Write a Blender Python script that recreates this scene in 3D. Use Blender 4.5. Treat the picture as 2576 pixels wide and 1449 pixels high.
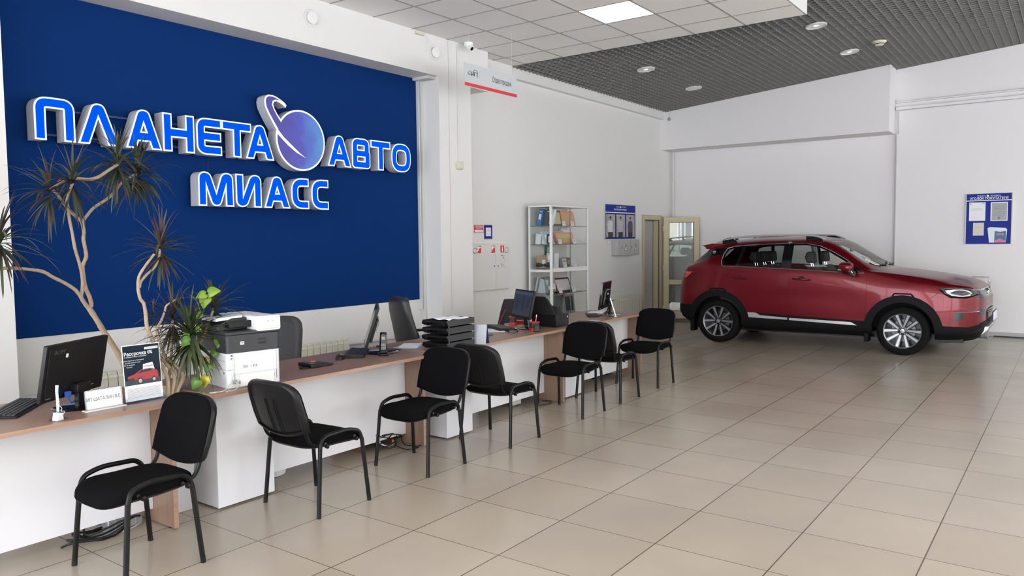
import bpy, bmesh, math, random
from mathutils import Vector, Matrix
from mathutils.bvhtree import BVHTree
R = math.radians
PI = math.pi
random.seed(7)
scn = bpy.context.scene
for o in list(bpy.data.objects):
    bpy.data.objects.remove(o, do_unlink=True)
COL = scn.collection

# ------------------------------------------------------------------ camera
yaw, pitch, roll, FPX = 0.632519, -0.062386, -0.010951, 1943.343
fw = Vector((math.cos(yaw)*math.cos(pitch), math.sin(yaw)*math.cos(pitch), math.sin(pitch)))
rt = fw.cross(Vector((0, 0, 1))).normalized(); up = rt.cross(fw)
rr = rt*math.cos(roll)+up*math.sin(roll); uu = up*math.cos(roll)-rt*math.sin(roll)
cam_d = bpy.data.cameras.new('camera'); cam = bpy.data.objects.new('camera', cam_d); COL.objects.link(cam)
Mc = Matrix((rr, uu, -fw)).transposed().to_4x4(); Mc.translation = Vector((0, 0, 1.634))
cam.matrix_world = Mc
cam_d.sensor_width = 36; cam_d.lens = FPX/2576*36; cam_d.clip_start = 0.05; cam_d.clip_end = 200
scn.camera = cam

# ------------------------------------------------------------------ world and light
scn.view_settings.view_transform = 'Standard'
scn.view_settings.look = 'None'
scn.view_settings.exposure = 0.0
scn.view_settings.gamma = 1
scn.view_settings.use_curve_mapping = False
w = bpy.data.worlds.new('overcast_sky'); scn.world = w; w.use_nodes = True
bg = w.node_tree.nodes['Background']; bg.inputs[0].default_value = (0.90, 0.95, 1.02, 1); bg.inputs[1].default_value = 10.8

def area(name, loc, rot, sx, sy, power, col=(1, 1, 1), portal=False):
    l = bpy.data.lights.new(name, 'AREA'); l.shape = 'RECTANGLE'; l.size = sx; l.size_y = sy; l.energy = power; l.color = col
    o = bpy.data.objects.new(name, l); COL.objects.link(o); o.location = loc; o.rotation_euler = rot
    if portal: l.cycles.is_portal = True
    return o
# daylight enters through the glazed right and back facades: one portal per facade
area('window_portal_right', (4.5, -5.98, 2.25), (R(90), 0, 0), 19.0, 3.9, 1, portal=True)
area('window_portal_back', (-4.98, 0.3, 2.25), (R(90), 0, R(-90)), 12.0, 3.9, 1, portal=True)

# ------------------------------------------------------------------ materials
MATS = {}
def mat(name, col=(.8, .8, .8), rough=.5, metal=0., emis=None, es=1., coat=0., alpha=None, spec=.5, bump=0., bscale=200., noise=0., nscale=5., trans=0.):
    if name in MATS: return MATS[name]
    m = bpy.data.materials.new(name); m.use_nodes = True; nt = m.node_tree; b = nt.nodes['Principled BSDF']
    b.inputs['Base Color'].default_value = (*col, 1); b.inputs['Roughness'].default_value = rough
    b.inputs['Metallic'].default_value = metal; b.inputs['Specular IOR Level'].default_value = spec
    if coat: b.inputs['Coat Weight'].default_value = coat; b.inputs['Coat Roughness'].default_value = .04
    if emis: b.inputs['Emission Color'].default_value = (*emis, 1); b.inputs['Emission Strength'].default_value = es
    if trans: b.inputs['Transmission Weight'].default_value = trans
    if alpha is not None: b.inputs['Alpha'].default_value = alpha
    if bump or noise:
        tc = nt.nodes.new('ShaderNodeTexCoord')
    if bump:
        n = nt.nodes.new('ShaderNodeTexNoise'); n.inputs['Scale'].default_value = bscale
        bp = nt.nodes.new('ShaderNodeBump'); bp.inputs['Strength'].default_value = bump; bp.inputs['Distance'].default_value = .002
        nt.links.new(tc.outputs['Object'], n.inputs['Vector']); nt.links.new(n.outputs[0], bp.inputs['Height']); nt.links.new(bp.outputs[0], b.inputs['Normal'])
    if noise:
        n = nt.nodes.new('ShaderNodeTexNoise'); n.inputs['Scale'].default_value = nscale; n.inputs['Detail'].default_value = 4
        mx = nt.nodes.new('ShaderNodeMixRGB'); mx.inputs[1].default_value = (*[c*(1-noise) for c in col], 1); mx.inputs[2].default_value = (*[min(1, c*(1+noise)) for c in col], 1)
        nt.links.new(tc.outputs['Object'], n.inputs['Vector']); nt.links.new(n.outputs[0], mx.inputs[0]); nt.links.new(mx.outputs[0], b.inputs['Base Color'])
    MATS[name] = m; return m

def glass(name, tint=(.95, .98, .97), op=.12, rough=.02):
    """thin pane: mostly see-through with a fresnel reflection"""
    if name in MATS: return MATS[name]
    m = bpy.data.materials.new(name); m.use_nodes = True; nt = m.node_tree; nt.nodes.clear()
    out = nt.nodes.new('ShaderNodeOutputMaterial'); tr = nt.nodes.new('ShaderNodeBsdfTransparent'); tr.inputs[0].default_value = (*tint, 1)
    gl = nt.nodes.new('ShaderNodeBsdfGlossy'); gl.inputs['Roughness'].default_value = rough
    fr = nt.nodes.new('ShaderNodeLayerWeight'); fr.inputs[0].default_value = .5
    pw = nt.nodes.new('ShaderNodeMath'); pw.operation = 'POWER'; pw.inputs[1].default_value = 3.5
    mr = nt.nodes.new('ShaderNodeMapRange'); mr.inputs[3].default_value = op; mr.inputs[4].default_value = .7
    mx = nt.nodes.new('ShaderNodeMixShader')
    nt.links.new(fr.outputs['Facing'], pw.inputs[0]); nt.links.new(pw.outputs[0], mr.inputs[0]); nt.links.new(mr.outputs[0], mx.inputs[0])
    nt.links.new(tr.outputs[0], mx.inputs[1]); nt.links.new(gl.outputs[0], mx.inputs[2]); nt.links.new(mx.outputs[0], out.inputs[0])
    MATS[name] = m; return m

def wood(name, a, b, rough=.35, axis=0):
    if name in MATS: return MATS[name]
    m = mat(name, a, rough); nt = m.node_tree; bs = nt.nodes['Principled BSDF']
    tc = nt.nodes.new('ShaderNodeTexCoord'); mp = nt.nodes.new('ShaderNodeMapping')
    sc = [40, 40, 40]; sc[axis] = 1.3; mp.inputs['Scale'].default_value = sc
    n = nt.nodes.new('ShaderNodeTexNoise'); n.inputs['Scale'].default_value = 1.2; n.inputs['Detail'].default_value = 6; n.inputs['Distortion'].default_value = .6
    cr = nt.nodes.new('ShaderNodeValToRGB'); cr.color_ramp.elements[0].position = .3; cr.color_ramp.elements[1].position = .7
    cr.color_ramp.elements[0].color = (*a, 1); cr.color_ramp.elements[1].color = (*b, 1)
    nt.links.new(tc.outputs['Object'], mp.inputs[0]); nt.links.new(mp.outputs[0], n.inputs[0]); nt.links.new(n.outputs[0], cr.inputs[0]); nt.links.new(cr.outputs[0], bs.inputs['Base Color'])
    return m

def floor_mat():
    m = mat('porcelain_floor_tiles', (.4, .34, .29), .22, spec=.5); nt = m.node_tree; b = nt.nodes['Principled BSDF']
    N = nt.nodes.new; L = nt.links.new
    tc = N('ShaderNodeTexCoord'); sx = N('ShaderNodeSeparateXYZ'); L(tc.outputs['Object'], sx.inputs[0])
    def M(op, a, v=None, b2=None):
        n = N('ShaderNodeMath'); n.operation = op
        L(a, n.inputs[0]) if not isinstance(a, (int, float)) else setattr(n.inputs[0], 'default_value', a)
        if b2 is not None: L(b2, n.inputs[1])
        elif v is not None: n.inputs[1].default_value = v
        return n.outputs[0]
    u = M('MULTIPLY', M('SUBTRACT', sx.outputs[0], .1084), 1/.6); v = M('MULTIPLY', M('SUBTRACT', sx.outputs[1], .5856), 1/.6)
    def line(t, wd):
        f = M('FRACT', t); d = M('ABSOLUTE', M('SUBTRACT', f, .5)); return M('GREATER_THAN', d, .5-wd)
    g = M('MAXIMUM', line(u, .0042), b2=line(v, .0055))
    cx = N('ShaderNodeCombineXYZ'); L(M('FLOOR', u), cx.inputs[0]); L(M('FLOOR', v), cx.inputs[1])
    wn = N('ShaderNodeTexWhiteNoise'); L(cx.outputs[0], wn.inputs[0])
    cr = N('ShaderNodeValToRGB'); cr.color_ramp.elements[0].color = (.415, .352, .285, 1); cr.color_ramp.elements[1].color = (.46, .395, .322, 1); L(wn.outputs[0], cr.inputs[0])
    ns = N('ShaderNodeTexNoise'); ns.inputs['Scale'].default_value = 1.1; ns.inputs['Detail'].default_value = 5; L(tc.outputs['Object'], ns.inputs[0])
    m1 = N('ShaderNodeMixRGB'); m1.blend_type = 'MULTIPLY'; m1.inputs[0].default_value = 1
    c2 = N('ShaderNodeValToRGB'); c2.color_ramp.elements[0].position = .3; c2.color_ramp.elements[1].position = .7; c2.color_ramp.elements[0].color = (.9, .9, .9, 1); c2.color_ramp.elements[1].color = (1.03, 1.03, 1.03, 1)
    L(ns.outputs[0], c2.inputs[0]); L(cr.outputs[0], m1.inputs[1]); L(c2.outputs[0], m1.inputs[2])
    m2 = N('ShaderNodeMixRGB'); m2.inputs[2].default_value = (.10, .075, .055, 1); L(g, m2.inputs[0]); L(m1.outputs[0], m2.inputs[1]); L(m2.outputs[0], b.inputs['Base Color'])
    rg = N('ShaderNodeMapRange'); rg.inputs[3].default_value = .16; rg.inputs[4].default_value = .30; L(ns.outputs[0], rg.inputs[0]); L(rg.outputs[0], b.inputs['Roughness'])
    return m

WALL = mat('white_wall_paint', (.74, .73, .715), .75, bump=.05, bscale=60)
WALLG = mat('greyed_white_wall_paint', (.78, .755, .755), .8, bump=.05, bscale=60)
BLUE = mat('navy_wall_paint', (.0025, .027, .138), .8, bump=.1, bscale=90, spec=.08)
CTILE = mat('mineral_ceiling_tile', (.86, .83, .80), .9, noise=.04, nscale=3)
CGAP = mat('ceiling_grid_gap', (.07, .065, .06), .9)
GRIL = mat('grilyato_grey_aluminium', (.20, .197, .187), .45)
VOID = mat('ceiling_void_black', (.012, .012, .012), .9)
FLOOR = floor_mat()
TRIM = mat('grey_white_trim', (.62, .62, .61), .5)
WHITE = mat('white_laminate', (.79, .79, .83), .35)
WOOD = wood('shimo_ash_laminate', (.215, .125, .085), (.315, .20, .145))
WOODE = wood('ash_laminate_edge', (.34, .20, .138), (.44, .275, .195))
WOODV = wood('ash_laminate_upright', (.27, .165, .118), (.35, .225, .165), axis=2)
BLKF = mat('black_fabric', (.0032, .0032, .0038), .95, bump=.4, bscale=700, spec=.1)
BLKP = mat('black_plastic', (.008, .008, .009), .42, spec=.3)
BLKM = mat('black_painted_steel', (.003, .003, .0035), .4, spec=.25)
BLKG = mat('black_gloss', (.008, .008, .010), .12)
DGREY = mat('dark_grey_plastic', (.035, .036, .042), .45)
GREYP = mat('grey_plastic', (.32, .32, .33), .5)
LGREY = mat('light_grey_metal', (.55, .55, .54), .45)
WHP = mat('white_plastic', (.80, .80, .79), .35)
CREAM = mat('cream_plastic', (.66, .62, .50), .45)
PAPER = mat('white_paper', (.82, .83, .86), .7)
INK = mat('black_ink', (.03, .03, .035), .6)
CHROME = mat('chrome', (.75, .76, .78), .12, metal=1.)
STEEL = mat('brushed_steel', (.5, .5, .51), .3, metal=1.)
RED = mat('red_print', (.62, .03, .045), .5)
WHT = mat('white_print', (.85, .85, .85), .5)
BLUEP = mat('royal_blue_print', (.006, .020, .25), .5, spec=.2)
RAD = mat('cream_radiator_enamel', (.66, .64, .54), .4)
CLEAR = glass('clear_pane', (.97, .985, .98), .03)
ACRYL = glass('clear_acrylic', (.93, .95, .97), .035)

# ------------------------------------------------------------------ mesh helpers
class MB:
    def __init__(s): s.v = []; s.f = []; s.m = []; s.M = Matrix.Identity(4)
    def add(s, vs, fs, mi=0):
        b = len(s.v); s.v += [s.M @ Vector(v) for v in vs]
        for f in fs: s.f.append([b+i for i in f]); s.m.append(mi)
        return s
    def box(s, x0, x1, y0, y1, z0, z1, mi=0):
        return s.add([(x0,y0,z0),(x1,y0,z0),(x1,y1,z0),(x0,y1,z0),(x0,y0,z1),(x1,y0,z1),(x1,y1,z1),(x0,y1,z1)],
                     [(3,2,1,0),(4,5,6,7),(0,1,5,4),(1,2,6,5),(2,3,7,6),(3,0,4,7)], mi)
    def prism(s, poly, plane, d0, d1, mi=0, mi_cap=None):
        """polygon in plane 'xy' extruded in z, 'xz' in y, 'yz' in x"""
        P = {'xy': lambda a, b, d: (a, b, d), 'xz': lambda a, b, d: (a, d, b), 'yz': lambda a, b, d: (d, a, b)}[plane]
        n = len(poly); vs = [P(a, b, d0) for a, b in poly]+[P(a, b, d1) for a, b in poly]
        area_ = sum(poly[i][0]*poly[(i+1) % n][1]-poly[(i+1) % n][0]*poly[i][1] for i in range(n))
        flip = (area_ < 0) ^ (plane == 'xz') ^ (d1 < d0)
        side = [(i, (i+1) % n, n+(i+1) % n, n+i) for i in range(n)]
        caps = [tuple(range(n-1, -1, -1)), tuple(range(n, 2*n))]
        if flip: side = [f[::-1] for f in side]; caps = [f[::-1] for f in caps]
        s.add(vs, side, mi); b = len(s.v)-len(vs)
        for c in caps: s.f.append([b+i for i in c]); s.m.append(mi if mi_cap is None else mi_cap)
        return s
    def tube(s, path, r, n=8, mi=0, closed=False, caps=True):
        path = [Vector(p) for p in path]; k = len(path); rs = r if isinstance(r, (list, tuple)) else [r]*k
        vs = []; prev = None
        for i, p in enumerate(path):
            a = path[(i-1) % k] if (closed or i > 0) else path[i]; b = path[(i+1) % k] if (closed or i < k-1) else path[i]
            t = (b-a)
            t = t.normalized() if t.length > 1e-9 else Vector((0, 0, 1))
            if prev is None:
                u = t.orthogonal().normalized()
            else:
                u = (prev-t*prev.dot(t)); u = u.normalized() if u.length > 1e-6 else t.orthogonal().normalized()
            prev = u; w_ = t.cross(u)
            for j in range(n):
                an = 2*PI*j/n; vs.append(p+(u*math.cos(an)+w_*math.sin(an))*rs[i])
        fs = []
        for i in range(k if closed else k-1):
            for j in range(n):
                a = i*n+j; b = i*n+(j+1) % n; c = ((i+1) % k)*n+(j+1) % n; d = ((i+1) % k)*n+j; fs.append((a, b, c, d))
        if caps and not closed: fs.append(tuple(range(n-1, -1, -1))); fs.append(tuple((k-1)*n+j for j in range(n)))
        return s.add(vs, fs, mi)
    def lathe(s, prof, n=24, mi=0, axis='z', c=(0, 0, 0)):
        vs = []; fs = []; k = len(prof)
        for i in range(n):
            a = 2*PI*i/n
            for r_, h in prof:
                x, y = r_*math.cos(a), r_*math.sin(a)
                v = {'z': (x, y, h), 'x': (h, x, y), 'y': (y, h, x)}[axis]; vs.append((v[0]+c[0], v[1]+c[1], v[2]+c[2]))
        for i in range(n):
            for j in range(k-1): fs.append((i*k+j, ((i+1) % n)*k+j, ((i+1) % n)*k+j+1, i*k+j+1))
        return s.add(vs, fs, mi)
    def cyl(s, c, r, h, axis='z', n=24, mi=0):
        return s.lathe([(1e-5, 0), (r, 0), (r, h), (1e-5, h)], n, mi, axis, c)
    def grid(s, fn, nu, nv, mi=0, closed_u=False):
        vs = [fn(i/(nu if closed_u else nu-1), j/(nv-1)) for i in range(nu) for j in range(nv)]
        fs = []
        for i in range(nu if closed_u else nu-1):
            for j in range(nv-1): a = i*nv+j; b = ((i+1) % nu)*nv+j; fs.append((a, b, b+1, a+1))
        return s.add(vs, fs, mi)
    def build(s, name, mats, parent=None, bevel=0, smooth=True, ang=.6, bseg=2, label=None, solid=0, recalc=False):
        me = bpy.data.meshes.new(name); me.from_pydata([tuple(v) for v in s.v], [], s.f)
        if not isinstance(mats, (list, tuple)): mats = [mats]
        for m in mats: me.materials.append(m)
        for p, i in zip(me.polygons, s.m): p.material_index = min(i, len(mats)-1)
        if recalc:
            bm = bmesh.new(); bm.from_mesh(me); bmesh.ops.recalc_face_normals(bm, faces=bm.faces); bm.to_mesh(me); bm.free()
        if smooth:
            for p in me.polygons: p.use_smooth = True
            try: me.set_sharp_from_angle(angle=ang)
            except Exception: pass
        o = bpy.data.objects.new(name, me); COL.objects.link(o)
        if parent is not None: o.parent = parent
        if solid: md = o.modifiers.new('thickness', 'SOLIDIFY'); md.thickness = solid; md.offset = 1
        if bevel: md = o.modifiers.new('bevel', 'BEVEL'); md.width = bevel; md.segments = bseg; md.limit_method = 'ANGLE'; md.angle_limit = .7
        if label: o['label'] = label
        return o

def thing(name, label, cat, loc=(0, 0, 0), rz=0, group=None):
    o = bpy.data.objects.new(name, None); COL.objects.link(o); o.empty_display_size = .1
    o.location = loc; o.rotation_euler = (0, 0, rz); o['label'] = label; o['category'] = cat
    if group: o['group'] = group
    return o
def tag(o, label, cat, group=None):
    o['label'] = label; o['category'] = cat
    if group: o['group'] = group
    return o
def struct(o): o['kind'] = 'structure'; return o
def copy_thing(root, loc, rz, label, group=None):
    r = root.copy(); COL.objects.link(r); r.location = loc; r.rotation_euler = (0, 0, rz); r['label'] = label
    if group: r['group'] = group
    def rec(src, dst):
        for ch in list(src.children):
            c = ch.copy(); COL.objects.link(c); c.parent = dst; rec(ch, c)
    rec(root, r); return r
def arc(cx, cy, r, a0, a1, n=8):
    return [(cx+r*math.cos(R(a0+(a1-a0)*i/n)), cy+r*math.sin(R(a0+(a1-a0)*i/n))) for i in range(n+1)]
def rrect(x0, x1, y0, y1, r, n=5):
    return arc(x1-r, y1-r, r, 0, 90, n)+arc(x0+r, y1-r, r, 90, 180, n)+arc(x0+r, y0+r, r, 180, 270, n)+arc(x1-r, y0+r, r, 270, 360, n)
def fillet(path, r, n=5):
    """round the inner corners of a 3D polyline"""
    P = [Vector(p) for p in path]; out = [P[0]]
    for i in range(1, len(P)-1):
        a = (P[i-1]-P[i]); b = (P[i+1]-P[i]); d = min(r, a.length*.49, b.length*.49); p0 = P[i]+a.normalized()*d; p1 = P[i]+b.normalized()*d
        for k in range(n+1):
            t = k/n; out.append(p0*(1-t)**2+P[i]*2*t*(1-t)+p1*t*t)
    return out+[P[-1]]
def smoothpath(P, n=4):
    P = [Vector(p) for p in P]; out = []
    for i in range(len(P)-1):
        p0 = P[max(i-1, 0)]; p1 = P[i]; p2 = P[i+1]; p3 = P[min(i+2, len(P)-1)]
        for k in range(n):
            t = k/n; out.append(.5*((2*p1)+(p2-p0)*t+(2*p0-5*p1+4*p2-p3)*t*t+(3*p1-p0-3*p2+p3)*t**3))
    return out+[P[-1]]

FCACHE = {}
def text_geo(txt, size, bold=False, shear=0., sp=1.0):
    key = (txt, size, bold, shear, sp)
    if key in FCACHE: return FCACHE[key]
    cu = bpy.data.curves.new('t', 'FONT'); cu.body = txt; cu.size = size; cu.align_x = 'CENTER'; cu.align_y = 'CENTER'; cu.resolution_u = 3
    cu.shear = shear; cu.space_character = sp
    if bold: cu.offset = size*.018
    o = bpy.data.objects.new('t', cu); COL.objects.link(o); dg = bpy.context.evaluated_depsgraph_get(); dg.update()
    me = bpy.data.meshes.new_from_object(o.evaluated_get(dg)); vs = [tuple(v.co) for v in me.vertices]; fs = [tuple(p.vertices) for p in me.polygons]
    bpy.data.objects.remove(o); bpy.data.meshes.remove(me); FCACHE[key] = (vs, fs); return FCACHE[key]
def put_text(mb, txt, size, M, mi=0, bold=False, shear=0., sx=1., sp=1.0):
    """M maps text x (right), y (up), z (towards the reader) into the object's frame"""
    vs, fs = text_geo(txt, size, bold, shear, sp); old = mb.M; mb.M = old @ M
    mb.add([(v[0]*sx, v[1], 0) for v in vs], fs, mi); mb.M = old
def face_M(o, r, u):
    o, r, u = Vector(o), Vector(r).normalized(), Vector(u).normalized(); n = r.cross(u)
    return Matrix(((r.x, u.x, n.x, o.x), (r.y, u.y, n.y, o.y), (r.z, u.z, n.z, o.z), (0, 0, 0, 1)))
WL = lambda x, z, y: face_M((x, y, z), (1, 0, 0), (0, 0, 1))      # writing on a wall that faces -Y
WF = lambda y, z, x: face_M((x, y, z), (0, -1, 0), (0, 0, 1))     # writing on a wall that faces -X

# ------------------------------------------------------------------ structure
YW, YP, XF = 6.63, 6.31, 14.53          # recessed left wall, pillar face, far wall
TOP = 5.4
m = MB(); m.box(-5.2, XF+.3, -6.2, 8.4, -.12, 0); struct(m.build('floor', FLOOR, smooth=False))
m = MB()
m.box(2.3, 13.19, YW, YW+.22, 0, TOP); m.box(14.07, XF+.2, YW, YW+.22, 0, TOP); m.box(13.19, 14.07, YW, YW+.22, 2.075, TOP)
m.box(-5.2, 2.41, YP, YW+.22, 0, TOP); m.box(7.15, 7.76, YP, YW, 0, TOP); m.box(2.41, 7.15, YP, YW, 3.62, TOP); m.box(7.76, 8.13, YP, YW, 3.58, TOP)
m.box(8.13, 14.0, 6.545, YW, 3.93, TOP)
struct(m.build('wall_left', WALL, smooth=False))
m = MB(); m.box(2.415, 7.10, YW-.004, YW+.001, .905, 3.62); struct(m.build('trim_1', BLUE, smooth=False))
m = MB()
m.box(7.085, 7.105, 6.585, 6.63, .78, 3.60); m.box(7.115, 7.15, 6.56, 6.63, 0, 3.60); m.box(7.02, 7.15, 6.36, 6.62, 3.585, 3.62)
struct(m.build('trim_2', TRIM, bevel=.003))
m = MB(); m.box(7.33, 7.335, YP-.002, YP, .75, 4.09); struct(m.build('trim_3', mat('wall_seam', (.42, .41, .40), .8), smooth=False))
m = MB(); m.box(XF, XF+.22, -6.2, YW+.22, 0, TOP); m.box(14.0, XF, 2.56, YW, 3.345, TOP)
m.box(14.49, XF, -6.2, 2.50, 0, 3.72)
struct(m.build('wall_far', WALLG, smooth=False))
m = MB(); m.box(14.46, XF, -6.2, 2.545, 3.74, 3.79); m.box(14.475, XF, -6.2, 2.545, 3.86, 3.885); struct(m.build('trim_4', WALLG, bevel=.006))
m = MB(); m.tube([(14.42, 6.56, 0), (14.42, 6.56, 3.34)], .022, 10); m.tube([(14.49, 2.52, 0), (14.49, 2.52, 3.34)], .02, 10)
struct(m.build('trim_5', TRIM))
m = MB(); m.box(14.47, 14.49, -6.2, 2.50, 0, .075); m.box(14.51, XF, 2.5, YW, 0, .075); struct(m.build('baseboard_far', mat('grey_skirting', (.42, .41, .40), .5), bevel=.004))
m = MB(); m.box(7.76, 13.19, 6.61, YW, 0, .075); struct(m.build('baseboard_left', MATS['grey_skirting'], bevel=.004))
# small dark room behind the door in the left wall
m = MB(); m.box(13.0, 14.6, 7.9, 8.0, 0, 2.4); m.box(12.9, 13.0, YW+.22, 8.0, 0, 2.4); m.box(14.6, 14.7, YW+.22, 8.0, 0, 2.4); m.box(12.9, 14.7, YW+.22, 8.0, 2.4, 2.5)
struct(m.build('wall_store', mat('store_room_grey', (.33, .33, .34), .8), smooth=False))
# facades that let the daylight in (right of and behind the camera)
m = MB(); m.box(-5.2, XF+.22, -6.2, -6, 0, .3); m.box(-5.2, XF+.22, -6.2, -6, 4.2, TOP)
for x in (-5.1, -.2, 4.7, 9.6, 14.6): m.box(x-.16, x+.16, -6.2, -6, .3, 4.2)
struct(m.build('wall_right', WALL, smooth=False))
m = MB(); m.box(-5.2, -5, -6.2, YW+.2, 0, .3); m.box(-5.2, -5, -6.2, YW+.2, 4.2, TOP)
for y in (-6.1, -1.9, 2.3, 6.4): m.box(-5.2, -5, y-.16, y+.16, .3, 4.2)
struct(m.build('wall_back', WALL, smooth=False))
def mull(name, horiz, a0, a1, fixed):
    m = MB(); n = int((a1-a0)/1.15); 
    for i in range(n+1):
        a = a0+(a1-a0)*i/n
        if horiz: m.box(a-.03, a+.03, fixed-.05, fixed+.05, .3, 4.2)
        else: m.box(fixed-.05, fixed+.05, a-.03, a+.03, .3, 4.2)
    for z in (.33, 1.1, 3.1, 4.17):
        if horiz: m.box(a0, a1, fixed-.04, fixed+.04, z-.03, z+.03)
        else: m.box(fixed-.04, fixed+.04, a0, a1, z-.03, z+.03)
    struct(m.build(name, WHP, smooth=False))
mull('window_1', True, -5, XF, -6.1); mull('window_2', False, -6, 6.3, -5.1)

# tiled suspended ceiling (lower), open-cell grille ceiling (higher, sloping)
m = MB(); ZT = 4.09
m.box(-5.2, 9.0, 2.51, YW, ZT+.05, ZT+.07, 1)
xs = [8.53-.61*k for k in range(0, 23)]; ys = [3.185+.6275*k for k in range(0, 6)]
xe = [9.0]+xs; ye = [2.51]+ys+[YW]
for i in range(len(xe)-1):
    for j in range(len(ye)-1):
        g = .010
        x1 = xe[i]-(0 if i == 0 else g); x0 = xe[i+1]+g; y0 = ye[j]+(0 if j == 0 else g); y1 = ye[j+1]-g
        if abs(x1-7.914) < .02 and abs(y0-(3.8125+g)) < .02: continue
        m.box(x0, x1, y0, y1, ZT, ZT+.049, 0)
for x in xs: m.box(x-.011, x+.011, 2.53, YW, ZT-.003, ZT+.002, 3)
for k, x in enumerate(xe[:-1]):
    for y in ys: m.box(xe[k+1]+.011, x-(.011 if k else .02), y-.011, y+.011, ZT-.003, ZT+.002, 3)
m.box(8.99, 9.0, 2.51, YW, ZT, 5.3, 2); m.box(-5.2, 9.0, 2.50, 2.515, ZT, 5.3, 2)
struct(m.build('ceiling', [CTILE, CGAP, WALL, mat('ceiling_t_bar', (.36, .345, .335), .5)], smooth=False))
SL = .0887
def zg(y): return 4.065+SL*(6.55-y)
m = MB(); step = .1
x = 7.0
gx0, gx1, gy0, gy1 = 7.0, 14.52, -6.0, 6.54
i = 0
while gx0+i*step < gx1:
    x = gx0+i*step; i += 1
    y1 = 2.50 if x < 9.0 else gy1
    h = .045
    m.add([(x-.004, gy0, zg(gy0)), (x+.004, gy0, zg(gy0)), (x+.004, y1, zg(y1)), (x-.004, y1, zg(y1)), (x-.004, gy0, zg(gy0)+h), (x+.004, gy0, zg(gy0)+h), (x+.004, y1, zg(y1)+h), (x-.004, y1, zg(y1)+h)],
          [(3,2,1,0),(4,5,6,7),(0,1,5,4),(1,2,6,5),(2,3,7,6),(3,0,4,7)])
i = 0
while gy0+i*step < gy1:
    y = gy0+i*step; i += 1; x0 = gx0 if y < 2.5 else 9.0
    m.box(x0, gx1, y-.004, y+.004, zg(y), zg(y)+.045)
struct(m.build('ceiling_grille', GRIL, smooth=False))
m = MB(); m.add([(6.5, -6.2, zg(-6.2)+.5), (14.7, -6.2, zg(-6.2)+.5), (14.7, 6.7, zg(6.7)+.5), (6.5, 6.7, zg(6.7)+.5)], [(0, 1, 2, 3), (3, 2, 1, 0)][:1])
m.box(-5.2, 6.9, -6.2, 2.5, 5.3, 5.4, 0)
struct(m.build('ceiling_void', VOID, smooth=False))
m = MB(); m.box(-5.2, 6.95, -6.0, 2.5, 4.6, 4.65); struct(m.build('ceiling_entrance', CTILE, smooth=False))

# square LED panel in the tile grid
t = thing('ceiling_light', 'square white LED panel glowing in the tiled ceiling', 'light', (7.609, 4.126, ZT))
m = MB(); m.box(-.30, .30, -.305, .305, 0, .02); m.build('diffuser', mat('led_diffuser', (1, 1, 1), .5, emis=(1, .99, .97), es=5.5), t, smooth=False)
m = MB()
for a in ((-.305, .305, -.31, -.30), (-.305, .305, .30, .31), (-.305, -.30, -.31, .31), (.30, .305, -.31, .31)): m.box(*a, -.003, .02)
m.build('frame', WHP, t, smooth=False)

# downlights and detector in the grille
def slopeM(y, x): 
    return Matrix.Translation((x, y, zg(y)-.002)) @ Matrix.Rotation(-math.atan(SL), 4, 'X')
DL = [(10.70, 2.854, 'round recessed downlight nearest the right edge of the tiled ceiling'), (12.515, 2.851, 'round recessed downlight between the beige smoke detector and the far wall bulkhead'),
      (10.735, 5.325, 'round recessed downlight above the hanging grey sign side of the grille ceiling')]
for k, (x, y, lb) in enumerate(DL):
    if k == 0:
        dl = thing('downlight', lb, 'light', (x, y, zg(y)-.002), 0, 'recessed downlights in the grille ceiling'); dl.rotation_euler = (-math.atan(SL), 0, 0)
        m = MB(); m.lathe([(.112, -.002), (.113, -.010), (.120, -.014), (.135, -.010), (.138, .004)], 32); m.build('trim_ring', mat('silver_ring', (.6, .6, .6), .3), dl)
        m = MB(); m.lathe([(.001, -.003), (.05, -.0032), (.09, -.0038), (.114, -.005)], 32); m.build('reflector', mat('reflector', (.8, .8, .8), .28, metal=.55), dl)
        m = MB(); m.lathe([(.001, -.007), (.03, -.0062), (.036, -.0032)], 14); m.build('lamp', mat('frosted_lamp', (.9, .9, .9), .3, emis=(1, 1, 1), es=.6), dl)
    else:
        c = copy_thing(dl, (x, y, zg(y)-.002), 0, lb); c.rotation_euler = (-math.atan(SL), 0, 0)
dl = thing('downlight', 'plain white round blanked downlight in the grille near the far left corner', 'light', (12.592, 5.353, zg(5.353)-.002), 0, 'recessed downlights in the grille ceiling')
dl.rotation_euler = (-math.atan(SL), 0, 0)
m = MB(); m.lathe([(.001, -.008), (.12, -.006), (.138, -.004), (.138, .01)], 32); m.build('cover', WHP, dl)
t = thing('smoke_detector', 'beige round smoke detector under the grille ceiling', 'detector', (12.305, 2.40, zg(2.40)))
m = MB(); m.lathe([(.001, -.06), (.05, -.058), (.075, -.03), (.095, -.012), (.10, 0), (.001, 0)], 28); m.build('housing', CREAM, t)
m = MB(); m.lathe([(.063, -.044), (.071, -.044), (.071, -.036), (.063, -.036)], 28); m.build('vent_ring', INK, t)
t = thing('sprinkler', 'small dark sprinkler on a thin rod near the far left ceiling corner', 'sprinkler', (13.93, 6.42, 4.065))
m = MB(); m.tube([(0, 0, .04), (0, 0, -.12)], .005, 6); m.build('rod', LGREY, t)
m = MB(); m.lathe([(.001, -.19), (.03, -.165), (.035, -.15), (.012, -.12), (.001, -.115)], 12); m.build('head', GREYP, t)

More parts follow.
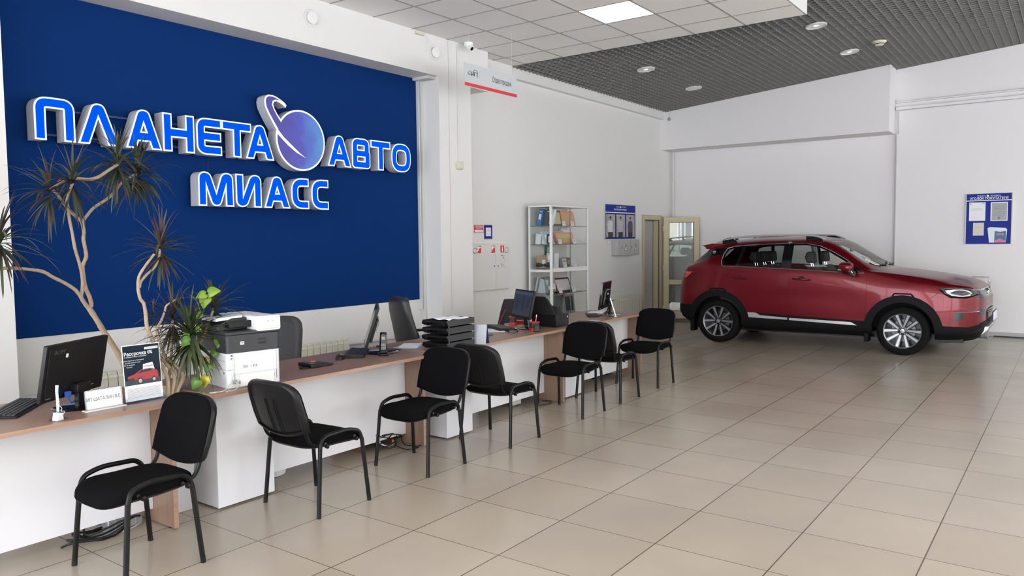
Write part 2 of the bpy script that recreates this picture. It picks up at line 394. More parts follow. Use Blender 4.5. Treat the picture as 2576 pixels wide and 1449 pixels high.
# wall vents, camera, junction box
def vent(x, z, lb):
    t = thing('wall_vent', lb, 'vent', (x, YP, z), 0, 'round vents on the wall above the blue niche')
    m = MB(); m.lathe([(.088, 0), (.0885, -.002), (.086, -.003), (.082, 0)], 40, axis='y'); m.build('outer_ring', TRIM, t)
    m = MB(); m.lathe([(.045, 0), (.062, -.03), (.06, -.036), (.001, -.038)], 36, axis='y'); m.build('disc', WHP, t)
vent(5.225, 3.885, 'larger looking round white vent high on the wall, nearer the camera'); vent(7.075, 3.885, 'round white vent beside the pillar seam, nearer the corner of the blue niche')
t = thing('security_camera', 'small white dome camera under the tiled ceiling at the pillar', 'camera', (7.60, 6.20, ZT))
m = MB(); m.lathe([(.001, 0), (.055, 0), (.058, -.02), (.05, -.05), (.03, -.06), (.001, -.06)], 24); m.build('base', WHP, t)
m = MB(); m.M = Matrix.Translation((0, -.02, -.06)) @ Matrix.Rotation(R(125), 4, 'X'); m.lathe([(.001, -.03), (.035, -.03), (.038, .04), (.001, .04)], 20); b = m.build('barrel', WHP, t)
m = MB(); m.M = Matrix.Translation((0, -.02, -.06)) @ Matrix.Rotation(R(125), 4, 'X'); m.lathe([(.001, .0415), (.024, .0415), (.024, .03)], 16); m.build('lens', BLKG, b)
t = thing('junction_box', 'cream cable junction box on the white pillar', 'junction box', (7.497, YP, 2.573))
m = MB(); m.box(-.05, .05, -.035, 0, -.05, .045); m.build('housing', CREAM, t, bevel=.008)
m = MB(); m.box(-.03, .05, -.045, -.035, -.035, .04); m.build('cover', CREAM, t, bevel=.004)
m = MB(); m.tube([(-.004, -.008, .04), (-.004, -.008, 1.49)], .005, 6); m.build('conduit', TRIM, t)
t = thing('cable_stub', 'loose cable stub and cream clip where the ceiling meets the wall', 'cable', (6.8, YP, 4.06))
m = MB(); m.box(-.06, .08, -.04, 0, -.02, .01); m.build('clip', CREAM, t, bevel=.005)
m = MB(); m.tube(smoothpath([(.08, -.03, 0), (.13, -.03, -.06), (.12, -.03, -.16), (.10, -.03, -.20)]), .003, 6); m.build('cable', TRIM, t)

# hanging direction sign
t = thing('hanging_sign', 'grey hanging sign with red stripe and black lettering below the tiled ceiling', 'sign', (7.15, 5.5, 3.34))
m = MB(); m.box(-.49, .49, -.004, .004, 0, .25); m.build('panel', mat('sign_grey', (.50, .53, .55), .4), t, smooth=False)
m = MB(); m.box(-.488, .488, -.006, -.0041, .0, .035); m.build('stripe', RED, t, smooth=False)
m = MB(); put_text(m, 'Отдел продаж', .085, WL(.19, .135, -.0055), sx=.62); m.build('lettering', INK, t, smooth=False)
m = MB()   # row of little vehicle outlines
def carline(m, x0, z0, s):
    pts = [(0, .1), (.02, .3), (.25, .38), (.4, .62), (.75, .62), (.95, .36), (1.1, .3), (1.12, .1)]
    m.tube([(x0+a*s, -.0055, z0+b*s) for a, b in pts], .0022, 5)
    for cx in (.3, .85): m.tube([(x0+cx*s+.12*s*math.cos(q*PI/5), -.0055, z0+.1*s+.12*s*math.sin(q*PI/5)) for q in range(10)], .002, 5, closed=True)
carline(m, -.435, .12, .075); carline(m, -.385, .125, .06)
m.tube([(-.33, -.0055, .13), (-.335, -.0055, .165), (-.32, -.0055, .19), (-.27, -.0055, .185), (-.262, -.0055, .14)], .003, 5); m.box(-.325, -.315, -.006, -.0045, .12, .16); m.box(-.275, -.267, -.006, -.0045, .11, .145); m.box(-.325, -.27, -.006, -.0045, .158, .164)
m.build('car_pictogram', INK, t, smooth=False)
for x in (-.4, .4):
    m = MB(); m.tube([(x, 0, .24), (x, 0, ZT-3.34)], .0012, 5); m.build('wire', TRIM, t)

# ------------------------------------------------------------------ illuminated wall sign
HOUS = mat('sign_housing_grey', (.50, .50, .55), .5)
LRIM = mat('sign_rim_lit', (.0, .0, .0), .4, emis=(.95, .97, 1), es=1.15, spec=0)
LFACE = mat('sign_face_lit_blue', (.0, .0, .0), .4, emis=(.0, .115, 1.), es=.92, spec=0)
def pface():
    m = mat('planet_face', (.1, .1, .5), .4); nt = m.node_tree; b = nt.nodes['Principled BSDF']
    tc = nt.nodes.new('ShaderNodeTexCoord'); sp = nt.nodes.new('ShaderNodeSeparateXYZ'); nt.links.new(tc.outputs['Object'], sp.inputs[0])
    n = nt.nodes.new('ShaderNodeTexNoise'); n.inputs['Scale'].default_value = 4.5; n.inputs['Detail'].default_value = 5; nt.links.new(tc.outputs['Object'], n.inputs[0])
    ma = nt.nodes.new('ShaderNodeMath'); ma.operation = 'MULTIPLY_ADD'; ma.inputs[1].default_value = .75; nt.links.new(n.outputs[0], ma.inputs[0])
    mb_ = nt.nodes.new('ShaderNodeMath'); mb_.operation = 'MULTIPLY_ADD'; mb_.inputs[1].default_value = 1.35; nt.links.new(sp.outputs[0], mb_.inputs[0]); nt.links.new(ma.outputs[0], mb_.inputs[2])
    ma.inputs[2].default_value = -.62
    cr = nt.nodes.new('ShaderNodeValToRGB'); e = cr.color_ramp.elements; e[0].position = .05; e[0].color = (.075, .055, .42, 1); e[1].position = .95; e[1].color = (.09, .50, .86, 1)
    k = e.new(.36); k.color = (.085, .10, .62, 1); k = e.new(.62); k.color = (.10, .33, .84, 1)
    nt.links.new(mb_.outputs[0], cr.inputs[0]); nt.links.new(cr.outputs[0], b.inputs['Emission Color']); b.inputs['Base Color'].default_value = (.02, .02, .1, 1); b.inputs['Emission Strength'].default_value = .62
    return m
PFACE = pface()
YF0, YB0 = 6.45, 6.575
SW, SB = .086, .0135
def clipz(poly, z0, z1):
    for s, zz in ((1, z0), (-1, z1)):
        out = []
        for i in range(len(poly)):
            a, b = poly[i], poly[(i+1) % len(poly)]; da, db = s*(a[1]-zz), s*(b[1]-zz)
            if da >= 0: out.append(a)
            if (da < 0) != (db < 0): t = da/(da-db); out.append((a[0]+(b[0]-a[0])*t, a[1]+(b[1]-a[1])*t))
        poly = out
        if not poly: return []
    return poly
def roundcorner(path, r):
    if r == 0 or len(path) < 3: return path
    return [(p.x, p.y) for p in fillet([(a, b, 0) for a, b in path], r, 6)]
def strokes(m, S, w, cut, z0, z1, ya, yb, mi):
    for path, r, closed in S:
        P = roundcorner(path, r)
        if closed: P = P+[P[0]]
        n = len(P)
        for i in range(n-1):
            a, b = Vector(P[i]), Vector(P[i+1]); d = (b-a)
            if d.length < 1e-6: continue
            d.normalize()
            if cut and not closed:
                if i == 0: a = a+d*cut
                if i == n-2: b = b-d*cut
            q = Vector((-d.y, d.x))*w/2
            poly = clipz([tuple(a+q), tuple(b+q), tuple(b-q), tuple(a-q)], z0+cut, z1-cut)
            if len(poly) > 2: m.prism(poly, 'xz', yb, ya, mi)
            if (i > 0 or closed):
                poly = clipz([(P[i][0]+w/2*math.cos(k*PI/10), P[i][1]+w/2*math.sin(k*PI/10)) for k in range(20)], z0+cut, z1-cut)
                if len(poly) > 2: m.prism(poly, 'xz', yb, ya, mi)
def letter(root, ch, S, z0, H, ox, oz):
    S = [([(a-ox, b+z0-oz) for a, b in p], r, c) for p, r, c in S]; zz0, zz1 = z0-oz, z0-oz+H
    m = MB(); strokes(m, S, SW, 0, zz0, zz1, YF0, YB0, 0); o = m.build('letter', [HOUS], root, smooth=False)
    m = MB(); strokes(m, S, SW-.0005, 0, zz0, zz1, YF0-.002, YF0, 0); m.build('letter_rim', [LRIM], o, smooth=False)
    m = MB(); strokes(m, S, SW-2*SB, SB, zz0, zz1, YF0-.004, YF0-.0015, 0); m.build('letter_face', [LFACE], o, smooth=False)
h = SW/2; H1 = .333; H2 = .314
def lP(a, b, H): return [([(a+h, 0), (a+h, H-h), (b-h, H-h), (b-h, 0)], .05, False)]
def lL(a, b, H, t=.028):
    c = (a+b)/2; o = .052
    return [([(a+o-.03, -.09), (c-t+.012, H-h), (c+t-.012, H-h), (b-o+.03, -.09)], .012, False)]
def lA(a, b, H):
    c = (a+b)/2; return lL(a, b, H)+[([(c-.085, .105), (c+.085, .105)], 0, False)]
def lH(a, b, H): return [([(a+h, 0), (a+h, H)], 0, False), ([(b-h, 0), (b-h, H)], 0, False), ([(a+h, H*.5), (b-h, H*.5)], 0, False)]
def lE(a, b, H): return [([(b, H-h), (a+h, H-h), (a+h, h), (b, h)], .05, False), ([(a+h, H/2), (b-.005, H/2)], 0, False)]
def lT(a, b, H): return [([(a, H-h), (b, H-h)], 0, False), ([((a+b)/2, H-h), ((a+b)/2, 0)], 0, False)]
def lV(a, b, H): return [([(a+h, h), (a+h, H-h), (b-h-.01, H-h), (b-h-.01, H/2), (b-h, H/2), (b-h, h)], .04, True), ([(a+h, H/2), (b-h, H/2)], 0, False)]
def lO(a, b, H):
    cx, cy, rx, ry = (a+b)/2, H/2, (b-a)/2-h, H/2-h; sg_ = lambda v, e: math.copysign(abs(v)**e, v)
    return [([(cx+rx*sg_(math.cos(q*PI/16), .72), cy+ry*sg_(math.sin(q*PI/16), .72)) for q in range(32)], 0, True)]
def lM(a, b, H):
    c = (a+b)/2
    return [([(a+h, 0), (a+h+.004, H-h), (a+h+.05, H-h), (c-.012, h), (c+.012, h), (b-h-.05, H-h), (b-h-.004, H-h), (b-h, 0)], .02, False)]
def lI(a, b, H): return [([(a+h, H), (a+h, h), (a+h+.05, h), (b-h-.05, H-h), (b-h, H-h), (b-h, 0)], .03, False)]
def lC(a, b, H): return [([(b, H-h), (a+h, H-h), (a+h, h), (b, h)], .10, False)]
sg = thing('illuminated_sign', 'large lit blue and white wall lettering with planet emblem on the navy wall', 'sign', (4.72, 0, 2.44))
for ch, fn, a, b in (('П', lP, 2.66, 2.96), ('Л', lL, 2.968, 3.318), ('А', lA, 3.355, 3.685), ('Н', lH, 3.689, 3.988), ('Е', lE, 4.008, 4.262), ('Т', lT, 4.266, 4.584), ('А', lA, 4.510, 4.850),
                     ('А', lA, 5.510, 5.856), ('В', lV, 5.861, 6.131), ('Т', lT, 6.141, 6.448), ('О', lO, 6.465, 6.785)):
    letter(sg, ch, fn(a, b, H1), 2.44, H1, 4.72, 2.44)
RAIL = mat('blue_painted_rail', (.02, .05, .18), .6)
for z in (2.70, 2.50):
    m = MB(); m.box(2.75-4.72, 4.85-4.72, 6.575, 6.60, z-2.44-.008, z-2.44+.008); m.box(5.35-4.72, 6.7-4.72, 6.575, 6.60, z-2.44-.008, z-2.44+.008)
    for x in (2.8, 3.6, 4.4, 5.6, 6.6): m.box(x-4.72-.01, x-4.72+.01, 6.595, 6.63, z-2.44-.01, z-2.44+.01)
    m.build('mounting_rail', RAIL, sg, smooth=False)
# planet emblem
PX, PZ, PR = 5.175-4.72, 2.67-2.44, .308
disc = [(PX+PR*math.cos(k*PI/32), PZ+PR*math.sin(k*PI/32)) for k in range(64)]
ring = [(0.284, 0.563), (0.265, 0.584), (0.218, 0.61), (0.166, 0.632), (0.12, 0.643), (0.068, 0.64), (0.035, 0.616), (0.022, 0.573), (0.031, 0.517), (0.061, 0.459), (0.11, 0.379), (0.162, 0.302), (0.228, 0.231), (0.31, 0.165), (0.406, 0.106), (0.504, 0.057), (0.409, 0.204), (0.315, 0.294), (0.219, 0.409), (0.177, 0.454), (0.142, 0.508), (0.125, 0.554), (0.135, 0.576), (0.164, 0.59), (0.211, 0.577), (0.252, 0.556), (0.273, 0.54)]
emb = MB(); emb.prism(disc, 'xz', YB0, YF0+.001)
bmr = ring
emb.prism(ring, 'xz', YB0, YF0)
eo = emb.build('planet_emblem', [HOUS], sg, smooth=False)
def inset(poly, d):
    n = len(poly); out = []; A = sum(poly[i][0]*poly[(i+1) % n][1]-poly[(i+1) % n][0]*poly[i][1] for i in range(n)); s = 1 if A > 0 else -1
    for i in range(n):
        p, c, q = Vector(poly[i-1]), Vector(poly[i]), Vector(poly[(i+1) % n]); e1 = (c-p).normalized(); e2 = (q-c).normalized()
        n1 = Vector((-e1.y, e1.x))*s; n2 = Vector((-e2.y, e2.x))*s; b = (n1+n2)
        if b.length < .3: out.append(tuple(c-e1*d*1.5)); continue
        b.normalize(); out.append(tuple(c+b*d/max(.5, b.dot(n1))))
    return out
m = MB(); m.prism(disc, 'xz', YF0, YF0-.002); m.prism(ring, 'xz', YF0, YF0-.003); m.build('emblem_rim', [LRIM], eo, smooth=False)
m = MB(); m.prism([(PX+(PR-.018)*math.cos(k*PI/32), PZ+(PR-.018)*math.sin(k*PI/32)) for k in range(64)], 'xz', YF0-.002, YF0-.004)
m.build('emblem_face', [PFACE], eo, smooth=False)
rf = [(0.247, 0.58), (0.212, 0.599), (0.16, 0.618), (0.119, 0.628), (0.073, 0.625), (0.048, 0.605), (0.038, 0.573), (0.047, 0.52), (0.079, 0.461), (0.126, 0.39), (0.177, 0.318), (0.235, 0.254), (0.311, 0.19), (0.361, 0.239), (0.29, 0.291), (0.204, 0.394), (0.163, 0.448), (0.126, 0.506), (0.108, 0.552), (0.118, 0.586), (0.153, 0.603), (0.2, 0.601)]
m = MB(); m.prism(rf, 'xz', YF0-.004, YF0-.0055); m.build('ring_face', [PFACE], eo, smooth=False)
swp = [(0.151, 0.294), (0.177, 0.307), (0.241, 0.242), (0.323, 0.181), (0.418, 0.11), (0.504, 0.057), (0.393, 0.101), (0.286, 0.168), (0.216, 0.225), (0.161, 0.273)]
m = MB(); m.prism(swp, 'xz', YF0-.005, YF0-.007); m.build('swoosh', [LRIM], eo, smooth=False)
sg2 = thing('illuminated_sign', 'lower lit blue and white lettering of five letters on the navy wall', 'sign', (4.76, 0, 1.973))
for ch, fn, a, b in (('М', lM, 4.005, 4.372), ('И', lI, 4.394, 4.680), ('А', lA, 4.700, 5.028), ('С', lC, 5.035, 5.256), ('С', lC, 5.290, 5.516)):
    letter(sg2, ch, fn(a, b, H2), 1.973, H2, 4.76, 1.973)
for z in (.245, .045):
    m = MB(); m.box(4.05-4.76, 5.5-4.76, 6.575, 6.60, z-.008, z+.008)
    for x in (4.1, 4.8, 5.45): m.box(x-4.76-.01, x-4.76+.01, 6.595, 6.63, z-.01, z+.01)
    m.build('mounting_rail', RAIL, sg2, smooth=False)
m = MB(); m.tube([(4.22-4.72, 6.62, 0), (4.22-4.72, 6.62, -.16)], .003, 5); m.build('supply_cable', INK, sg)

# ------------------------------------------------------------------ desks
TT = .025
def desk(lb, x0, x1, yf, yb, leg=None, panel=None, ped=None, leg_y=4.12, zt=.75):
    t = thing('desk', lb, 'desk', (x0, yf, 0), 0, 'ash topped service desks in one row')
    L = lambda x: x-x0
    m = MB(); m.box(0, x1-x0, .0016, yb-yf, zt-TT, zt); top = m.build('tabletop', [WOOD], t, bevel=.0015)
    m = MB(); m.box(-.0008, x1-x0+.0008, 0, .0016, zt-TT+.0005, zt-.0005); m.box(-.0016, 0, 0, yb-yf, zt-TT+.0005, zt-.0005); m.box(x1-x0, x1-x0+.0016, 0, yb-yf, zt-TT+.0005, zt-.0005)
    m.build('edge_band', [WOODE], top, smooth=False)
    for lx in (leg or []):
        m = MB(); m.box(L(lx)+.0015, L(lx)+.0285, leg_y-yf+.0016, yb-yf-.05, .008, zt-TT); lo = m.build('side_panel', WOODV, t, bevel=.001)
        m = MB(); m.box(L(lx)+.001, L(lx)+.029, leg_y-yf, leg_y-yf+.0016, .008, zt-TT); m.build('edge_band', WOODE, lo, smooth=False)
        
        for fy in (leg_y-yf+.06, yb-yf-.12): m = MB(); m.cyl((L(lx)+.015, fy, 0), .012, .008, n=12); m.build('foot', BLKP, lo)
    if panel:
        m = MB(); m.box(L(panel[0]), L(panel[1]), 4.34-yf, 4.356-yf, .083, zt-TT); m.build('front_panel', WHITE, t, bevel=.001)
    if ped:
        m = MB(); a, b, y = ped; m.box(L(a)+.004, L(b)-.004, y-yf+.018, yb-yf-.06, .012, zt-TT-.02); po = m.build('pedestal', WHITE, t, bevel=.001)
        m = MB(); m.box(L(a), L(b), y-yf, y-yf+.018, .012, zt-TT-.003); m.build('pedestal_front', WHITE, po, bevel=.001)
        m = MB(); m.box(L(a)-.004, L(b)+.004, y-yf, yb-yf-.06, zt-TT-.018, zt-TT-.002); m.build('pedestal_top', GREYP, po, smooth=False)
    return t
desk('long ash topped desk with white front nearest the camera, carrying the first monitor', -.6, 2.40, 4.06, 4.82, leg=[2.335], panel=(-.5, 2.335))
desk('ash topped desk under the white office printer, white pedestal at its near end', 2.56, 4.50, 4.045, 4.80, leg=[4.45], panel=(3.075, 4.45), ped=(2.667, 3.075, 4.195), leg_y=4.145)
desk('ash topped desk with the black document trays at its near end', 4.545, 6.505, 4.075, 4.80, leg=[6.455], panel=(5.05, 6.455), ped=(4.72, 5.05, 4.135), leg_y=4.115)
desk('farthest ash topped desk of the row, beside the red car', 6.515, 8.30, 4.12, 4.88, leg=[8.262], panel=(6.98, 8.262), ped=(6.64, 6.98, 4.20), leg_y=4.17)

# ------------------------------------------------------------------ visitor chairs
def make_chair():
    t = thing('visitor_chair', 'x', 'chair', group='black fabric visitor chairs in front of the desks')
    # seat: waterfall cushion, plan a rounded square, swept down at the front and up at the back
    def ztop(x): return .457+.02*max(0, -(x+.05))*4*.35-.9*max(0, x-.10)**2*2.1
    def outline(k, n=40):
        a = 2*PI*k/n; c, s_ = math.cos(a), math.sin(a); e = .52
        return (.235*math.copysign(abs(c)**e, c)+.005, .232*math.copysign(abs(s_)**e, s_)*(1-.06*(c < 0)))
    m = MB(); n = 40; rings = [(1., .0), (1.012, .012), (1., .024), (.96, .033), (.85, .039), (.5, .043), (.02, .043)]
    vs = []; fs = []
    for sc, dz in rings:
        for k in range(n):
            x, y = outline(k, n); x *= sc; y *= sc; vs.append((x, y, ztop(x)-.043+dz-.010*(1-sc*sc)*(abs(x) < .2)))
    for i in range(len(rings)-1):
        for k in range(n): fs.append((i*n+k, i*n+(k+1) % n, (i+1)*n+(k+1) % n, (i+1)*n+k))
    fs.append(tuple(range(n-1, -1, -1))); fs.append(tuple((len(rings)-1)*n+k for k in range(n)))
    m.add(vs, fs); seat = m.build('seat', BLKF, t, ang=1.2)
    m = MB(); vs = []; fs = []
    for sc, dz in ((.93, -.016), (1.005, -.004), (1.015, .002)):
        for k in range(n):
            x, y = outline(k, n); x *= sc; y *= sc; vs.append((x, y, ztop(x)-.043+dz))
    for i in range(2):
        for k in range(n): fs.append((i*n+k, i*n+(k+1) % n, (i+1)*n+(k+1) % n, (i+1)*n+k))
    fs.append(tuple(range(n-1, -1, -1))); m.add(vs, fs); m.build('seat_pan', BLKP, seat, ang=1.2)
    # backrest: curved plate, rounded top corners, lower edge bellied
    def bx(y, z): return -.222-.30*(z-.50)+(-.035*(1-(y/.245)**2)) - .02*math.sin(max(0, min(1, (z-.47)/.34))*PI)*.4
    def bpts():
        top, W = .822, .236; P = []
        for k in range(13): a = PI*k/12; c_ = math.cos(a); P.append((W*.985*math.copysign(abs(c_)**.55, c_), top-.115+.115*math.sin(a)**.75))
        P = [(W*1.0, .60)]+P+[(-W*1.0, .60), (-W*.965, .515)]
        for k in range(1, 12): y = -W*.965+2*W*.965*k/12; P.append((y, .515-.042*math.sin(PI*k/12)**1.0))
        P += [(W*.965, .515)]
        return P
    B = bpts(); nb = len(B); cy, cz = 0, .655
    def plate(m, levels):
        vs = []; fs = []
        for sc, off in levels:
            for y, z in B:
                yy, zz = y*sc, cz+(z-cz)*sc; vs.append((bx(yy, zz)+off, yy, zz))
        for i in range(len(levels)-1):
            for k in range(nb): fs.append((i*nb+k, i*nb+(k+1) % nb, (i+1)*nb+(k+1) % nb, (i+1)*nb+k))
        fs.append(tuple(range(nb))[::-1]); fs.append(tuple((len(levels)-1)*nb+k for k in range(nb))); m.add(vs, fs)
    m = MB(); plate(m, [(.0, .002), (.3, .002), (.6, .002), (.9, .002), (.97, .004), (1., .012), (.985, .024), (.9, .031), (.6, .033), (.3, .033), (.0, .033)]); m.f = m.f[:-2]; m.m = m.m[:-2]
    back = m.build('backrest', BLKF, t, ang=1.2, recalc=True)
    m = MB(); plate(m, [(.0, -.012), (.3, -.012), (.6, -.012), (.84, -.012), (.88, -.010), (.905, -.022), (.95, -.024), (1.0, -.010), (1.02, .008), (1.0, .014)]); m.f = m.f[:-2]; m.m = m.m[:-2]
    # raised ribs on the rear shell
    for y in (-.045, -.028, .028, .045):
        m.tube([(bx(y, z)-.0125, y, z) for z in (.50, .56, .62, .68, .71)], .004, 6)
    m.build('back_shell', BLKP, back, ang=1.2, recalc=True)
    rt_ = .0132
    for s in (-1, 1):
        yT, yB = .232*s, .255*s
        arch = fillet([(.165, yT+.006*s, .40), (.148, yT, .455), (.06, yT, .481), (-.12, yT, .474), (-.158, yT, .44), (-.165, yT+.006*s, .40)], .045, 6)
        m = MB(); m.tube(arch, rt_, 10); m.build('side_arch', BLKM, t)
        for f in (1, -1):
            m = MB(); m.tube([(f*.165, yT+.006*s, .405), (f*.200, yB, .012)], rt_, 10); lg = m.build('leg', BLKM, t)
            m = MB(); m.tube([(f*.1985, yB, .03), (f*.2012, yB, .0)], .0135, 10); m.build('foot_cap', BLKP, lg)
        m = MB(); m.tube(fillet([(-.02, .195*s, .425), (-.205, .195*s, .418), (bx(.2, .60)-.004, .205*s, .62)], .07, 7), .0105, 10); m.build('back_tube', BLKM, t)
    for x in (-.12, .11):
        m = MB(); m.tube([(x, -.235, .428), (x, -.19, .418), (x, .19, .418), (x, .235, .428)], .010, 8)
        m.lathe([(.001, -.27), (.012, -.268), (.012, -.25), (.001, -.25)], 10, axis='y', c=(x-.01, 0, .418)); m.lathe([(.001, .25), (.012, .25), (.012, .268), (.001, .27)], 10, axis='y', c=(x-.01, 0, .418))
        m.build('crossbar', BLKM, t)
    return t
CH = [(1.975, 3.832, PI, 'black visitor chair nearest the camera, facing left, in front of the first desk'),
      (3.126, 3.832, 0, 'black visitor chair with its back to the camera in front of the white office printer'),
      (4.081, 3.838, PI, 'black visitor chair facing left in front of the orange cabinet under the second desk'),
      (4.999, 3.805, 0, 'black visitor chair facing right, in front of the document trays'),
      (6.167, 3.848, PI, 'black visitor chair facing left in front of the third desk, overlapping the chair behind it'),
      (6.930, 3.872, 0, 'black visitor chair facing right, mostly hidden, in front of the farthest desk'),
      (7.845, 3.904, PI, 'farthest black visitor chair, at the end of the desk row beside the car')]
c0 = make_chair()
for k, (x, y, rz, lb) in enumerate(CH):
    if k == 0: c0.location = (x, y, 0); c0.rotation_euler = (0, 0, rz); c0['label'] = lb
    else: copy_thing(c0, (x, y, 0), rz, lb)

# ------------------------------------------------------------------ office chairs behind the desks
def office_chair(x, y, rz, lb, mt, hb=1.05, w=.50, side=None, arms=True, taper=.30):
    t = thing('office_chair', lb, 'chair', (x, y, 0), rz)
    m = MB()
    for k in range(5):
        a = 2*PI*k/5; m.tube([(.03*math.cos(a), .03*math.sin(a), .10), (.30*math.cos(a), .30*math.sin(a), .075)], [.022, .014], 8)
    m.build('base', BLKP, t)
    for k in range(5):
        a = 2*PI*k/5; m = MB(); m.lathe([(.001, -.02), (.028, -.02), (.028, .02), (.001, .02)], 14, axis='y', c=(.30*math.cos(a), .30*math.sin(a), .028)); m.build('castor', BLKP, t)
    m = MB(); m.tube([(0, 0, .08), (0, 0, .42)], .025, 12); m.build('gas_lift', BLKP, t)
    m = MB(); m.prism(rrect(-.24, .26, -w/2, w/2, .09), 'xy', .43, .52); m.build('seat', mt, t, bevel=.02, bseg=3)
    m = MB(); prof = [(-.20, .50), (-.25, .62), (-.285, .78), (-.32, .92), (-.335, hb-.04), (-.325, hb)]
    def f(u, v):
        k = v*(len(prof)-1); i = min(int(k), len(prof)-2); q = k-i; px = prof[i][0]*(1-q)+prof[i+1][0]*q; pz = prof[i][1]*(1-q)+prof[i+1][1]*q
        ww = (w/2)*(1.0-taper*v**1.5)*(1 if v < .9 else math.sqrt(max(0.0, 1-((v-.9)/.1)**2))*.35+.65); a = u*2*PI; c_, s_ = math.cos(a), math.sin(a)
        return (px+.045*math.copysign(abs(c_)**.6, c_)-.04*(1-abs(s_)), ww*math.copysign(abs(s_)**.45, s_), pz)
    m.grid(f, 32, 24, closed_u=True); m.f.append([i*24+23 for i in range(32)]); m.m.append(0); m.f.append([i*24 for i in range(32)][::-1]); m.m.append(0)
    bk = m.build('backrest', mt, t, ang=1.0, recalc=True)
    m = MB(); m.tube([(-.05, 0, .42), (-.26, 0, .46), (-.32, 0, .60)], .022, 8); m.build('back_bracket', BLKP, t)
    for s in ((-1, 1) if arms else ()):
        m = MB(); m.tube(fillet([(.02, s*(w/2-.02), .47), (.02, s*(w/2+.04), .50), (.0, s*(w/2+.05), .66), (-.22, s*(w/2+.02), .69)], .05), .016, 8); m.box(-.16, .12, s*(w/2+.05)-.025, s*(w/2+.05)+.025, .665, .69); m.build('armrest', BLKP, t, bevel=.004)
    if side:
        for s in (-1, 1):
            m = MB(); m.tube([(-.165, s*(w/2-.07), .60), (-.20, s*(w/2-.09), .70), (-.235, s*(w/2-.13), .80)], .006, 6); m.build('side_piping', side, bk)
    return t
office_chair(3.68, 5.30, R(176), 'dark grey high-backed office chair directly behind the white office printer', mat('charcoal_mesh', (.05, .05, .055), .85, bump=.3, bscale=400), hb=1.02, w=.62, arms=False, taper=.50)
office_chair(5.92, 5.40, R(-22), 'black leather office chair behind the document trays against the wall below the blue paint', mat('black_leather', (.022, .023, .026), .38), hb=1.07, w=.52, taper=.35)
office_chair(7.18, 5.35, R(185), 'black office chair with red piping behind the middle monitor', mat('sport_black', (.016, .010, .012), .6), hb=.88, w=.56, arms=False, taper=.45, side=mat('red_piping', (.35, .02, .06), .6))

# ------------------------------------------------------------------ radiators and pipes
def radiator(x0, x1, z0, z1, lb, y=6.53):
    n = max(3, round((x1-x0)/.081)); p = (x1-x0)/n; t = thing('radiator', lb, 'radiator', (x0, y, z0))
    for i in range(n):
        m = MB(); a = i*p+.003; b = (i+1)*p-.003; c = (a+b)/2; hh = z1-z0
        m.prism([(a, 0), (b, 0), (b, hh-.03), (b-.012, hh-.006), (c, hh), (a+.012, hh-.006), (a, hh-.03)], 'xz', -.002, .0); 
        m.box(a, b, 0, .07, 0, .025); m.box(a, b, .0, .07, hh-.07, hh-.03)
        m.prism([(-.008, hh-.05), (0, hh-.02), (.015, hh-.004), (.06, hh), (.075, hh-.02), (.075, hh-.05)], 'yz', a, b); m.box(c-.003, c+.003, 0, .075, 0, hh-.05)
        m.build('section', RAD, t, bevel=.003)
    m = MB(); m.tube([(-.05, .035, .05), (x1-x0+.05, .035, .05)], .018, 8); m.tube([(-.02, .035, hh-.06), (x1-x0+.03, .035, hh-.06)], .018, 8); m.build('header_pipe', RAD, t)
    return t
radiator(2.92, 3.75, .12, .56, 'cream radiator behind the first monitor and the advertising poster')
radiator(4.75, 5.83, .10, .555, 'cream radiator between the white printer and the black leather office chair')
radiator(11.95, 12.96, .10, .585, 'cream radiator beside the door frame under the electric box')
def pipe(name, pts, r, lb):
    m = MB(); m.tube(fillet(pts, .04), r, 10); return tag(m.build(name, TRIM), lb, 'pipe')
pipe('heating_pipe', [(2.42, 6.58, .44), (2.92, 6.56, .44)], .022, 'white heating pipe low on the wall behind the first monitor')
pipe('heating_pipe', [(5.84, 6.565, .49), (7.08, 6.565, .47)], .02, 'white heating pipe low on the wall behind the black leather office chair')
pipe('heating_pipe', [(7.16, 6.27, .34), (7.80, 6.27, .34), (7.80, 6.58, .34), (9.3, 6.58, .34), (11.92, 6.58, .34)], .018, 'long white pipe low along the wall passing behind the glass cabinet')

# ------------------------------------------------------------------ computers and small things on the desks
DZ = .75
def monitor(name_lb, bx_, by_, yaw_, tilt, w_, h_, cx, cy, cz, kind='back', screen=None, base='round'):
    """local frame: x = towards the viewer of the screen"""
    t = thing('monitor', name_lb, 'monitor', (bx_, by_, DZ), yaw_)
    cl = Matrix.Rotation(-yaw_, 4, 'Z') @ Vector((cx-bx_, cy-by_, cz-DZ))
    T = Matrix.Translation(cl) @ Matrix.Rotation(-tilt, 4, 'Y')
    m = MB(); m.M = T; m.prism(rrect(-w_/2, w_/2, -h_/2, h_/2, .006, 3), 'yz', -.018, .004); m.build('bezel', BLKG if kind == 'glossback' else BLKP, t, bevel=.002)
    m = MB(); m.M = T; m.box(.0045, .005, -w_/2+.014, w_/2-.014, -h_/2+.026, h_/2-.014); s = m.build('screen', screen or mat('dark_screen', (.02, .024, .035), .15), t, smooth=False)
    m = MB(); m.M = T
    if kind == 'flat': m.prism(rrect(-w_*.46, w_*.46, -h_*.44, h_*.44, .02), 'yz', -.022, -.018)
    else: m.prism([(-w_*.30, -h_*.36), (w_*.30, -h_*.36), (w_*.26, h_*.22), (-w_*.26, h_*.22)], 'yz', -.042, -.018)
    bh = m.build('back_housing', BLKG if kind == 'glossback' else BLKP, t, bevel=.008)
    return t, T, cl, s, bh
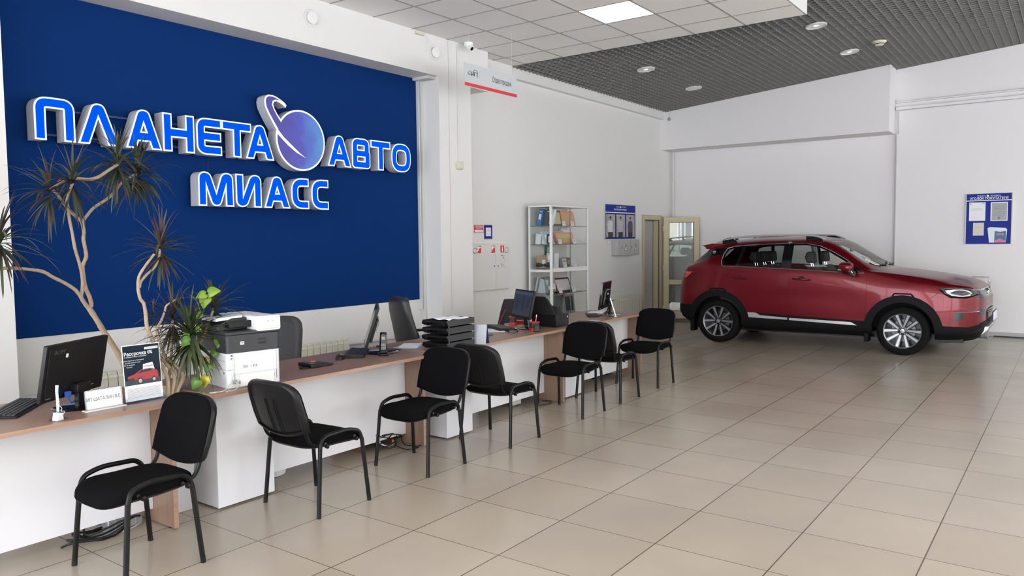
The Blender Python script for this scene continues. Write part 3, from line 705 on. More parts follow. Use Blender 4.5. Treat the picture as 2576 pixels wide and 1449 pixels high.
# 1 monitor seen from behind on the first desk
mon, T, cl, s, bh = monitor('large black monitor seen from behind on the nearest desk, white sticker on its back', 1.93, 4.40, R(120.7), R(11), .50, .302, 1.931, 4.358, .973, kind='flat')
m = MB(); m.M = T; put_text(m, 'acer', .042, face_M((-.0228, .155, .115), (0, -1, 0), (0, 0, 1)), sx=1.25, shear=.2); m.build('logo', mat('dark_logo_grey', (.10, .10, .10), .3), mon, smooth=False)
m = MB(); m.M = T; m.box(-.0235, -.0222, .085, .102, .075, .095); m.build('sticker', PAPER, mon, smooth=False)
m = MB(); m.M = T; m.box(-.024, -.0222, -.135, -.100, -.125, -.095); m.box(-.024, -.0222, -.165, -.145, -.118, -.112); put_text(m, 'lenovo', .014, face_M((-.0228, .20, -.13), (0, -1, 0), (0, 0, 1))); m.build('rating_label', GREYP, mon, smooth=False)
m = MB(); m.prism([(-.125+cl.x, -.1), (.09+cl.x, -.1), (.09+cl.x, .1), (-.125+cl.x, .1)], 'xy', 0, .001)
m = MB(); m.lathe([(.001, 0), (.115, 0), (.118, .006), (.105, .011), (.001, .013)], 40, c=(-.03, 0, 0)); m.build('stand_base', BLKG, mon)
m = MB(); m.box(-.075, -.045, -.035, .035, .008, .14); m.box(-.085, -.03, -.055, .055, .085, .135); m.build('stand_neck', BLKP, mon, bevel=.006)
m = MB(); m.box(-.062, -.04, .078, .102, .075, .105); m.tube(smoothpath([(-.052, .09, .075), (-.055, .07, .04), (-.05, .02, .045), (-.09, -.06, .03), (-.12, -.16, .02)]), .004, 6); m.build('video_plug', mat('vga_blue', (.03, .12, .55), .4), mon)

# keyboard
def keyboard(lb, x, y, rz, w_=.44, d_=.15, kind='flat'):
    t = thing('keyboard', lb, 'keyboard', (x, y, DZ), rz)
    m = MB(); m.prism([(-d_/2, .0), (d_/2, 0), (d_/2, .022), (-d_/2, .010)], 'yz', -w_/2, w_/2)
    m.build('body', BLKP, t, bevel=.004)
    m = MB(); rows = 6
    for r_ in range(rows):
        yy = -d_/2+.014+r_*(d_-.026)/rows; z0 = .010+.012*(yy+d_/2)/d_+.001; n = 20
        for c in range(n):
            if r_ == 0 and 4 < c < 10: continue
            xx = -w_/2+.012+c*(w_-.024)/n
            m.box(xx+.001, xx+(w_-.024)/n-.002, yy+.001, yy+(d_-.026)/rows-.002, z0, z0+.006)
        if r_ == 0: m.box(-w_/2+.012+5*(w_-.024)/n, -w_/2+.012+10*(w_-.024)/n-.002, yy+.001, yy+(d_-.026)/rows-.002, z0, z0+.006)
    m.build('keys', mat('key_black', (.02, .02, .022), .5), t, smooth=False)
    m = MB()
    for sx in (-1, 1): m.box(sx*(w_/2-.04)-.01, sx*(w_/2-.04)+.01, d_/2-.03, d_/2-.02, -.0, .006)
    return t
keyboard('black keyboard at the left edge of the picture on the nearest desk', 1.735, 4.575, R(50), .46, .155)
def mouse(lb, x, y, rz, col=BLKP):
    t = thing('computer_mouse', lb, 'mouse', (x, y, DZ), rz)
    def f(u, v):
        a = u*2*PI; e = v*PI/2; c = math.cos(e); return (.055*math.cos(a)*c**.6, .031*math.sin(a)*c**.6, .036*math.sin(e)*(1-.15*math.cos(a)))
    m = MB(); m.grid(f, 24, 8, closed_u=True); m.f.append([i*8 for i in range(24)][::-1]); m.m.append(0); m.build('shell', col, t, ang=1.2)
    m = MB(); m.lathe([(.001, -.004), (.009, -.004), (.009, .004), (.001, .004)], 12, axis='y', c=(.03, 0, .028)); m.build('wheel', GREYP, t)
    return t
# blue and white brush-like pen stand with clips
t = thing('pen_stand', 'small clear and white pen stand with a blue tipped stem on the nearest desk', 'pen stand', (1.745, 4.125, DZ), R(20))
m = MB(); m.prism(rrect(-.045, .045, -.03, .03, .02), 'xy', 0, .008); m.build('base', ACRYL, t, bevel=.002)
m = MB(); m.prism([(-.02, 0), (.02, 0), (.016, .036), (-.012, .042)], 'xz', -.018, .018); m.build('block', WHP, t, bevel=.003)
m = MB(); m.tube([(0, 0, .035), (.003, 0, .045)], .0075, 10); m.tube([(.0045, 0, .142), (.005, 0, .172)], [.0075, .006], 10); m.build('blue_collar', mat('bright_blue_plastic', (.02, .28, .75), .4), t)
m = MB(); m.tube([(.002, 0, .045), (.004, 0, .09), (.0, 0, .15), (.004, 0, .178)], [.006, .0075, .0065, .008], 10); m.build('stem', WHP, t)
m = MB()
m = MB(); m.lathe([(.001, -.011), (.024, -.011), (.024, -.008), (.001, -.008)], 16, axis='y', c=(-.03, 0, .024)); m.build('disc', ACRYL, t)
m = MB(); m.tube(smoothpath([(.004, .0, .08), (.018, -.008, .06), (.012, -.01, .045), (.03, -.012, .04), (.022, -.01, .025), (.035, -.012, .02)]), .0022, 6); m.build('wire_clip', STEEL, t)
# name plate
t = thing('name_plate', 'small white framed name plate standing at the desk edge between pen stand and poster', 'sign', (2.018, 4.205, DZ), 0)
m = MB(); m.box(-.108, .108, -.022, .028, 0, .005); m.build('base', WHP, t, bevel=.001)
m = MB(); m.M = Matrix.Rotation(R(-8), 4, 'X')
for a in ((-.098, .098, .005, .010), (-.098, .098, .104, .109), (-.098, -.093, .005, .109), (.093, .098, .005, .109)): m.box(a[0], a[1], -.004, .006, a[2], a[3])
m.build('frame', mat('satin_silver', (.38, .38, .41), .35, metal=.5), t, smooth=False)
m = MB(); m.M = Matrix.Rotation(R(-8), 4, 'X'); m.box(-.094, .094, -.001, .003, .008, .106); p = m.build('card', PAPER, t, smooth=False)
m = MB(); m.M = Matrix.Rotation(R(-8), 4, 'X'); put_text(m, 'ИП ШАТАЛИН В.Е.', .026, WL(0, .058, -.0015), sx=.80); m.build('lettering', INK, p, smooth=False)
# advertising poster in an acrylic stand
t = thing('poster_stand', 'advertising poster with a red car in a clear acrylic stand beside the plant', 'poster', (2.245, 4.215, DZ), 0)
m = MB(); m.box(-.115, .115, -.03, .035, 0, .003); m.box(-.115, .115, -.030, -.027, 0, .035); m.box(-.115, -.112, -.03, .035, 0, .03); m.box(.112, .115, -.03, .035, 0, .03); m.build('acrylic_foot', ACRYL, t, smooth=False)
Tp = Matrix.Rotation(R(-5), 4, 'X')
m = MB(); m.M = Tp; m.box(-.108, .108, -.001, .002, .01, .322); m.build('sheet', PAPER, t, smooth=False)
m = MB(); m.M = Tp; m.box(-.104, .104, -.0018, -.001, .098, .318); m.build('print', mat('poster_navy', (.008, .018, .032), .7, spec=.2, noise=.6, nscale=9), t, smooth=False)
m = MB(); m.M = Tp; m.box(-.104, .104, -.0022, -.0018, .098, .128); m.build('road_print', mat('poster_road', (.02, .035, .05), .5), t, smooth=False)
m = MB(); m.M = Tp; put_text(m, 'Рассрочка 0%', .026, WL(-.018, .272, -.0024), bold=True, sx=.95)
put_text(m, 'С ежемесячными платежами', .009, WL(-.035, .256, -.0024))
for k, s_ in enumerate(('Никаких переплат и процентов', 'До 50% первый взнос', 'До 36 месяцев', 'Быстро')): put_text(m, '• '+s_, .0085, WL(-.055+(-.02 if k > 1 else 0), .236-.012*k, -.0024))
m.box(.02, .098, -.0024, -.0019, .290, .303)
m.prism([(.0, .162), (.07, .172), (.06, .215), (.005, .208)], 'xz', -.0024, -.0019)
m.build('lettering', WHT, t, smooth=False)
m = MB(); m.M = Tp; put_text(m, 'КОРПОРАЦИЯ', .009, WL(.06, .2965, -.0026), bold=True); put_text(m, 'НОВЫЙ', .014, WL(.033, .195, -.0026), bold=True); m.build('dark_lettering', INK, t, smooth=False)
m = MB(); m.M = Tp
m.prism([(-.085, .125), (-.088, .148), (-.05, .158), (-.01, .180), (.05, .184), (.085, .165), (.09, .135), (.085, .122)], 'xz', -.0024, -.0019); m.build('red_car_print', mat('poster_red', (.35, .01, .02), .4), t, smooth=False)
m = MB(); m.M = Tp
m.prism([(-.035, .160), (-.005, .176), (.045, .180), (.065, .168)], 'xz', -.0028, -.0024); m.prism([(-.086, .118), (-.087, .136), (-.05, .138), (-.05, .118)], 'xz', -.0028, -.0024)
for cx, r_ in ((-.018, .017), (.062, .014)): m.prism([(cx+r_*math.cos(k*PI/8), .118+r_*1.15*math.sin(k*PI/8)) for k in range(16)], 'xz', -.0030, -.0024)
m.build('dark_car_print', INK, t, smooth=False)
m = MB(); m.M = Tp
for cx, r_ in ((-.018, .010), (.062, .008)): m.prism([(cx+r_*math.cos(k*PI/8), .118+r_*1.15*math.sin(k*PI/8)) for k in range(16)], 'xz', -.0034, -.0028)
for k in range(9): m.box(-.095, .095, -.0016, -.0011, .028+k*.006, .0315+k*.006)
m.build('fine_print', mat('fine_print_grey', (.45, .45, .47), .6), t, smooth=False)

# ------------------------------------------------------------------ office printer
MFW = mat('printer_white', (.72, .73, .74), .4); MFD = mat('printer_anthracite', (.028, .029, .034), .45)
t = thing('office_printer', 'white and anthracite multifunction printer standing on the second desk', 'printer', (2.712, 4.128, DZ), R(-8.5))
W, D = .352, .43
m = MB(); m.prism(rrect(0, W, 0, D, .022), 'xy', .0, .213); body = m.build('lower_body', MFW, t, bevel=.003)
m = MB(); m.prism(rrect(0, W, -.001, D+.002, .022), 'xy', .213, .322); mid = m.build('upper_body', MFD, t, bevel=.002)
m = MB(); m.box(-.002, W+.006, -.003, D+.012, .322, .342); m.build('scanner_bed', MFD, t, bevel=.006)
m = MB(); m.prism([(.0, .342), (W-.155, .342), (W-.155, .415), (.10, .415), (.0, .375)], 'xz', .12, D); m.build('feeder_tray', MFD, t, bevel=.005)
m = MB(); m.prism([(.05, .36), (.23, .36), (.23, .402), (.05, .395)], 'xz', .06, .118); m.build('tray_step', BLKP, t, bevel=.004)
m = MB(); m.prism(rrect(W-.158, W+.006, .342-.008, .427, .016), 'xz', -.004, D-.01); ad = m.build('document_feeder', WHP, t, bevel=.003)
m = MB(); m.box(W-.115, W-.012, -.012, -.004, .345, .405); m.build('feeder_cover', WHP, ad, bevel=.004)
m = MB()
for k in (0, 1):
    for q in (0, 1): m.box(W-.088+k*.035+q*.006, W-.085+k*.035+q*.006, -.0135, -.012, .390, .398)
m.build('hinge_slots', GREYP, ad, smooth=False)
m = MB(); m.prism([(-.001, .42), (.17, .43), (.17, .412), (.0, .40)], 'xz', .13, D-.04); m.build('paper_guide', mat('tray_white', (.7, .73, .75), .4), t, bevel=.002)
m = MB(); m.box(.045, W-.030, -.006, .0, .085, .205); m.build('rear_cover', MFW, t, bevel=.002)
m = MB(); m.box(.078, W-.050, -.012, .0, .006, .078); m.build('tray_flap', WHP, t, bevel=.003)
m = MB(); m.box(.076, .079, -.008, -.0, .022, .040); m.box(W-.052, W-.047, -.008, 0, .045, .062); m.box(.026, .036, -.002, .001, .195, .205); m.box(.026, .036, -.002, .001, .176, .186)
for a in (.205, .212): pass
m.box(.045, .047, -.002, .001, .03, .20); m.box(W-.030, W-.028, -.002, .001, .03, .205); m.box(0.0, .046, -.0012, .001, .112, .1135)
m.box(-.0012, .001, .02, D-.02, .112, .1135); m.box(-.0012, .001, .02, D-.02, .165, .1662)
m.build('seams', mat('printer_seam', (.10, .10, .11), .6), body, smooth=False)
m = MB()
for z in (.255, .279): 
    for k in range(14): m.box(.205+k*.004, .2072+k*.004, -.0025, .0, z, z+.013)
m.build('vent_slots', INK, mid, smooth=False)
m = MB(); m.box(.088, .112, -.0035, .0, .262, .281); m.build('serial_sticker', PAPER, mid, smooth=False)
m = MB()
for k in range(3): m.box(.092, .108, -.0042, -.0035, .267+k*.0038, .2688+k*.0038)
m.build('sticker_print', INK, mid, smooth=False)
m = MB()
for k in range(4): m.box(.098, .13, -.0068, -.006, .118+k*.0045, .1205+k*.0045)
m.box(.145, .155, -.0068, -.006, .124, .128)
for k in range(3): m.box(.163+k*.010, .169+k*.010, -.0068, -.006, .118, .134)
for y in (.036, .042, .048): m.box(-.0015, 0, y, y+.004, .085, .10)
m.build('type_plate_print', GREYP, body, smooth=False)
m = MB()
for k in range(9): m.box(-.0025, .0, .19, .235, .128+k*.0055, .1305+k*.0055)
m.build('side_louvre', INK, body, smooth=False)
m = MB(); m.box(.030, .056, -.016, .0, .028, .052); m.build('mains_plug', GREYP, t, bevel=.004)
m = MB(); m.tube(smoothpath([(.045, -.018, .038), (.052, -.04, .02), (.01, -.075, .004), (-.03, -.085, .004), (-.055, -.092, .004)], 6), .0035, 8); m.build('mains_cable', mat('light_grey_cable', (.55, .55, .52), .5), t)
m = MB(); m.tube(smoothpath([(.031, -.002, .181), (.038, -.015, .165), (.032, -.025, .11), (.0, -.05, .05), (-.055, -.07, .008), (-.105, -.05, .004), (-.13, -.045, .004), (-.128, -.06, .004), (-.105, -.075, .003)], 6), .003, 8); m.build('data_cable', MATS['light_grey_cable'], t)

# calculator
t = thing('calculator', 'black desk calculator lying beside the white printer', 'calculator', (3.58, 4.365, DZ), R(-3))
m = MB(); m.prism([(-.095, .004), (.095, .004), (.095, .016), (-.095, .034), (-.10, .03)], 'xz', -.075, .075); 
m.M = Matrix.Identity(4); m.build('body', BLKP, t, bevel=.005)
m = MB()
for i in range(5):
    for j in range(5): m.box(-.045+i*.024, -.028+i*.024, -.055+j*.022, -.040+j*.022, .021, .030-(i*.0022))
m.build('keys', DGREY, t, bevel=.001)
m = MB(); m.box(-.02, .0, .033, .048, .026, .0335); m.box(.004, .022, .033, .048, .024, .031); m.build('orange_keys', mat('orange_red_key', (.8, .10, .03), .5), t, smooth=False)
m = MB(); m.box(-.09, -.055, -.055, .055, .029, .0365); m.build('display', mat('calc_display', (.10, .12, .11), .2), t, smooth=False)
m = MB(); m.box(-.155, -.095, -.05, -.015, .0, .012); m.build('battery_strap', BLKP, t, bevel=.003)
# second workplace: keyboard, mouse, monitor edge-on, phone
keyboard('black keyboard standing in front of the monitor seen edge-on on the second desk', 4.135, 4.545, R(41), .43, .16)
mouse('black computer mouse left of the keyboard on the second desk', 3.88, 4.455, R(30))
mon, T, cl, s, bh = monitor('black monitor seen exactly edge-on beside the cordless phone', 4.29, 4.46, R(137), R(18), .50, .325, 4.235, 4.49, .975)
m = MB(); m.lathe([(.001, 0), (.125, 0), (.127, .006), (.115, .012), (.001, .014)], 40, c=(-.02, 0, 0)); m.build('stand_base', BLKG, mon)
m = MB(); m.tube([(-.03, 0, .008), (-.035, 0, .16)], [.032, .026], 12); m.build('stand_neck', BLKP, mon)
m = MB(); m.M = T; m.tube(smoothpath([(-.03, .10, .09), (-.05, .13, .04), (-.045, .16, -.02)]), .004, 6); m.build('cable', GREYP, mon)
t = thing('cordless_phone', 'black cordless phone upright in its charging cradle', 'phone', (4.20, 4.318, DZ), R(-135))
m = MB(); m.prism(rrect(-.05, .05, -.04, .04, .02), 'xy', 0, .02); m.prism(rrect(-.035, .03, -.032, .032, .012), 'xy', .02, .045); m.build('cradle', BLKG, t, bevel=.006)
m = MB(); m.M = Matrix.Translation((0, 0, .028)) @ Matrix.Rotation(R(-7), 4, 'Y'); m.prism(rrect(-.024, .024, 0, .142, .018), 'yz', -.012, .012); ph = m.build('handset', BLKG, t, bevel=.005)
m = MB(); m.M = Matrix.Translation((0, 0, .028)) @ Matrix.Rotation(R(-7), 4, 'Y')
for i in range(3):
    for j in range(4): m.box(.0122, .0135, -.017+i*.012, -.008+i*.012, .02+j*.012, .027+j*.012)
m.box(.0122, .0130, -.012, .012, .095, .118); m.build('keypad', GREYP, ph, smooth=False)
m = MB(); m.tube(smoothpath([(4.24, 4.35, .756), (4.32, 4.40, .757), (4.38, 4.36, .756), (4.40, 4.44, .757), (4.47, 4.40, .756), (4.46, 4.50, .757), (4.38, 4.52, .756), (4.33, 4.47, .757)], 6), .003, 6)
tag(m.build('phone_cable', BLKP), 'thin black cable looped on the desk behind the cordless phone', 'cable')
t = thing('cable_grommet', 'white cable disc with a dark flap lying at the far corner of the second desk', 'grommet', (4.40, 4.42, DZ), R(-20))
m = MB(); m.lathe([(.001, 0), (.045, 0), (.047, .003), (.04, .006), (.001, .006)], 24); m.build('disc', WHP, t)
m = MB(); m.tube(smoothpath([(-.02, 0, .006), (-.06, .02, .03), (-.12, .05, .045)]), [.008]*9, 6); m.build('flap', DGREY, t)

# document trays
TR = mat('tray_black', (.011, .011, .012), .4)
def tray(z, lb, first=None):
    t = thing('document_tray', lb, 'tray', (4.72, 4.10, z), R(2), 'black stacked document trays')
    L_, Dp, H_ = .345, .25, .050
    m = MB(); m.box(0, L_, 0, .003, 0, H_); m.build('side_wall', TR, t, smooth=False)
    m = MB(); m.box(0, L_, Dp-.003, Dp, 0, H_); m.build('side_wall', TR, t, smooth=False)
    m = MB(); m.box(L_-.003, L_, .003, Dp-.003, 0, H_)
    m.build('rear_wall', TR, t, smooth=False)
    m = MB(); m.box(.0, L_-.003, .003, Dp-.003, .0, .003); m.build('floor_plate', TR, t, smooth=False)
    # scooped open front with slots, leaning out
    m = MB(); n = 13; y0, y1 = .0, Dp
    for k in range(n+1):
        y = y0+.03+(y1-y0-.06)*k/n; m.add([(-.0, y-.004, .0), (-.0, y+.004, .0), (-.022, y+.004, .030), (-.022, y-.004, .030)], [(0, 1, 2, 3), (3, 2, 1, 0)])
    m.add([(0, 0, 0), (0, Dp, 0), (-.005, Dp, .007), (-.005, 0, .007)], [(0, 1, 2, 3)]); m.add([(-.022, 0, .030), (-.022, Dp, .030), (-.034, Dp+.0, .046), (-.030, .0, .046)], [(0, 1, 2, 3)])
    for y in (0.0, Dp-.03): m.add([(0, y, 0), (0, y+.03, 0), (-.03, y+.03, .046), (-.03, y, .046)], [(0, 1, 2, 3)])
    m.build('front_scoop', TR, t, smooth=False, solid=.002)
    m = MB(); m.prism([(0, 0), (0, H_), (-.03, .046), (-.015, .03)], 'xz', 0, .003); m.build('cheek', TR, t, smooth=False)
    m = MB(); m.prism([(0, 0), (0, H_), (-.03, H_), (-.045, .02), (-.02, .01)], 'xz', Dp-.003, Dp); m.build('cheek', TR, t, smooth=False)
    for p_ in ((.003,), (Dp-.008,)): pass
    return t
for k, lb in enumerate(('lowest black document tray, resting on the desk', 'second black document tray from the bottom of the stack', 'third black document tray from the bottom, under the topmost', 'topmost black document tray holding crumpled papers')):
    tray(DZ+.0615*k, lb)
m = MB()
for k in range(3):
    for y in (.008, .235): m.box(4.73, 4.735, 4.10+y, 4.105+y, DZ+.05+.0615*k, DZ+.0615*(k+1)); m.box(5.03, 5.035, 4.10+y, 4.105+y, DZ+.05+.0615*k, DZ+.0615*(k+1))
tag(m.build('tray_risers', STEEL, smooth=False), 'small steel risers holding the black trays apart', 'risers')
m = MB()
def pap(u, v): return (4.76+.26*u, 4.13+.17*v, DZ+.0615*3+.045+.010*math.sin(7*u+3*v)*math.sin(5*v+1)+.012*v)
m.grid(pap, 12, 8); tag(m.build('crumpled_papers', PAPER, solid=.002), 'crumpled white papers in the topmost black tray', 'paper')
t = thing('brochures', 'bluish brochures lying on the desk left of the black trays', 'brochures', (4.70, 4.50, DZ), R(20))
m = MB(); m.box(-.14, .14, -.10, .10, 0, .004); m.build('lower_brochure', mat('brochure_blue', (.35, .45, .6), .5, noise=.5, nscale=8), t, smooth=False)
m = MB(); m.M = Matrix.Rotation(R(14), 4, 'Z'); m.box(-.10, .14, -.07, .09, .004, .008); m.build('upper_brochure', PAPER, t, smooth=False)
# desk calendar
t = thing('desk_calendar', 'small tent shaped desk calendar right of the black trays', 'calendar', (5.13, 4.115, DZ), R(-75))
m = MB(); m.prism([(-.035, 0), (-.032, 0), (.0025, .165), (-.0005, .165)], 'yz', -.075, .075); m.build('page', mat('calendar_grey', (.50, .52, .58), .6), t, smooth=False)
m = MB(); m.prism([(.045, 0), (.048, 0), (.003, .165), (.0, .165)], 'yz', -.075, .075); m.build('page', mat('calendar_navy', (.03, .05, .14), .5), t, smooth=False)
t = thing('mobile_phone', 'thin dark phone lying flat between calendar and keyboard', 'phone', (5.60, 4.42, DZ), R(75))
m = MB(); m.prism(rrect(-.035, .035, -.07, .07, .008), 'xy', 0, .009); m.build('body', DGREY, t, bevel=.002)
m = MB(); m.prism(rrect(-.032, .032, -.067, .067, .006), 'xy', .0091, .0096); m.build('glass', BLKG, t, smooth=False)
# third workplace
scr = mat('desktop_screen', (.035, .038, .045), .3, emis=(.05, .055, .065), es=.25)
mon, T, cl, s, bh = monitor('monitor with a dim desktop picture on its screen, beside the red pen cup', 6.23, 4.39, R(149), R(12.2), .455, .282, 6.193, 4.412, 1.0, screen=scr)
m = MB(); m.M = T
for a, b, c, d in ((-.17, -.09, -.06, .05), (-.02, .05, -.07, .08), (-.075, -.03, -.02, .03), (.08, .16, -.03, .06)): m.box(.0051, .0055, a, b, c, d)
m.build('window_shapes', mat('screen_shape', (.02, .026, .045), .3, emis=(.03, .04, .07), es=.2), s, smooth=False)
m = MB(); m.M = T; m.box(.0051, .0056, -.21, .21, .095, .12); m.build('window_bar', mat('screen_bar', (.05, .055, .07), .3, emis=(.06, .07, .09), es=.3), s, smooth=False)
m = MB(); m.lathe([(.001, 0), (.11, 0), (.112, .006), (.10, .011), (.001, .013)], 40, c=(-.03, 0, 0)); m.build('stand_base', BLKG, mon)
m = MB(); m.prism([(-.055, .0), (-.035, 0), (-.005, .15), (-.03, .15)], 'xz', -.035, .035); m.build('stand_neck', mat('silver_stand', (.35, .37, .42), .3, metal=.5), mon, bevel=.004)
keyboard('black contoured keyboard with palm rest in front of the monitor with the dim desktop picture', 6.13, 4.64, R(58), .43, .19)
t = thing('paper_sheets', 'white sheets lying under the contoured keyboard', 'paper', (5.98, 4.60, DZ), R(38))
m = MB(); m.box(-.15, .11, -.10, .10, 0, .002); m.build('sheet', PAPER, t, smooth=False)
mouse('black computer mouse in front of the contoured keyboard', 5.965, 4.37, R(-30), BLKG)
def pencup(x, y, rz, lb):
    t = thing('pen_cup', lb, 'pen cup', (x, y, DZ), rz, 'red and black pen organisers')
    m = MB(); m.prism(rrect(-.045, .045, -.035, .035, .012), 'xy', 0, .03); m.build('red_base', mat('organiser_red', (.55, .02, .025), .35), t, bevel=.002)
    m = MB(); m.prism(rrect(-.042, .042, -.032, .032, .010), 'xy', .03, .082); m.build('mesh_body', mat('organiser_black', (.02, .02, .02), .5), t)
    m = MB(); m.tube([(a, b, .086) for a, b in rrect(-.043, .043, -.033, .033, .011)], .005, 6, closed=True); m.build('red_rim', MATS['organiser_red'], t)
    return t
t = pencup(6.135, 4.235, R(-32), 'red and black pen cup holding a red and white pen on the third desk')
m = MB(); m.tube([(.01, .01, .04), (.03, .008, .155)], .0055, 8); m.build('pen', WHP, t)
m = MB(); m.tube([(.005, .0, .04), (.02, -.004, .135)], .0045, 8); m.build('pen', MATS['organiser_red'], t)
t = thing('stapler_stand', 'small dark holder with clear foot in front of the red pen cup', 'holder', (6.075, 4.165, DZ), R(-50))
m = MB(); m.prism([(-.03, .0), (.03, 0), (.02, .055), (.008, .065), (-.012, .065), (-.022, .05)], 'xz', -.012, .012); m.build('body', BLKG, t, bevel=.004)
m = MB(); m.box(-.04, .035, -.025, .02, 0, .006); m.build('foot', ACRYL, t, bevel=.002)
t = pencup(6.45, 4.72, R(20), 'red and black organiser behind the monitor with the dim desktop picture')
m = MB(); m.tube([(0, 0, .05), (-.02, 0, .16)], .004, 6); m.build('pen', BLKP, t)
t = thing('paper_box', 'red and white note box partly behind the monitor with the dim desktop picture', 'box', (6.62, 4.76, DZ), R(20))
m = MB()
for a, b in ((-.06, -.05), (.06, -.05), (-.06, .05), (.06, .05)): m.tube([(a, b, 0), (a, b, .10)], .0025, 5)
m.tube([(-.06, -.05, .10), (.06, -.05, .10), (.06, .05, .10), (-.06, .05, .10)], .004, 6, closed=True); m.build('wire_frame', MATS['organiser_red'], t)
m = MB(); m.box(-.055, .055, -.045, .045, 0, .03); m.build('base', MATS['organiser_red'], t)
# black inkjet printer with raised paper support
t = thing('inkjet_printer', 'black inkjet printer with raised grey paper support behind the pen cup', 'printer', (6.655, 4.205, DZ), R(0))
m = MB(); m.prism([(-.175, 0), (.065, 0), (.065, .118), (.055, .124), (-.05, .128), (-.175, .128)], 'xz', .0, .40); m.build('body', BLKP, t, bevel=.006)
m = MB(); m.prism([(0.0, .126), (.40, .126), (.40, .20), (.30, .305), (.12, .305), (.04, .2)], 'yz', -.20, -.165); m.M = Matrix.Identity(4); m.build('open_lid', mat('printer_matt_black', (.006, .006, .007), .8), t, bevel=.003)
m = MB(); m.prism([(.00, .12), (.40, .12), (.40, .16), (.33, .235), (.0, .20)], 'yz', -.16, -.09); m.build('rear_feeder', MATS['printer_matt_black'], t, bevel=.003)
m = MB(); m.prism([(.10, .29), (.30, .29), (.28, .335), (.13, .345)], 'yz', -.185, -.175); m.build('paper_support', mat('support_grey', (.20, .20, .22), .4), t, bevel=.002)
m = MB(); m.box(.0655, .0665, .02, .0305, .085, .10); m.box(.03, .042, -.0012, 0, .085, .102); m.build('sticker', PAPER, t, smooth=False)
m = MB(); m.box(-.172, .062, -.002, .0, .06, .0615); m.box(.0, .012, -.004, 0, .005, .12); m.build('seam', DGREY, t, smooth=False)
# fourth workplace
mon, T, cl, s, bh = monitor('glossy black monitor seen obliquely from behind on the farthest desk', 7.78, 4.345, R(108), R(8), .50, .31, 7.758, 4.372, .992, kind='glossback')
m = MB(); m.M = T; m.lathe([(.001, -.0445), (.013, -.0445), (.013, -.042)], 16, axis='x', c=(0, .02, .02)); m.build('logo_dot', WHT, mon)
m = MB(); m.tube([(-.03, 0, .2), (-.09, .0, .004)], .010, 8); m.build('stand_strut', CHROME, mon)
m = MB(); m.tube([(-.03, -.03, .16), (.03, -.03, .006)], .008, 8); m.build('stand_strut', BLKG, mon)
m = MB(); m.prism([(-.13, -.11), (-.10, -.12), (.09, -.02), (.09, .02), (-.10, .12), (-.13, .11), (-.06, 0)], 'xy', 0, .010); m.build('stand_base', STEEL, mon, bevel=.002)
keyboard('black keyboard pointing towards the camera on the farthest desk', 7.70, 4.50, R(35), .36, .13)
t = thing('paper_pile', 'crumpled white papers behind the farthest keyboard', 'paper', (7.83, 4.52, DZ), R(20))
m = MB(); m.grid(lambda u, v: (-.14+.28*u, -.09+.18*v, .030+.008*math.sin(9*u)*math.sin(6*v)), 10, 8); m.build('sheets', PAPER, t, solid=.003)
t = thing('paper_sheet', 'printed paper sheet lying at the front edge of the farthest desk', 'paper', (7.00, 4.215, DZ), R(-6))
m = MB(); m.box(-.26, .26, -.05, .06, 0, .002); m.build('sheet', mat('printed_paper', (.66, .66, .65), .7, noise=.25, nscale=14), t, smooth=False)
m = MB(); m.tube(smoothpath([(7.90, 4.45, .757), (7.98, 4.50, .78), (8.02, 4.40, .757), (8.05, 4.48, .757), (8.09, 4.55, .757)], 5), .004, 6); tag(m.build('monitor_cable', BLKP), 'black cable behind the glossy monitor on the farthest desk', 'cable')
t = thing('desk_microphone', 'small black stalk right of the glossy monitor on the farthest desk', 'stalk', (7.96, 4.42, DZ), 0)
m = MB(); m.prism([(-.02, 0), (.02, 0), (.035, .15), (.022, .155)], 'xz', -.012, .012); m.build('body', BLKP, t, bevel=.003)

# ------------------------------------------------------------------ things under the desks
t = thing('cable_heap', 'silver power supply with black cables under the nearest desk', 'cables', (2.19, 4.43, 0), R(3))
m = MB(); m.box(-.11, .09, -.06, .04, 0, .085); m.build('supply_box', mat('silver_box', (.55, .56, .60), .3, metal=.5), t, bevel=.006)
m = MB()
for k in range(5): m.box(-.105+k*.04, -.075+k*.04, -.062, -.06, .01, .075)
m.build('grooves', GREYP, t, smooth=False)
m = MB()
for k in range(5):
    pts = [(-.20+.16*math.cos(a)+.03*k, -.05+.07*math.sin(a), .012+.012*k+.02*math.sin(2*a+k)) for a in [q*2*PI/16 for q in range(16)]]
    m.tube(pts, .006, 6, closed=True)
m.build('cables', BLKP, t)
m = MB(); m.tube(smoothpath([(-.3, .02, .01), (-.1, -.09, .008), (.05, -.075, .008), (.12, .0, .03), (.10, .05, .3)], 5), .004, 6); m.build('white_cable', TRIM, t)
ORG = wood('orange_veneer', (.45, .14, .055), (.55, .19, .08), .4)
t = thing('orange_cabinet', 'small orange-brown wooden cabinet under the second desk', 'cabinet', (4.05, 4.42, 0), R(2))
m = MB(); m.box(0, .018, 0, .34, .01, .55); m.build('side_panel', wood('red_brown_veneer', (.19, .06, .035), (.25, .085, .05), .4), t)
m = MB(); m.box(.33, .348, 0, .34, .01, .55); m.build('side_panel', MATS['red_brown_veneer'], t)
m = MB(); m.box(.018, .33, .005, .34, .06, .078); m.build('shelf', MATS['red_brown_veneer'], t)
m = MB(); m.box(0, .018, -.003, 0, .01, .55); m.box(.33, .348, -.003, 0, .01, .55); m.box(.018, .33, -.003, .004, .055, .080); m.build('front_edging', mat('bright_orange_edge', (.80, .33, .11), .5), t, smooth=False)
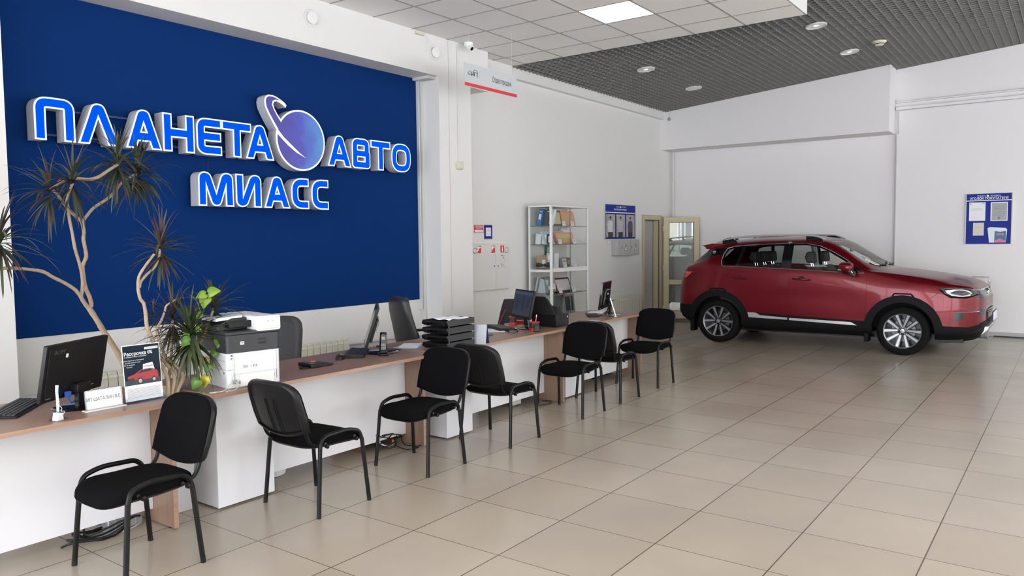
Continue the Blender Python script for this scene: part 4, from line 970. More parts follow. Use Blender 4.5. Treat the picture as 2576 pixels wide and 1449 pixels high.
m = MB(); m.box(.05, .30, .05, .33, .08, .40); tag(m.build('computer_case', DGREY), 'dark computer case standing inside the orange-brown cabinet', 'computer'); bpy.data.objects['computer_case'].location = (4.05, 4.42, 0)
m = MB()
random.seed(3)
for k in range(6):
    cx, cy = 4.25+random.uniform(-.03, .05), 4.33+random.uniform(-.03, .05); r_ = random.uniform(.07, .12)
    m.tube([(cx+r_*math.cos(a), cy+r_*.6*math.sin(a), .02+k*.010+.035*(1+math.sin(a*1+k))) for a in [q*2*PI/18 for q in range(18)]], .0045, 6, closed=True)
m.tube(smoothpath([(4.40, 4.45, .35), (4.41, 4.38, .15), (4.38, 4.30, .02), (4.42, 4.22, .006), (4.40, 4.16, .006), (4.31, 4.20, .006), (4.27, 4.28, .03)], 5), .004, 6)
tag(m.build('cable_coil', BLKP), 'coil of black cables on the floor beside the orange-brown cabinet', 'cables')
m = MB(); m.tube(smoothpath([(4.16, 4.40, .30), (4.17, 4.38, .10), (4.22, 4.34, .03), (4.32, 4.36, .02)], 5), .006, 6); tag(m.build('white_cable', WHP), 'single white cable hanging behind the panel of the second desk', 'cable')
t = thing('waste_bin', 'white round bin visible below the front panel of the second desk', 'bin', (3.31, 4.56, 0))
m = MB(); m.lathe([(.001, .004), (.10, .004), (.105, .012), (.13, .28), (.125, .28), (.10, .02)], 32); m.build('body', WHP, t)
m = MB(); m.lathe([(.124, .275), (.136, .275), (.136, .29), (.124, .29), (.124, .275)], 32); m.build('rim', WHP, t)
t = thing('computer_tower', 'cream computer tower end with a dark side under the third desk', 'computer', (6.03, 4.42, 0))
m = MB(); m.box(-.03, .12, -.01, .42, .015, .40); m.build('case', mat('beige_case', (.55, .52, .46), .5), t, bevel=.004)
m = MB(); m.box(-.035, -.03, .0, .42, .02, .39); m.build('side_cover', DGREY, t, smooth=False)
m = MB()
for a, b in ((0, .03), (.10, .03), (0, .38), (.10, .38)): m.cyl((a, b, 0), .012, .016, n=10)
m.build('feet', BLKP, t)
m = MB(); m.tube(smoothpath([(6.36, 4.42, .5), (6.38, 4.38, .2), (6.30, 4.30, .008), (6.22, 4.24, .006), (6.34, 4.20, .006), (6.43, 4.24, .006), (6.40, 4.33, .006)], 6), .004, 6); tag(m.build('floor_cable', BLKP), 'thin black cable on the floor at the wooden side panel of the third desk', 'cable')
t = thing('drawer_unit', 'orange-brown rolling drawer unit on black castors under the farthest desk', 'drawer unit', (7.72, 4.50, 0))
m = MB(); m.box(0, .42, 0, .32, .07, .55); m.build('body', ORG, t, bevel=.003)
for k in range(3):
    m = MB(); m.box(.02, .40, -.018, 0, .09+k*.15, .225+k*.15); d = m.build('drawer', ORG, t, bevel=.002)
    m = MB(); m.tube([(.15, -.03, .16+k*.15), (.27, -.03, .16+k*.15)], .005, 6); m.build('handle', STEEL, d)
for a, b in ((.05, .03), (.37, .03), (.05, .28), (.37, .28)):
    m = MB(); m.lathe([(.001, -.012), (.028, -.014), (.032, -.008), (.032, .008), (.028, .014), (.001, .012)], 18, axis='x', c=(a, b, .032)); m.box(a-.008, a+.008, b-.012, b+.012, .05, .072); m.build('castor', BLKP, t)

# ------------------------------------------------------------------ fire cabinet, notices, boards, electric box, door
CAB = mat('fire_cabinet_white', (.70, .69, .67), .4)
t = thing('fire_hose_cabinet', 'wide white wall cabinet with red fire signs and two ring handles beside the pillar', 'cabinet', (7.80, YW, .935))
m = MB(); m.box(0, 1.09, -.05, 0, 0, .645); m.build('body', CAB, t, bevel=.004)
m = MB(); m.box(.005, .780, -.062, -.05, .01, .638); d1 = m.build('door', CAB, t, bevel=.003)
m = MB(); m.box(.786, 1.085, -.062, -.05, .01, .638); d2 = m.build('door', CAB, t, bevel=.003)
for x, d in ((.325, d1), (1.033, d2)):
    m = MB(); m.lathe([(.034, -.068), (.0375, -.072), (.041, -.068), (.0375, -.064), (.034, -.068)], 28, axis='y', c=(x, 0, .555)); m.build('ring_handle', STEEL, d)
    m = MB(); m.lathe([(.001, -.064), (.032, -.064), (.032, -.062)], 24, axis='y', c=(x, 0, .555)); m.build('handle_cup', CAB, d)
for x, d in ((.752, d1), (.835, d2)):
    m = MB(); m.lathe([(.001, -.068), (.009, -.068), (.009, -.062)], 14, axis='y', c=(x, 0, .335)); m.build('lock', BLKP, d)
def firemark(x, kind, d):
    m = MB(); m.box(x, x+.10, -.0645, -.062, .515, .628); o = m.build('sign_border', WHT, d, smooth=False)
    m = MB(); m.box(x+.006, x+.094, -.0652, -.0645, .521, .622); m.build('red_sign', RED, o, smooth=False)
    m = MB()
    if kind == 'hose':
        m.box(x+.012, x+.055, -.066, -.0652, .575, .614); m.box(x+.012, x+.022, -.066, -.0652, .535, .575); m.box(x+.022, x+.036, -.066, -.0652, .555, .575)
        m.prism([(x+.060, .60), (x+.085, .612), (x+.085, .585)], 'xz', -.0652, -.066); m.box(x+.055, x+.068, -.066, -.0652, .592, .606)
    else:
        m.prism(rrect(x+.038, x+.062, .53, .60, .008), 'xz', -.0652, -.066); m.box(x+.045, x+.055, -.066, -.0652, .60, .62)
    m.build('pictogram', WHT, o, smooth=False)
firemark(.362, 'hose', d1); firemark(.672, 'hose', d1); firemark(.885, 'ext', d2)
m = MB()
random.seed(5)
for k in range(26):
    a = .90+random.uniform(0, .09); b = .30+random.uniform(0, .18); m.box(a, a+random.uniform(.004, .03), -.0635, -.062, b, b+random.uniform(.004, .02))
io = m.build('instruction_print', mat('faint_grey_print', (.42, .42, .42), .6), d2, smooth=False); io['kind'] = 'stuff'
t = thing('wall_notice', 'small red and white notice above the fire hose cabinet', 'notice', (8.185, YW-.003, 1.735))
m = MB(); m.box(0, .20, -.003, 0, 0, .105); m.build('red_panel', RED, t, smooth=False)
m = MB(); m.box(.012, .188, -.004, -.003, .008, .04)
put_text(m, 'ОТВЕТСТВЕННЫЙ', .019, WL(.10, .088, -.0042), bold=True, sx=.95); put_text(m, 'ЗА ПРОТИВОПОЖАРНУЮ', .015, WL(.10, .071, -.0042), bold=True, sx=.9); put_text(m, 'БЕЗОПАСНОСТЬ', .016, WL(.10, .053, -.0042), bold=True, sx=.9)
m.build('white_print', WHT, t, smooth=False)
m = MB(); put_text(m, 'Шаталин В.Е.', .018, WL(.10, .024, -.0046)); m.build('name_print', INK, t, smooth=False)
t = thing('wall_notice', 'small upright blue framed notice above the fire hose cabinet', 'notice', (8.405, YW-.003, 1.65))
m = MB(); m.box(0, .175, -.006, 0, 0, .19); m.build('blue_panel', BLUEP, t, smooth=False)
m = MB(); m.box(-.004, .179, -.009, -.001, -.006, .004); m.box(-.004, .179, -.009, -.001, .187, .197); m.build('clip_rail', STEEL, t)
m = MB(); m.box(.03, .145, -.0075, -.006, .038, .155); m.build('white_card', PAPER, t, smooth=False)
m = MB(); put_text(m, 'Уголок', .024, WL(.0875, .135, -.0078)); put_text(m, 'вызова', .024, WL(.0875, .112, -.0078)); put_text(m, '01, 112', .028, WL(.0875, .068, -.0078), bold=True); m.build('red_print', RED, t, smooth=False)

def tiny_logo(m, x, z, s, y, M):
    put_text(m, 'ПЛАНЕТА', s, M(x-s*3.4, z, y), sx=.9); put_text(m, 'АВТО МИАСС', s, M(x+s*4.0, z, y), sx=.9)
# staff board on the left wall
t = thing('notice_board', 'blue notice board with three staff photographs above the electric box', 'notice board', (11.755, YW, 1.63))
BW, BH = 1.12, .60
m = MB(); m.box(0, BW, -.025, 0, 0, BH); m.build('panel', BLUEP, t, smooth=False)
m = MB()
for a in ((-.012, 0, 0, BH), (BW, BW+.008, 0, BH)): m.box(a[0], a[1], -.03, 0, a[2], a[3])
m.box(-.01, BW+.008, -.03, 0, -.008, 0); m.box(-.01, BW+.008, -.03, 0, BH, BH+.008); m.build('frame', LGREY, t, smooth=False)
m = MB(); m.box(.0, BW, -.027, -.025, .455, .470); tiny_logo(m, .56, .562, .030, -.0262, WL); put_text(m, 'ВАШИ МЕНЕДЖЕРЫ-СОТРУДНИКИ', .036, WL(.55, .515, -.0262), bold=True, sx=.75)
m.prism([(.56+.018*math.cos(k*PI/8), .562+.018*math.sin(k*PI/8)) for k in range(16)], 'xz', -.025, -.0262)
m.build('lettering', WHT, t, smooth=False)
for k, (cl_, hr, desc) in enumerate((((.62, .66, .70), (.03, .015, .01), 'photograph of a person in a pale vest'), ((.45, .47, .52), (.05, .045, .04), 'photograph of a person in a grey shirt'), ((.07, .085, .12), (.03, .03, .03), 'photograph of a person in a dark shirt'))):
    x0 = .03+k*.37
    m = MB(); m.box(x0, x0+.32, -.0275, -.025, .03, .43); p = m.build('photo', mat('photo_background', (.40, .37, .35), .5, noise=.6, nscale=22), t, smooth=False, label=desc)
    cx = x0+.15
    m = MB(); m.prism([(cx-.085, .12), (cx-.10, .25), (cx-.075, .305), (cx-.02, .325), (cx+.02, .325), (cx+.075, .305), (cx+.10, .25), (cx+.09, .12)], 'xz', -.0275, -.0285); m.build('shirt_print', mat('shirt_print_%d' % k, cl_, .6), p, smooth=False)
    m = MB(); m.prism([(cx-.08, .03), (cx-.082, .12), (cx+.085, .12), (cx+.08, .03)], 'xz', -.0275, -.0283); m.build('trouser_print', INK, p, smooth=False)
    m = MB(); m.prism([(cx+.026*math.cos(a*PI/8), .355+.034*math.sin(a*PI/8)) for a in range(16)], 'xz', -.0275, -.0290); m.box(cx-.014, cx+.014, -.0288, -.0275, .318, .335); m.prism([(cx+.085, .26), (cx+.105, .25), (cx+.10, .06), (cx+.085, .06)], 'xz', -.0275, -.0290); m.build('skin_print', mat('skin_print', (.42, .24, .18), .6), p, smooth=False)
    m = MB(); m.prism([(cx+.030*math.cos(a*PI/8), .372+.026*math.sin(a*PI/8)) for a in range(9)]+[(cx-.033, .33 if k == 0 else .36), (cx-.022, .36), (cx+.022, .36), (cx+.033, .33 if k == 0 else .36)], 'xz', -.0290, -.0295); m.build('hair_print', mat('hair_print_%d' % k, hr, .7), p, smooth=False)
# customers' corner board on the far wall
t = thing('notice_board', "tall blue customers' notice board with four paper pockets on the far wall above the car", 'notice board', (14.49, 1.478, 1.485))
BW, BH = .615, .80     # runs towards -Y
m = MB(); m.box(-.02, 0, -BW, 0, 0, BH); m.build('panel', BLUEP, t, smooth=False)
m = MB(); m.box(-.026, 0, 0, .014, -.005, BH+.005); m.box(-.026, 0, -BW-.014, -BW, -.005, BH+.005); m.box(-.024, -.0, -BW, 0, -.008, 0); m.box(-.024, 0, -BW, 0, BH, BH+.008); m.build('frame', LGREY, t, smooth=False)
Wf = lambda x, z, y: WF(-x, z, y)
m = MB(); m.box(-.0215, -.02, -BW, 0, .685, .697)
put_text(m, 'ПЛАНЕТА', .030, WF(-.205, .763, -.0212), sx=.8); put_text(m, 'АВТО МИАСС', .030, WF(-.40, .763, -.0212), sx=.7); put_text(m, 'УГОЛОК ПОКУПАТЕЛЯ', .052, WF(-.31, .722, -.0212), bold=True, sx=.90)
m.prism([(-.292+.016*math.cos(k*PI/8), .765+.016*math.sin(k*PI/8)) for k in range(16)], 'yz', -.0212, -.02)
m.build('lettering', WHT, t, smooth=False)
m = MB(); m.box(-.023, -.02, -.265, -.04, .37, .665); p = m.build('pocket', PAPER, t, smooth=False)
m = MB(); put_text(m, 'ИНФОРМАЦИЯ', .016, WF(-.15, .56, -.0234)); put_text(m, 'для покупателей и клиентов', .012, WF(-.15, .54, -.0234)); m.box(-.0236, -.023, -.07, -.05, .63, .65); m.box(-.0236, -.023, -.25, -.22, .645, .655); m.build('print', GREYP, p, smooth=False)
m = MB(); m.box(-.023, -.02, -.565, -.335, .365, .66); p = m.build('pocket', PAPER, t, smooth=False)
m = MB(); m.box(-.0238, -.023, -.555, -.352, .375, .645); p2 = m.build('certificate', mat('certificate_grey', (.36, .36, .37), .5, noise=.15, nscale=30), p, smooth=False)
m = MB()
for k in range(6): m.box(-.0245, -.0238, -.53, -.38, .45+k*.027, .454+k*.027)
m.prism([(-.45+.02*math.cos(k*PI/6), .41+.02*math.sin(k*PI/6)) for k in range(12)], 'yz', -.0245, -.0238); m.build('certificate_print', mat('mid_grey_print', (.2, .2, .21), .6), p2, smooth=False)
m = MB(); m.box(-.03, -.02, -.25, -.10, .135, .34); p = m.build('booklet', mat('cream_booklet', (.66, .62, .55), .6), t, smooth=False)
m = MB(); put_text(m, 'ЗАКОН', .014, WF(-.17, .27, -.0306)); put_text(m, 'о защите прав потребителей', .009, WF(-.175, .258, -.0306)); m.build('print', GREYP, p, smooth=False)
m = MB(); m.prism([(-.30, .25), (-.325, .02), (-.55, .02), (-.565, .22), (-.55, .25), (-.33, .265)], 'yz', -.028, -.02); p = m.build('pocket', mat('worn_plastic', (.62, .66, .70), .3), t, smooth=False)
m = MB(); m.prism([(-.395, .02), (-.40, .205), (-.47, .19), (-.55, .205), (-.55, .02)], 'yz', -.0315, -.028); b_ = m.build('booklet', mat('teal_booklet', (.03, .16, .26), .5), p, smooth=False)
m = MB(); m.prism([(-.395, .02), (-.40, .05), (-.47, .085), (-.55, .05), (-.55, .02)], 'yz', -.0322, -.0315); m.prism([(-.42, .165), (-.44, .13), (-.46, .145), (-.49, .145), (-.51, .13), (-.53, .165)], 'yz', -.0322, -.0315); m.build('pink_shapes', mat('pink_print', (.65, .16, .28), .5), b_, smooth=False)
# light switch and electric box
t = thing('light_switch', 'small cream light switch left of the electric box', 'switch', (11.84, YW, 1.525))
m = MB(); m.box(0, .115, -.012, 0, 0, .085); m.build('plate', CREAM, t, bevel=.004)
m = MB(); m.box(.03, .085, -.018, -.012, .015, .07); m.build('rocker', WHP, t, bevel=.003)
t = thing('electric_box', 'grey metal electric box with two warning triangles under the staff notice board', 'electric box', (12.02, YW-.004, 1.335))
EB = mat('box_grey', (.44, .44, .42), .45)
m = MB(); m.box(0, .80, -.13, 0, 0, .285); m.build('body', EB, t, bevel=.004)
for k in range(2):
    x0 = .075+k*.37
    m = MB(); m.box(x0, x0+.345, -.142, -.13, .018, .268); d = m.build('door', EB, t, bevel=.003)
    m = MB(); c = x0+.19; tri = [(c-.055, .085), (c+.055, .085), (c, .20)]
    m.tube([(a, -.1425, b) for a, b in tri], .004, 6, closed=True); m.tube([(c+.006, -.1425, .165), (c-.010, -.1425, .125), (c+.010, -.1425, .128), (c-.004, -.1425, .095)], .003, 5)
    m.build('warning_triangle', INK, d)
    m = MB(); m.prism([(a*.8+c*.2, b*.8+.12*.2) for a, b in tri], 'xz', -.1420, -.1424); m.build('triangle_ground', WHT, d, smooth=False)
    m = MB(); m.tube([(x0+.03+.014*math.cos(a), -.143, .14+.02*math.sin(a)) for a in [R(q) for q in range(-120, 121, 30)]], .0035, 6); m.build('latch', BLKP, d)
# grey inner door closing off the store room
m = MB(); m.box(13.285, 13.92, YW+.125, YW+.165, .01, 1.985); struct(m.build('door_2', mat('inner_door_grey', (.40, .40, .42), .6), smooth=False))
# door frame and opened glazed leaf
BG = mat('beige_door_aluminium', (.52, .44, .29), .4)
dd = bpy.data.objects.new('door_1', None); COL.objects.link(dd); dd.location = (13.20, YW, 0); dd['kind'] = 'structure'
m = MB(); m.box(0, .085, -.02, .12, 0, 2.07); m.box(.72, .865, -.02, .12, 0, 2.07); m.box(.085, .72, -.02, .12, 1.985, 2.07); m.build('door_frame', BG, dd, bevel=.004)
m = MB(); m.box(.083, .09, -.002, .01, 0, 1.99); m.box(.712, .722, -.012, .004, 0, 1.99); m.box(.09, .71, .0, .13, 1.98, 1.988); m.build('frame_gasket', mat('door_dark_gasket', (.06, .05, .04), .7), dd, smooth=False)
leaf_a = math.atan2(6.015-6.585, 14.41-14.03)
lf = bpy.data.objects.new('door_leaf', None); COL.objects.link(lf); lf.parent = dd; lf.location = (14.03-13.20, 6.585-YW, 0); lf.rotation_euler = (0, 0, leaf_a)
LW = .69
m = MB(); m.box(0, .11, -.03, .03, .05, 2.04); m.box(LW-.10, LW, -.03, .03, .05, 2.04); m.box(.11, LW-.10, -.03, .03, .05, .20); m.box(.11, LW-.10, -.03, .03, 1.94, 2.04); m.box(.11, LW-.10, -.03, .03, .72, .82); m.build('leaf_frame', BG, lf, bevel=.004)
m = MB()
for z0, z1 in ((.20, .72), (.82, 1.94)):
    m.box(.108, .116, -.032, -.02, z0, z1); m.box(LW-.106, LW-.098, -.032, -.02, z0, z1); m.box(.11, LW-.10, -.032, -.02, z1-.006, z1); m.box(.11, LW-.10, -.032, -.02, z0, z0+.006)
m.build('glazing_bead', MATS['door_dark_gasket'], lf, smooth=False)
mir = glass('door_pane', (.90, .93, .91), .13, .015)
m = MB(); m.box(.11, LW-.10, -.006, .0, .82, 1.94); m.build('door_glass', mir, lf, smooth=False)
m = MB(); m.box(.11, LW-.10, -.006, .0, .20, .72); m.build('door_glass', mir, lf, smooth=False)
m = MB()
for z in (.25, 1.05, 1.82): m.tube([(-.01, -.035, z-.05), (-.01, -.035, z+.05)], .012, 8)
m.build('hinge', BG, lf)

# ------------------------------------------------------------------ glass display cabinet
CX0, CX1, CYF, CYB, CH_ = 9.36, 10.42, 6.15, 6.555, 2.105
t = thing('display_cabinet', 'white framed glass display cabinet with car parts beside the wall', 'cabinet', (CX0, CYF, 0))
Wd, Dp = CX1-CX0, CYB-CYF
AL = mat('white_aluminium_frame', (.72, .72, .72), .35)
for a, b in ((0, 0), (Wd-.035, 0), (0, Dp-.03), (Wd-.03, Dp-.03)):
    m = MB(); m.box(a, a+.035 if a or b else .045, b, b+.03, 0, CH_); m.build('post', AL, t, bevel=.006)
m = MB(); m.box(0, Wd, 0, Dp, CH_, CH_+.025); m.build('top_panel', AL, t, bevel=.004)
m = MB(); m.box(.046, Wd-.036, .001, .02, 1.155, 1.213); m.box(.002, .02, .031, Dp-.031, 1.155, 1.193); m.box(Wd-.02, Wd-.002, .031, Dp-.031, 1.155, 1.193); m.box(.0205, Wd-.0205, .0205, Dp-.031, 1.160, 1.175); m.build('middle_rail', AL, t, smooth=False)
m = MB(); m.box(0, Wd, 0, Dp, .0, .09); m.build('plinth', AL, t, bevel=.003)
m = MB(); m.box(.03, Wd-.03, Dp-.012, Dp-.006, .1, CH_); m.build('back_panel', mat('cabinet_back', (.62, .62, .60), .3), t, smooth=False)
for z in (1.83, 1.56, .83, .50):
    m = MB(); m.box(.02, Wd-.02, .02, Dp-.02, z-.006, z); sh = m.build('glass_shelf', glass('shelf_glass', (.86, .92, .90), .10), t, smooth=False)
    m = MB(); m.box(.02, Wd-.02, .017, .020, z-.007, z+.001); m.box(.017, .02, .02, Dp-.02, z-.007, z+.001); m.build('shelf_edge', mat('glass_edge_dark', (.10, .14, .14), .2), sh, smooth=False)
for z0, z1 in ((1.215, CH_-.01), (.10, 1.15)):
    for x0, x1 in ((.04, Wd/2-.001), (Wd/2+.001, Wd-.03)):
        m = MB(); m.box(x0, x1, .004, .010, z0, z1); m.build('glass_door', CLEAR, t, smooth=False)
    m = MB(); m.box(.004, .009, .03, Dp-.03, z0, z1); m.build('side_glass', CLEAR, t, smooth=False)
m = MB(); m.box(Wd/2-.0015, Wd/2+.0015, .002, .011, .10, CH_-.01); m.build('door_joint', MATS['glass_edge_dark'], t, smooth=False)
for z in (1.82, 1.225, .815):
    m = MB()
    for s_ in (-1, 1): m.lathe([(.001, -.012), (.010, -.012), (.010, .004), (.001, .004)], 12, axis='y', c=(Wd/2+s_*.025, 0, z))
    m.box(Wd/2-.03, Wd/2+.03, -.006, .0, z-.006, z+.006); m.build('door_lock', STEEL, t)
# goods in the cabinet
def good(name, lb, cat, x, y, z, rz=0, tilt=0, group='car parts in the glass cabinet'):
    t = thing(name, lb, cat, (x, y, z), rz, group); return t, Matrix.Rotation(R(-tilt), 4, 'X')
def filterbox(name, lb, cat, x, y, z, w_, h_, d_, frame, core, rz=0, tilt=10, cut=0):
    t, T = good(name, lb, cat, x, y, z, rz, tilt)
    outl = [(0, 0), (w_, 0), (w_, h_-cut), (w_-cut, h_), (0, h_)] if cut else [(0, 0), (w_, 0), (w_, h_), (0, h_)]
    m = MB(); m.M = T; b_ = .028
    m.prism(outl, 'xz', 0, d_); m.build('frame', frame, t, bevel=.006)
    inn = [(b_, b_), (w_-b_, b_), (w_-b_, h_-b_-cut*.8), (w_-b_-cut*.8, h_-b_), (b_, h_-b_)] if cut else [(b_, b_), (w_-b_, b_), (w_-b_, h_-b_), (b_, h_-b_)]
    m = MB(); m.M = T; m.prism(inn, 'xz', -.002, 0)
    m.build('pleated_core', core, t, smooth=False); return t
def pleat(name, c):
    m = mat(name, c, .8); nt = m.node_tree; tc = nt.nodes.new('ShaderNodeTexCoord'); wv = nt.nodes.new('ShaderNodeTexWave'); wv.inputs['Scale'].default_value = 45; wv.bands_direction = 'Z'
    bp = nt.nodes.new('ShaderNodeBump'); bp.inputs['Strength'].default_value = .6; bp.inputs['Distance'].default_value = .004
    nt.links.new(tc.outputs['Object'], wv.inputs[0]); nt.links.new(wv.outputs[1], bp.inputs['Height']); nt.links.new(bp.outputs[0], nt.nodes['Principled BSDF'].inputs['Normal']); return m
CR1 = pleat('filter_core_cream', (.60, .47, .33)); CR2 = pleat('filter_core_orange', (.70, .36, .17)); CR3 = pleat('filter_core_yellow', (.72, .50, .22)); CR4 = pleat('filter_core_white', (.66, .67, .70))
ORF = mat('filter_frame_orange', (.80, .24, .10), .5); PKF = mat('filter_frame_pink', (.75, .27, .22), .5)
z = 1.831
for k, (x, c, lb) in enumerate(((.05, (.02, .17, .45), 'blue ring binder on the top glass shelf'), (.10, (.02, .02, .022), 'black ring binder on the top glass shelf, beside the blue one'))):
    t, T = good('ring_binder', lb, 'binder', CX0+.12+k*.005, CYF+.33-k*.13, z, R(-90)+R(0)); T = Matrix.Rotation(R(0), 4, 'X')
    sh_ = Matrix(((1, 0, -.30, 0), (0, 1, 0, 0), (0, 0, 1, 0), (0, 0, 0, 1)))
    m = MB(); m.M = Matrix.Translation((.08, 0, 0)) @ Matrix.Rotation(R(14), 4, 'Y') @ Matrix.Translation((-.08, 0, 0)); m.box(0, .075, -.02, .11, .005, .24); m.build('cover', mat('binder_%d' % k, c, .5), t, bevel=.003)
    m2 = MB(); m2.M = m.M
    if k == 0: m2.box(.018, .058, -.0215, -.020, .09, .17)
    m2.box(.02, .06, -.0212, -.020, .20, .21)
    m2.build('spine_label', PAPER, t, smooth=False)
for k in range(3):
    t, T = good('paper_folder', ('left', 'middle', 'right')[k]+' one of three thin white folders leaning beside the black binder', 'folder', CX0+.125, CYF+.135-k*.026, z, R(-90))
    m = MB(); m.M = Matrix.Translation((.08, 0, 0)) @ Matrix.Rotation(R(14), 4, 'Y') @ Matrix.Translation((-.08, 0, 0)); m.box(.0, .014, -.01, .05, .005, .225); m.build('pages', PAPER, t, smooth=False)
filterbox('air_filter', 'dark framed cream air filter on the top glass shelf', 'air filter', CX0+.14, CYF+.09, z, .27, .235, .03, BLKP, CR1, R(-6), 12)
filterbox('air_filter', 'large orange air filter with a cut corner on the top glass shelf', 'air filter', CX0+.46, CYF+.11, z, .36, .235, .05, ORF, CR2, R(-4), 10, cut=.045)
def card(x, y, z, k, w_=.075, h_=.055):
    t, T = good('price_card', PCL[k], 'price card', x, y, z, 0, 14, 'white price cards in the glass cabinet')
    m = MB(); m.M = T; m.box(0, w_, -.001, .001, 0, h_); m.build('card', PAPER, t, smooth=False)
    m = MB(); m.M = T
    for q in range(3): m.box(.01, w_-.012-.01*q, -.0018, -.001, h_-.018-q*.012, h_-.014-q*.012)
    m.build('print', GREYP, t, smooth=False)
PCL = ['price card at the left end of the top glass shelf', 'price card between the two large filters of the top glass shelf', 'price card in front of the large orange air filter', 'price card left of the yellow air filter', 'price card in front of the yellow air filter',
       'price card beside the orange-brown bottle', 'price card left of the cabinet lock on the middle rail shelf', 'widest price card at the right end of the middle rail shelf', 'price card at the left front of the lower glass shelf', 'tall price card in the middle left of the lower glass shelf', 'price card in front of the grey bag on the lower glass shelf', 'price card in front of the black framed lower filter']
for k, (x, zz) in enumerate(((.06, z), (.40, z), (.64, z), (.29, 1.561), (.69, 1.561), (.16, 1.216), (.43, 1.216), (.68, 1.216), (.07, .831), (.13, .90), (.30, .831), (.68, .831))):
    card(CX0+x, CYF+.055, zz+.001, k, *( (.12, .07) if k == 7 else (.07, .085) if k in (5, 8, 9) else (.09, .075)))
z = 1.561
for k, (y, lb) in enumerate(((.34, 'plain white carton at the rear of the second glass shelf'), (.22, 'plain white carton in the middle of the second glass shelf side'))):
    t, T = good('carton', lb, 'box', CX0+.08, CYF+y, z, R(-90), 0); m = MB(); m.M = Matrix.Rotation(R(8), 4, 'Y') ; m.box(0, .095-.03*k, 0, .12, .006, .165-.02*k); m.build('carton_body', PAPER, t, bevel=.002)
    m = MB(); m.M = Matrix.Rotation(R(8), 4, 'Y'); m.box(.0, .095-.03*k, .055, .06, .165-.02*k, .1655-.02*k); m.build('tape', LGREY, t, smooth=False)
filterbox('cabin_filter', 'small black framed white filter on the second glass shelf', 'air filter', CX0+.075, CYF+.13, z, .085, .15, .02, BLKP, PAPER, R(-75), 4)
filterbox('air_filter', 'yellow air filter with pink frame on the second glass shelf', 'air filter', CX0+.38, CYF+.14, z, .46, .185, .05, PKF, CR3, R(-3), 14)
t, T = good('blister_pack', 'pale blue wrapped wiper set at the left of the second glass shelf', 'pack', CX0+.04, CYF+.12, z, 0, 18)
m = MB(); m.M = T; m.prism([(0, 0), (.27, 0), (.21, .19), (-.03, .20)], 'xz', 0, .02); m.build('wrap', mat('pale_blue_film', (.50, .60, .64), .25), t, bevel=.003)
m = MB(); m.M = T; m.tube([(.06, -.004, .05), (.12, -.004, .11), (.15, -.004, .06), (.2, -.004, .1)], .006, 6); m.build('contents', GREYP, t)
t, T = good('cardboard_box', 'large light cardboard box behind the yellow air filter', 'box', CX0+.33, CYF+.26, z, 0); m = MB(); m.box(0, .40, 0, .14, 0, .20); m.build('carton_body', mat('grey_board', (.45, .44, .43), .7), t, smooth=False)
m = MB(); m.box(.0, .4, .068, .072, .2, .2005); m.build('tape', LGREY, t, smooth=False)
z = 1.216
t, T = good('cardboard_box', 'brown cardboard box on the middle rail shelf', 'box', CX0+.06, CYF+.30, z, R(-90)); m = MB(); m.box(0, .17, 0, .13, 0, .185); m.build('carton_body', mat('kraft_board', (.38, .24, .15), .7), t, smooth=False)
m = MB(); m.box(.10, .155, -.001, 0, .055, .12); m.build('label', mat('label_blue_white', (.55, .65, .7), .6), t, smooth=False)
t, T = good('cardboard_box', 'grey white carton behind the black oil filter on the middle rail shelf', 'box', CX0+.09, CYF+.12, z, R(-90)); m = MB(); m.box(-.02, .12, 0, .11, 0, .215); m.build('carton_body', mat('pale_grey_board', (.52, .53, .55), .6), t, smooth=False)
m = MB(); m.box(.0, .05, -.001, 0, .12, .18); m.build('label', PAPER, t, smooth=False)
def oilf(x, y, lb, r_=.042):
    t, T = good('oil_filter', lb, 'oil filter', x, y, z+r_, R(10)); m = MB(); m.lathe([(.001, -.07), (r_*.8, -.07), (r_, -.06), (r_, .045), (r_*.9, .05), (r_*.9, .065), (.001, .065)], 24, axis='y'); m.build('can', BLKG, t)
    m = MB(); m.lathe([(r_*.55, -.0705), (r_*.7, -.073), (r_*.8, -.0705)], 20, axis='y'); m.build('seal', GREYP, t)
oilf(CX0+.09, CYF+.24, 'black oil filter lying on the middle rail shelf, left one'); oilf(CX0+.10, CYF+.11, 'black oil filter lying behind the left front post')
t, T = good('oil_bottle', 'orange-brown bottle with black pump cap on the middle rail shelf', 'bottle', CX0+.115, CYF+.17, z)
m = MB(); m.lathe([(.001, 0), (.045, 0), (.05, .01), (.05, .11), (.04, .145), (.018, .165), (.001, .165)], 24); m.build('body', mat('amber_plastic', (.30, .09, .035), .3), t)
m = MB(); m.lathe([(.001, .165), (.022, .165), (.022, .195), (.008, .20), (.006, .23), (.001, .23)], 16); m.build('cap', BLKP, t)
m = MB(); m.lathe([(.0505, .0), (.0508, .01), (.0508, .06), (.0505, .06)], 24); m.build('label', BLKP, t)
for k, (x, w_, h_, c, lb) in enumerate(((.22, .10, .12, (.50, .50, .52), 'grey boxed part right of the orange-brown bottle'), (.31, .10, .105, (.02, .02, .022), 'black boxed part with a grey face on the middle rail shelf'), (.50, .11, .13, (.62, .62, .63), 'white boxed part behind the cabinet lock'), (.62, .09, .135, (.25, .07, .05), 'small red-brown box at the right of the middle rail shelf'))):
    t, T = good('boxed_part', lb, 'box', CX0+x, CYF+.13, z, R(-4)); m = MB(); m.box(0, w_, 0, .10, 0, h_); m.build('carton_body', mat('boxed_%d' % k, c, .5), t, bevel=.006)
    m = MB(); m.box(.02, w_-.02, -.001, 0, .03, h_-.035); m.build('label', GREYP if k != 1 else BLKG, t, smooth=False)
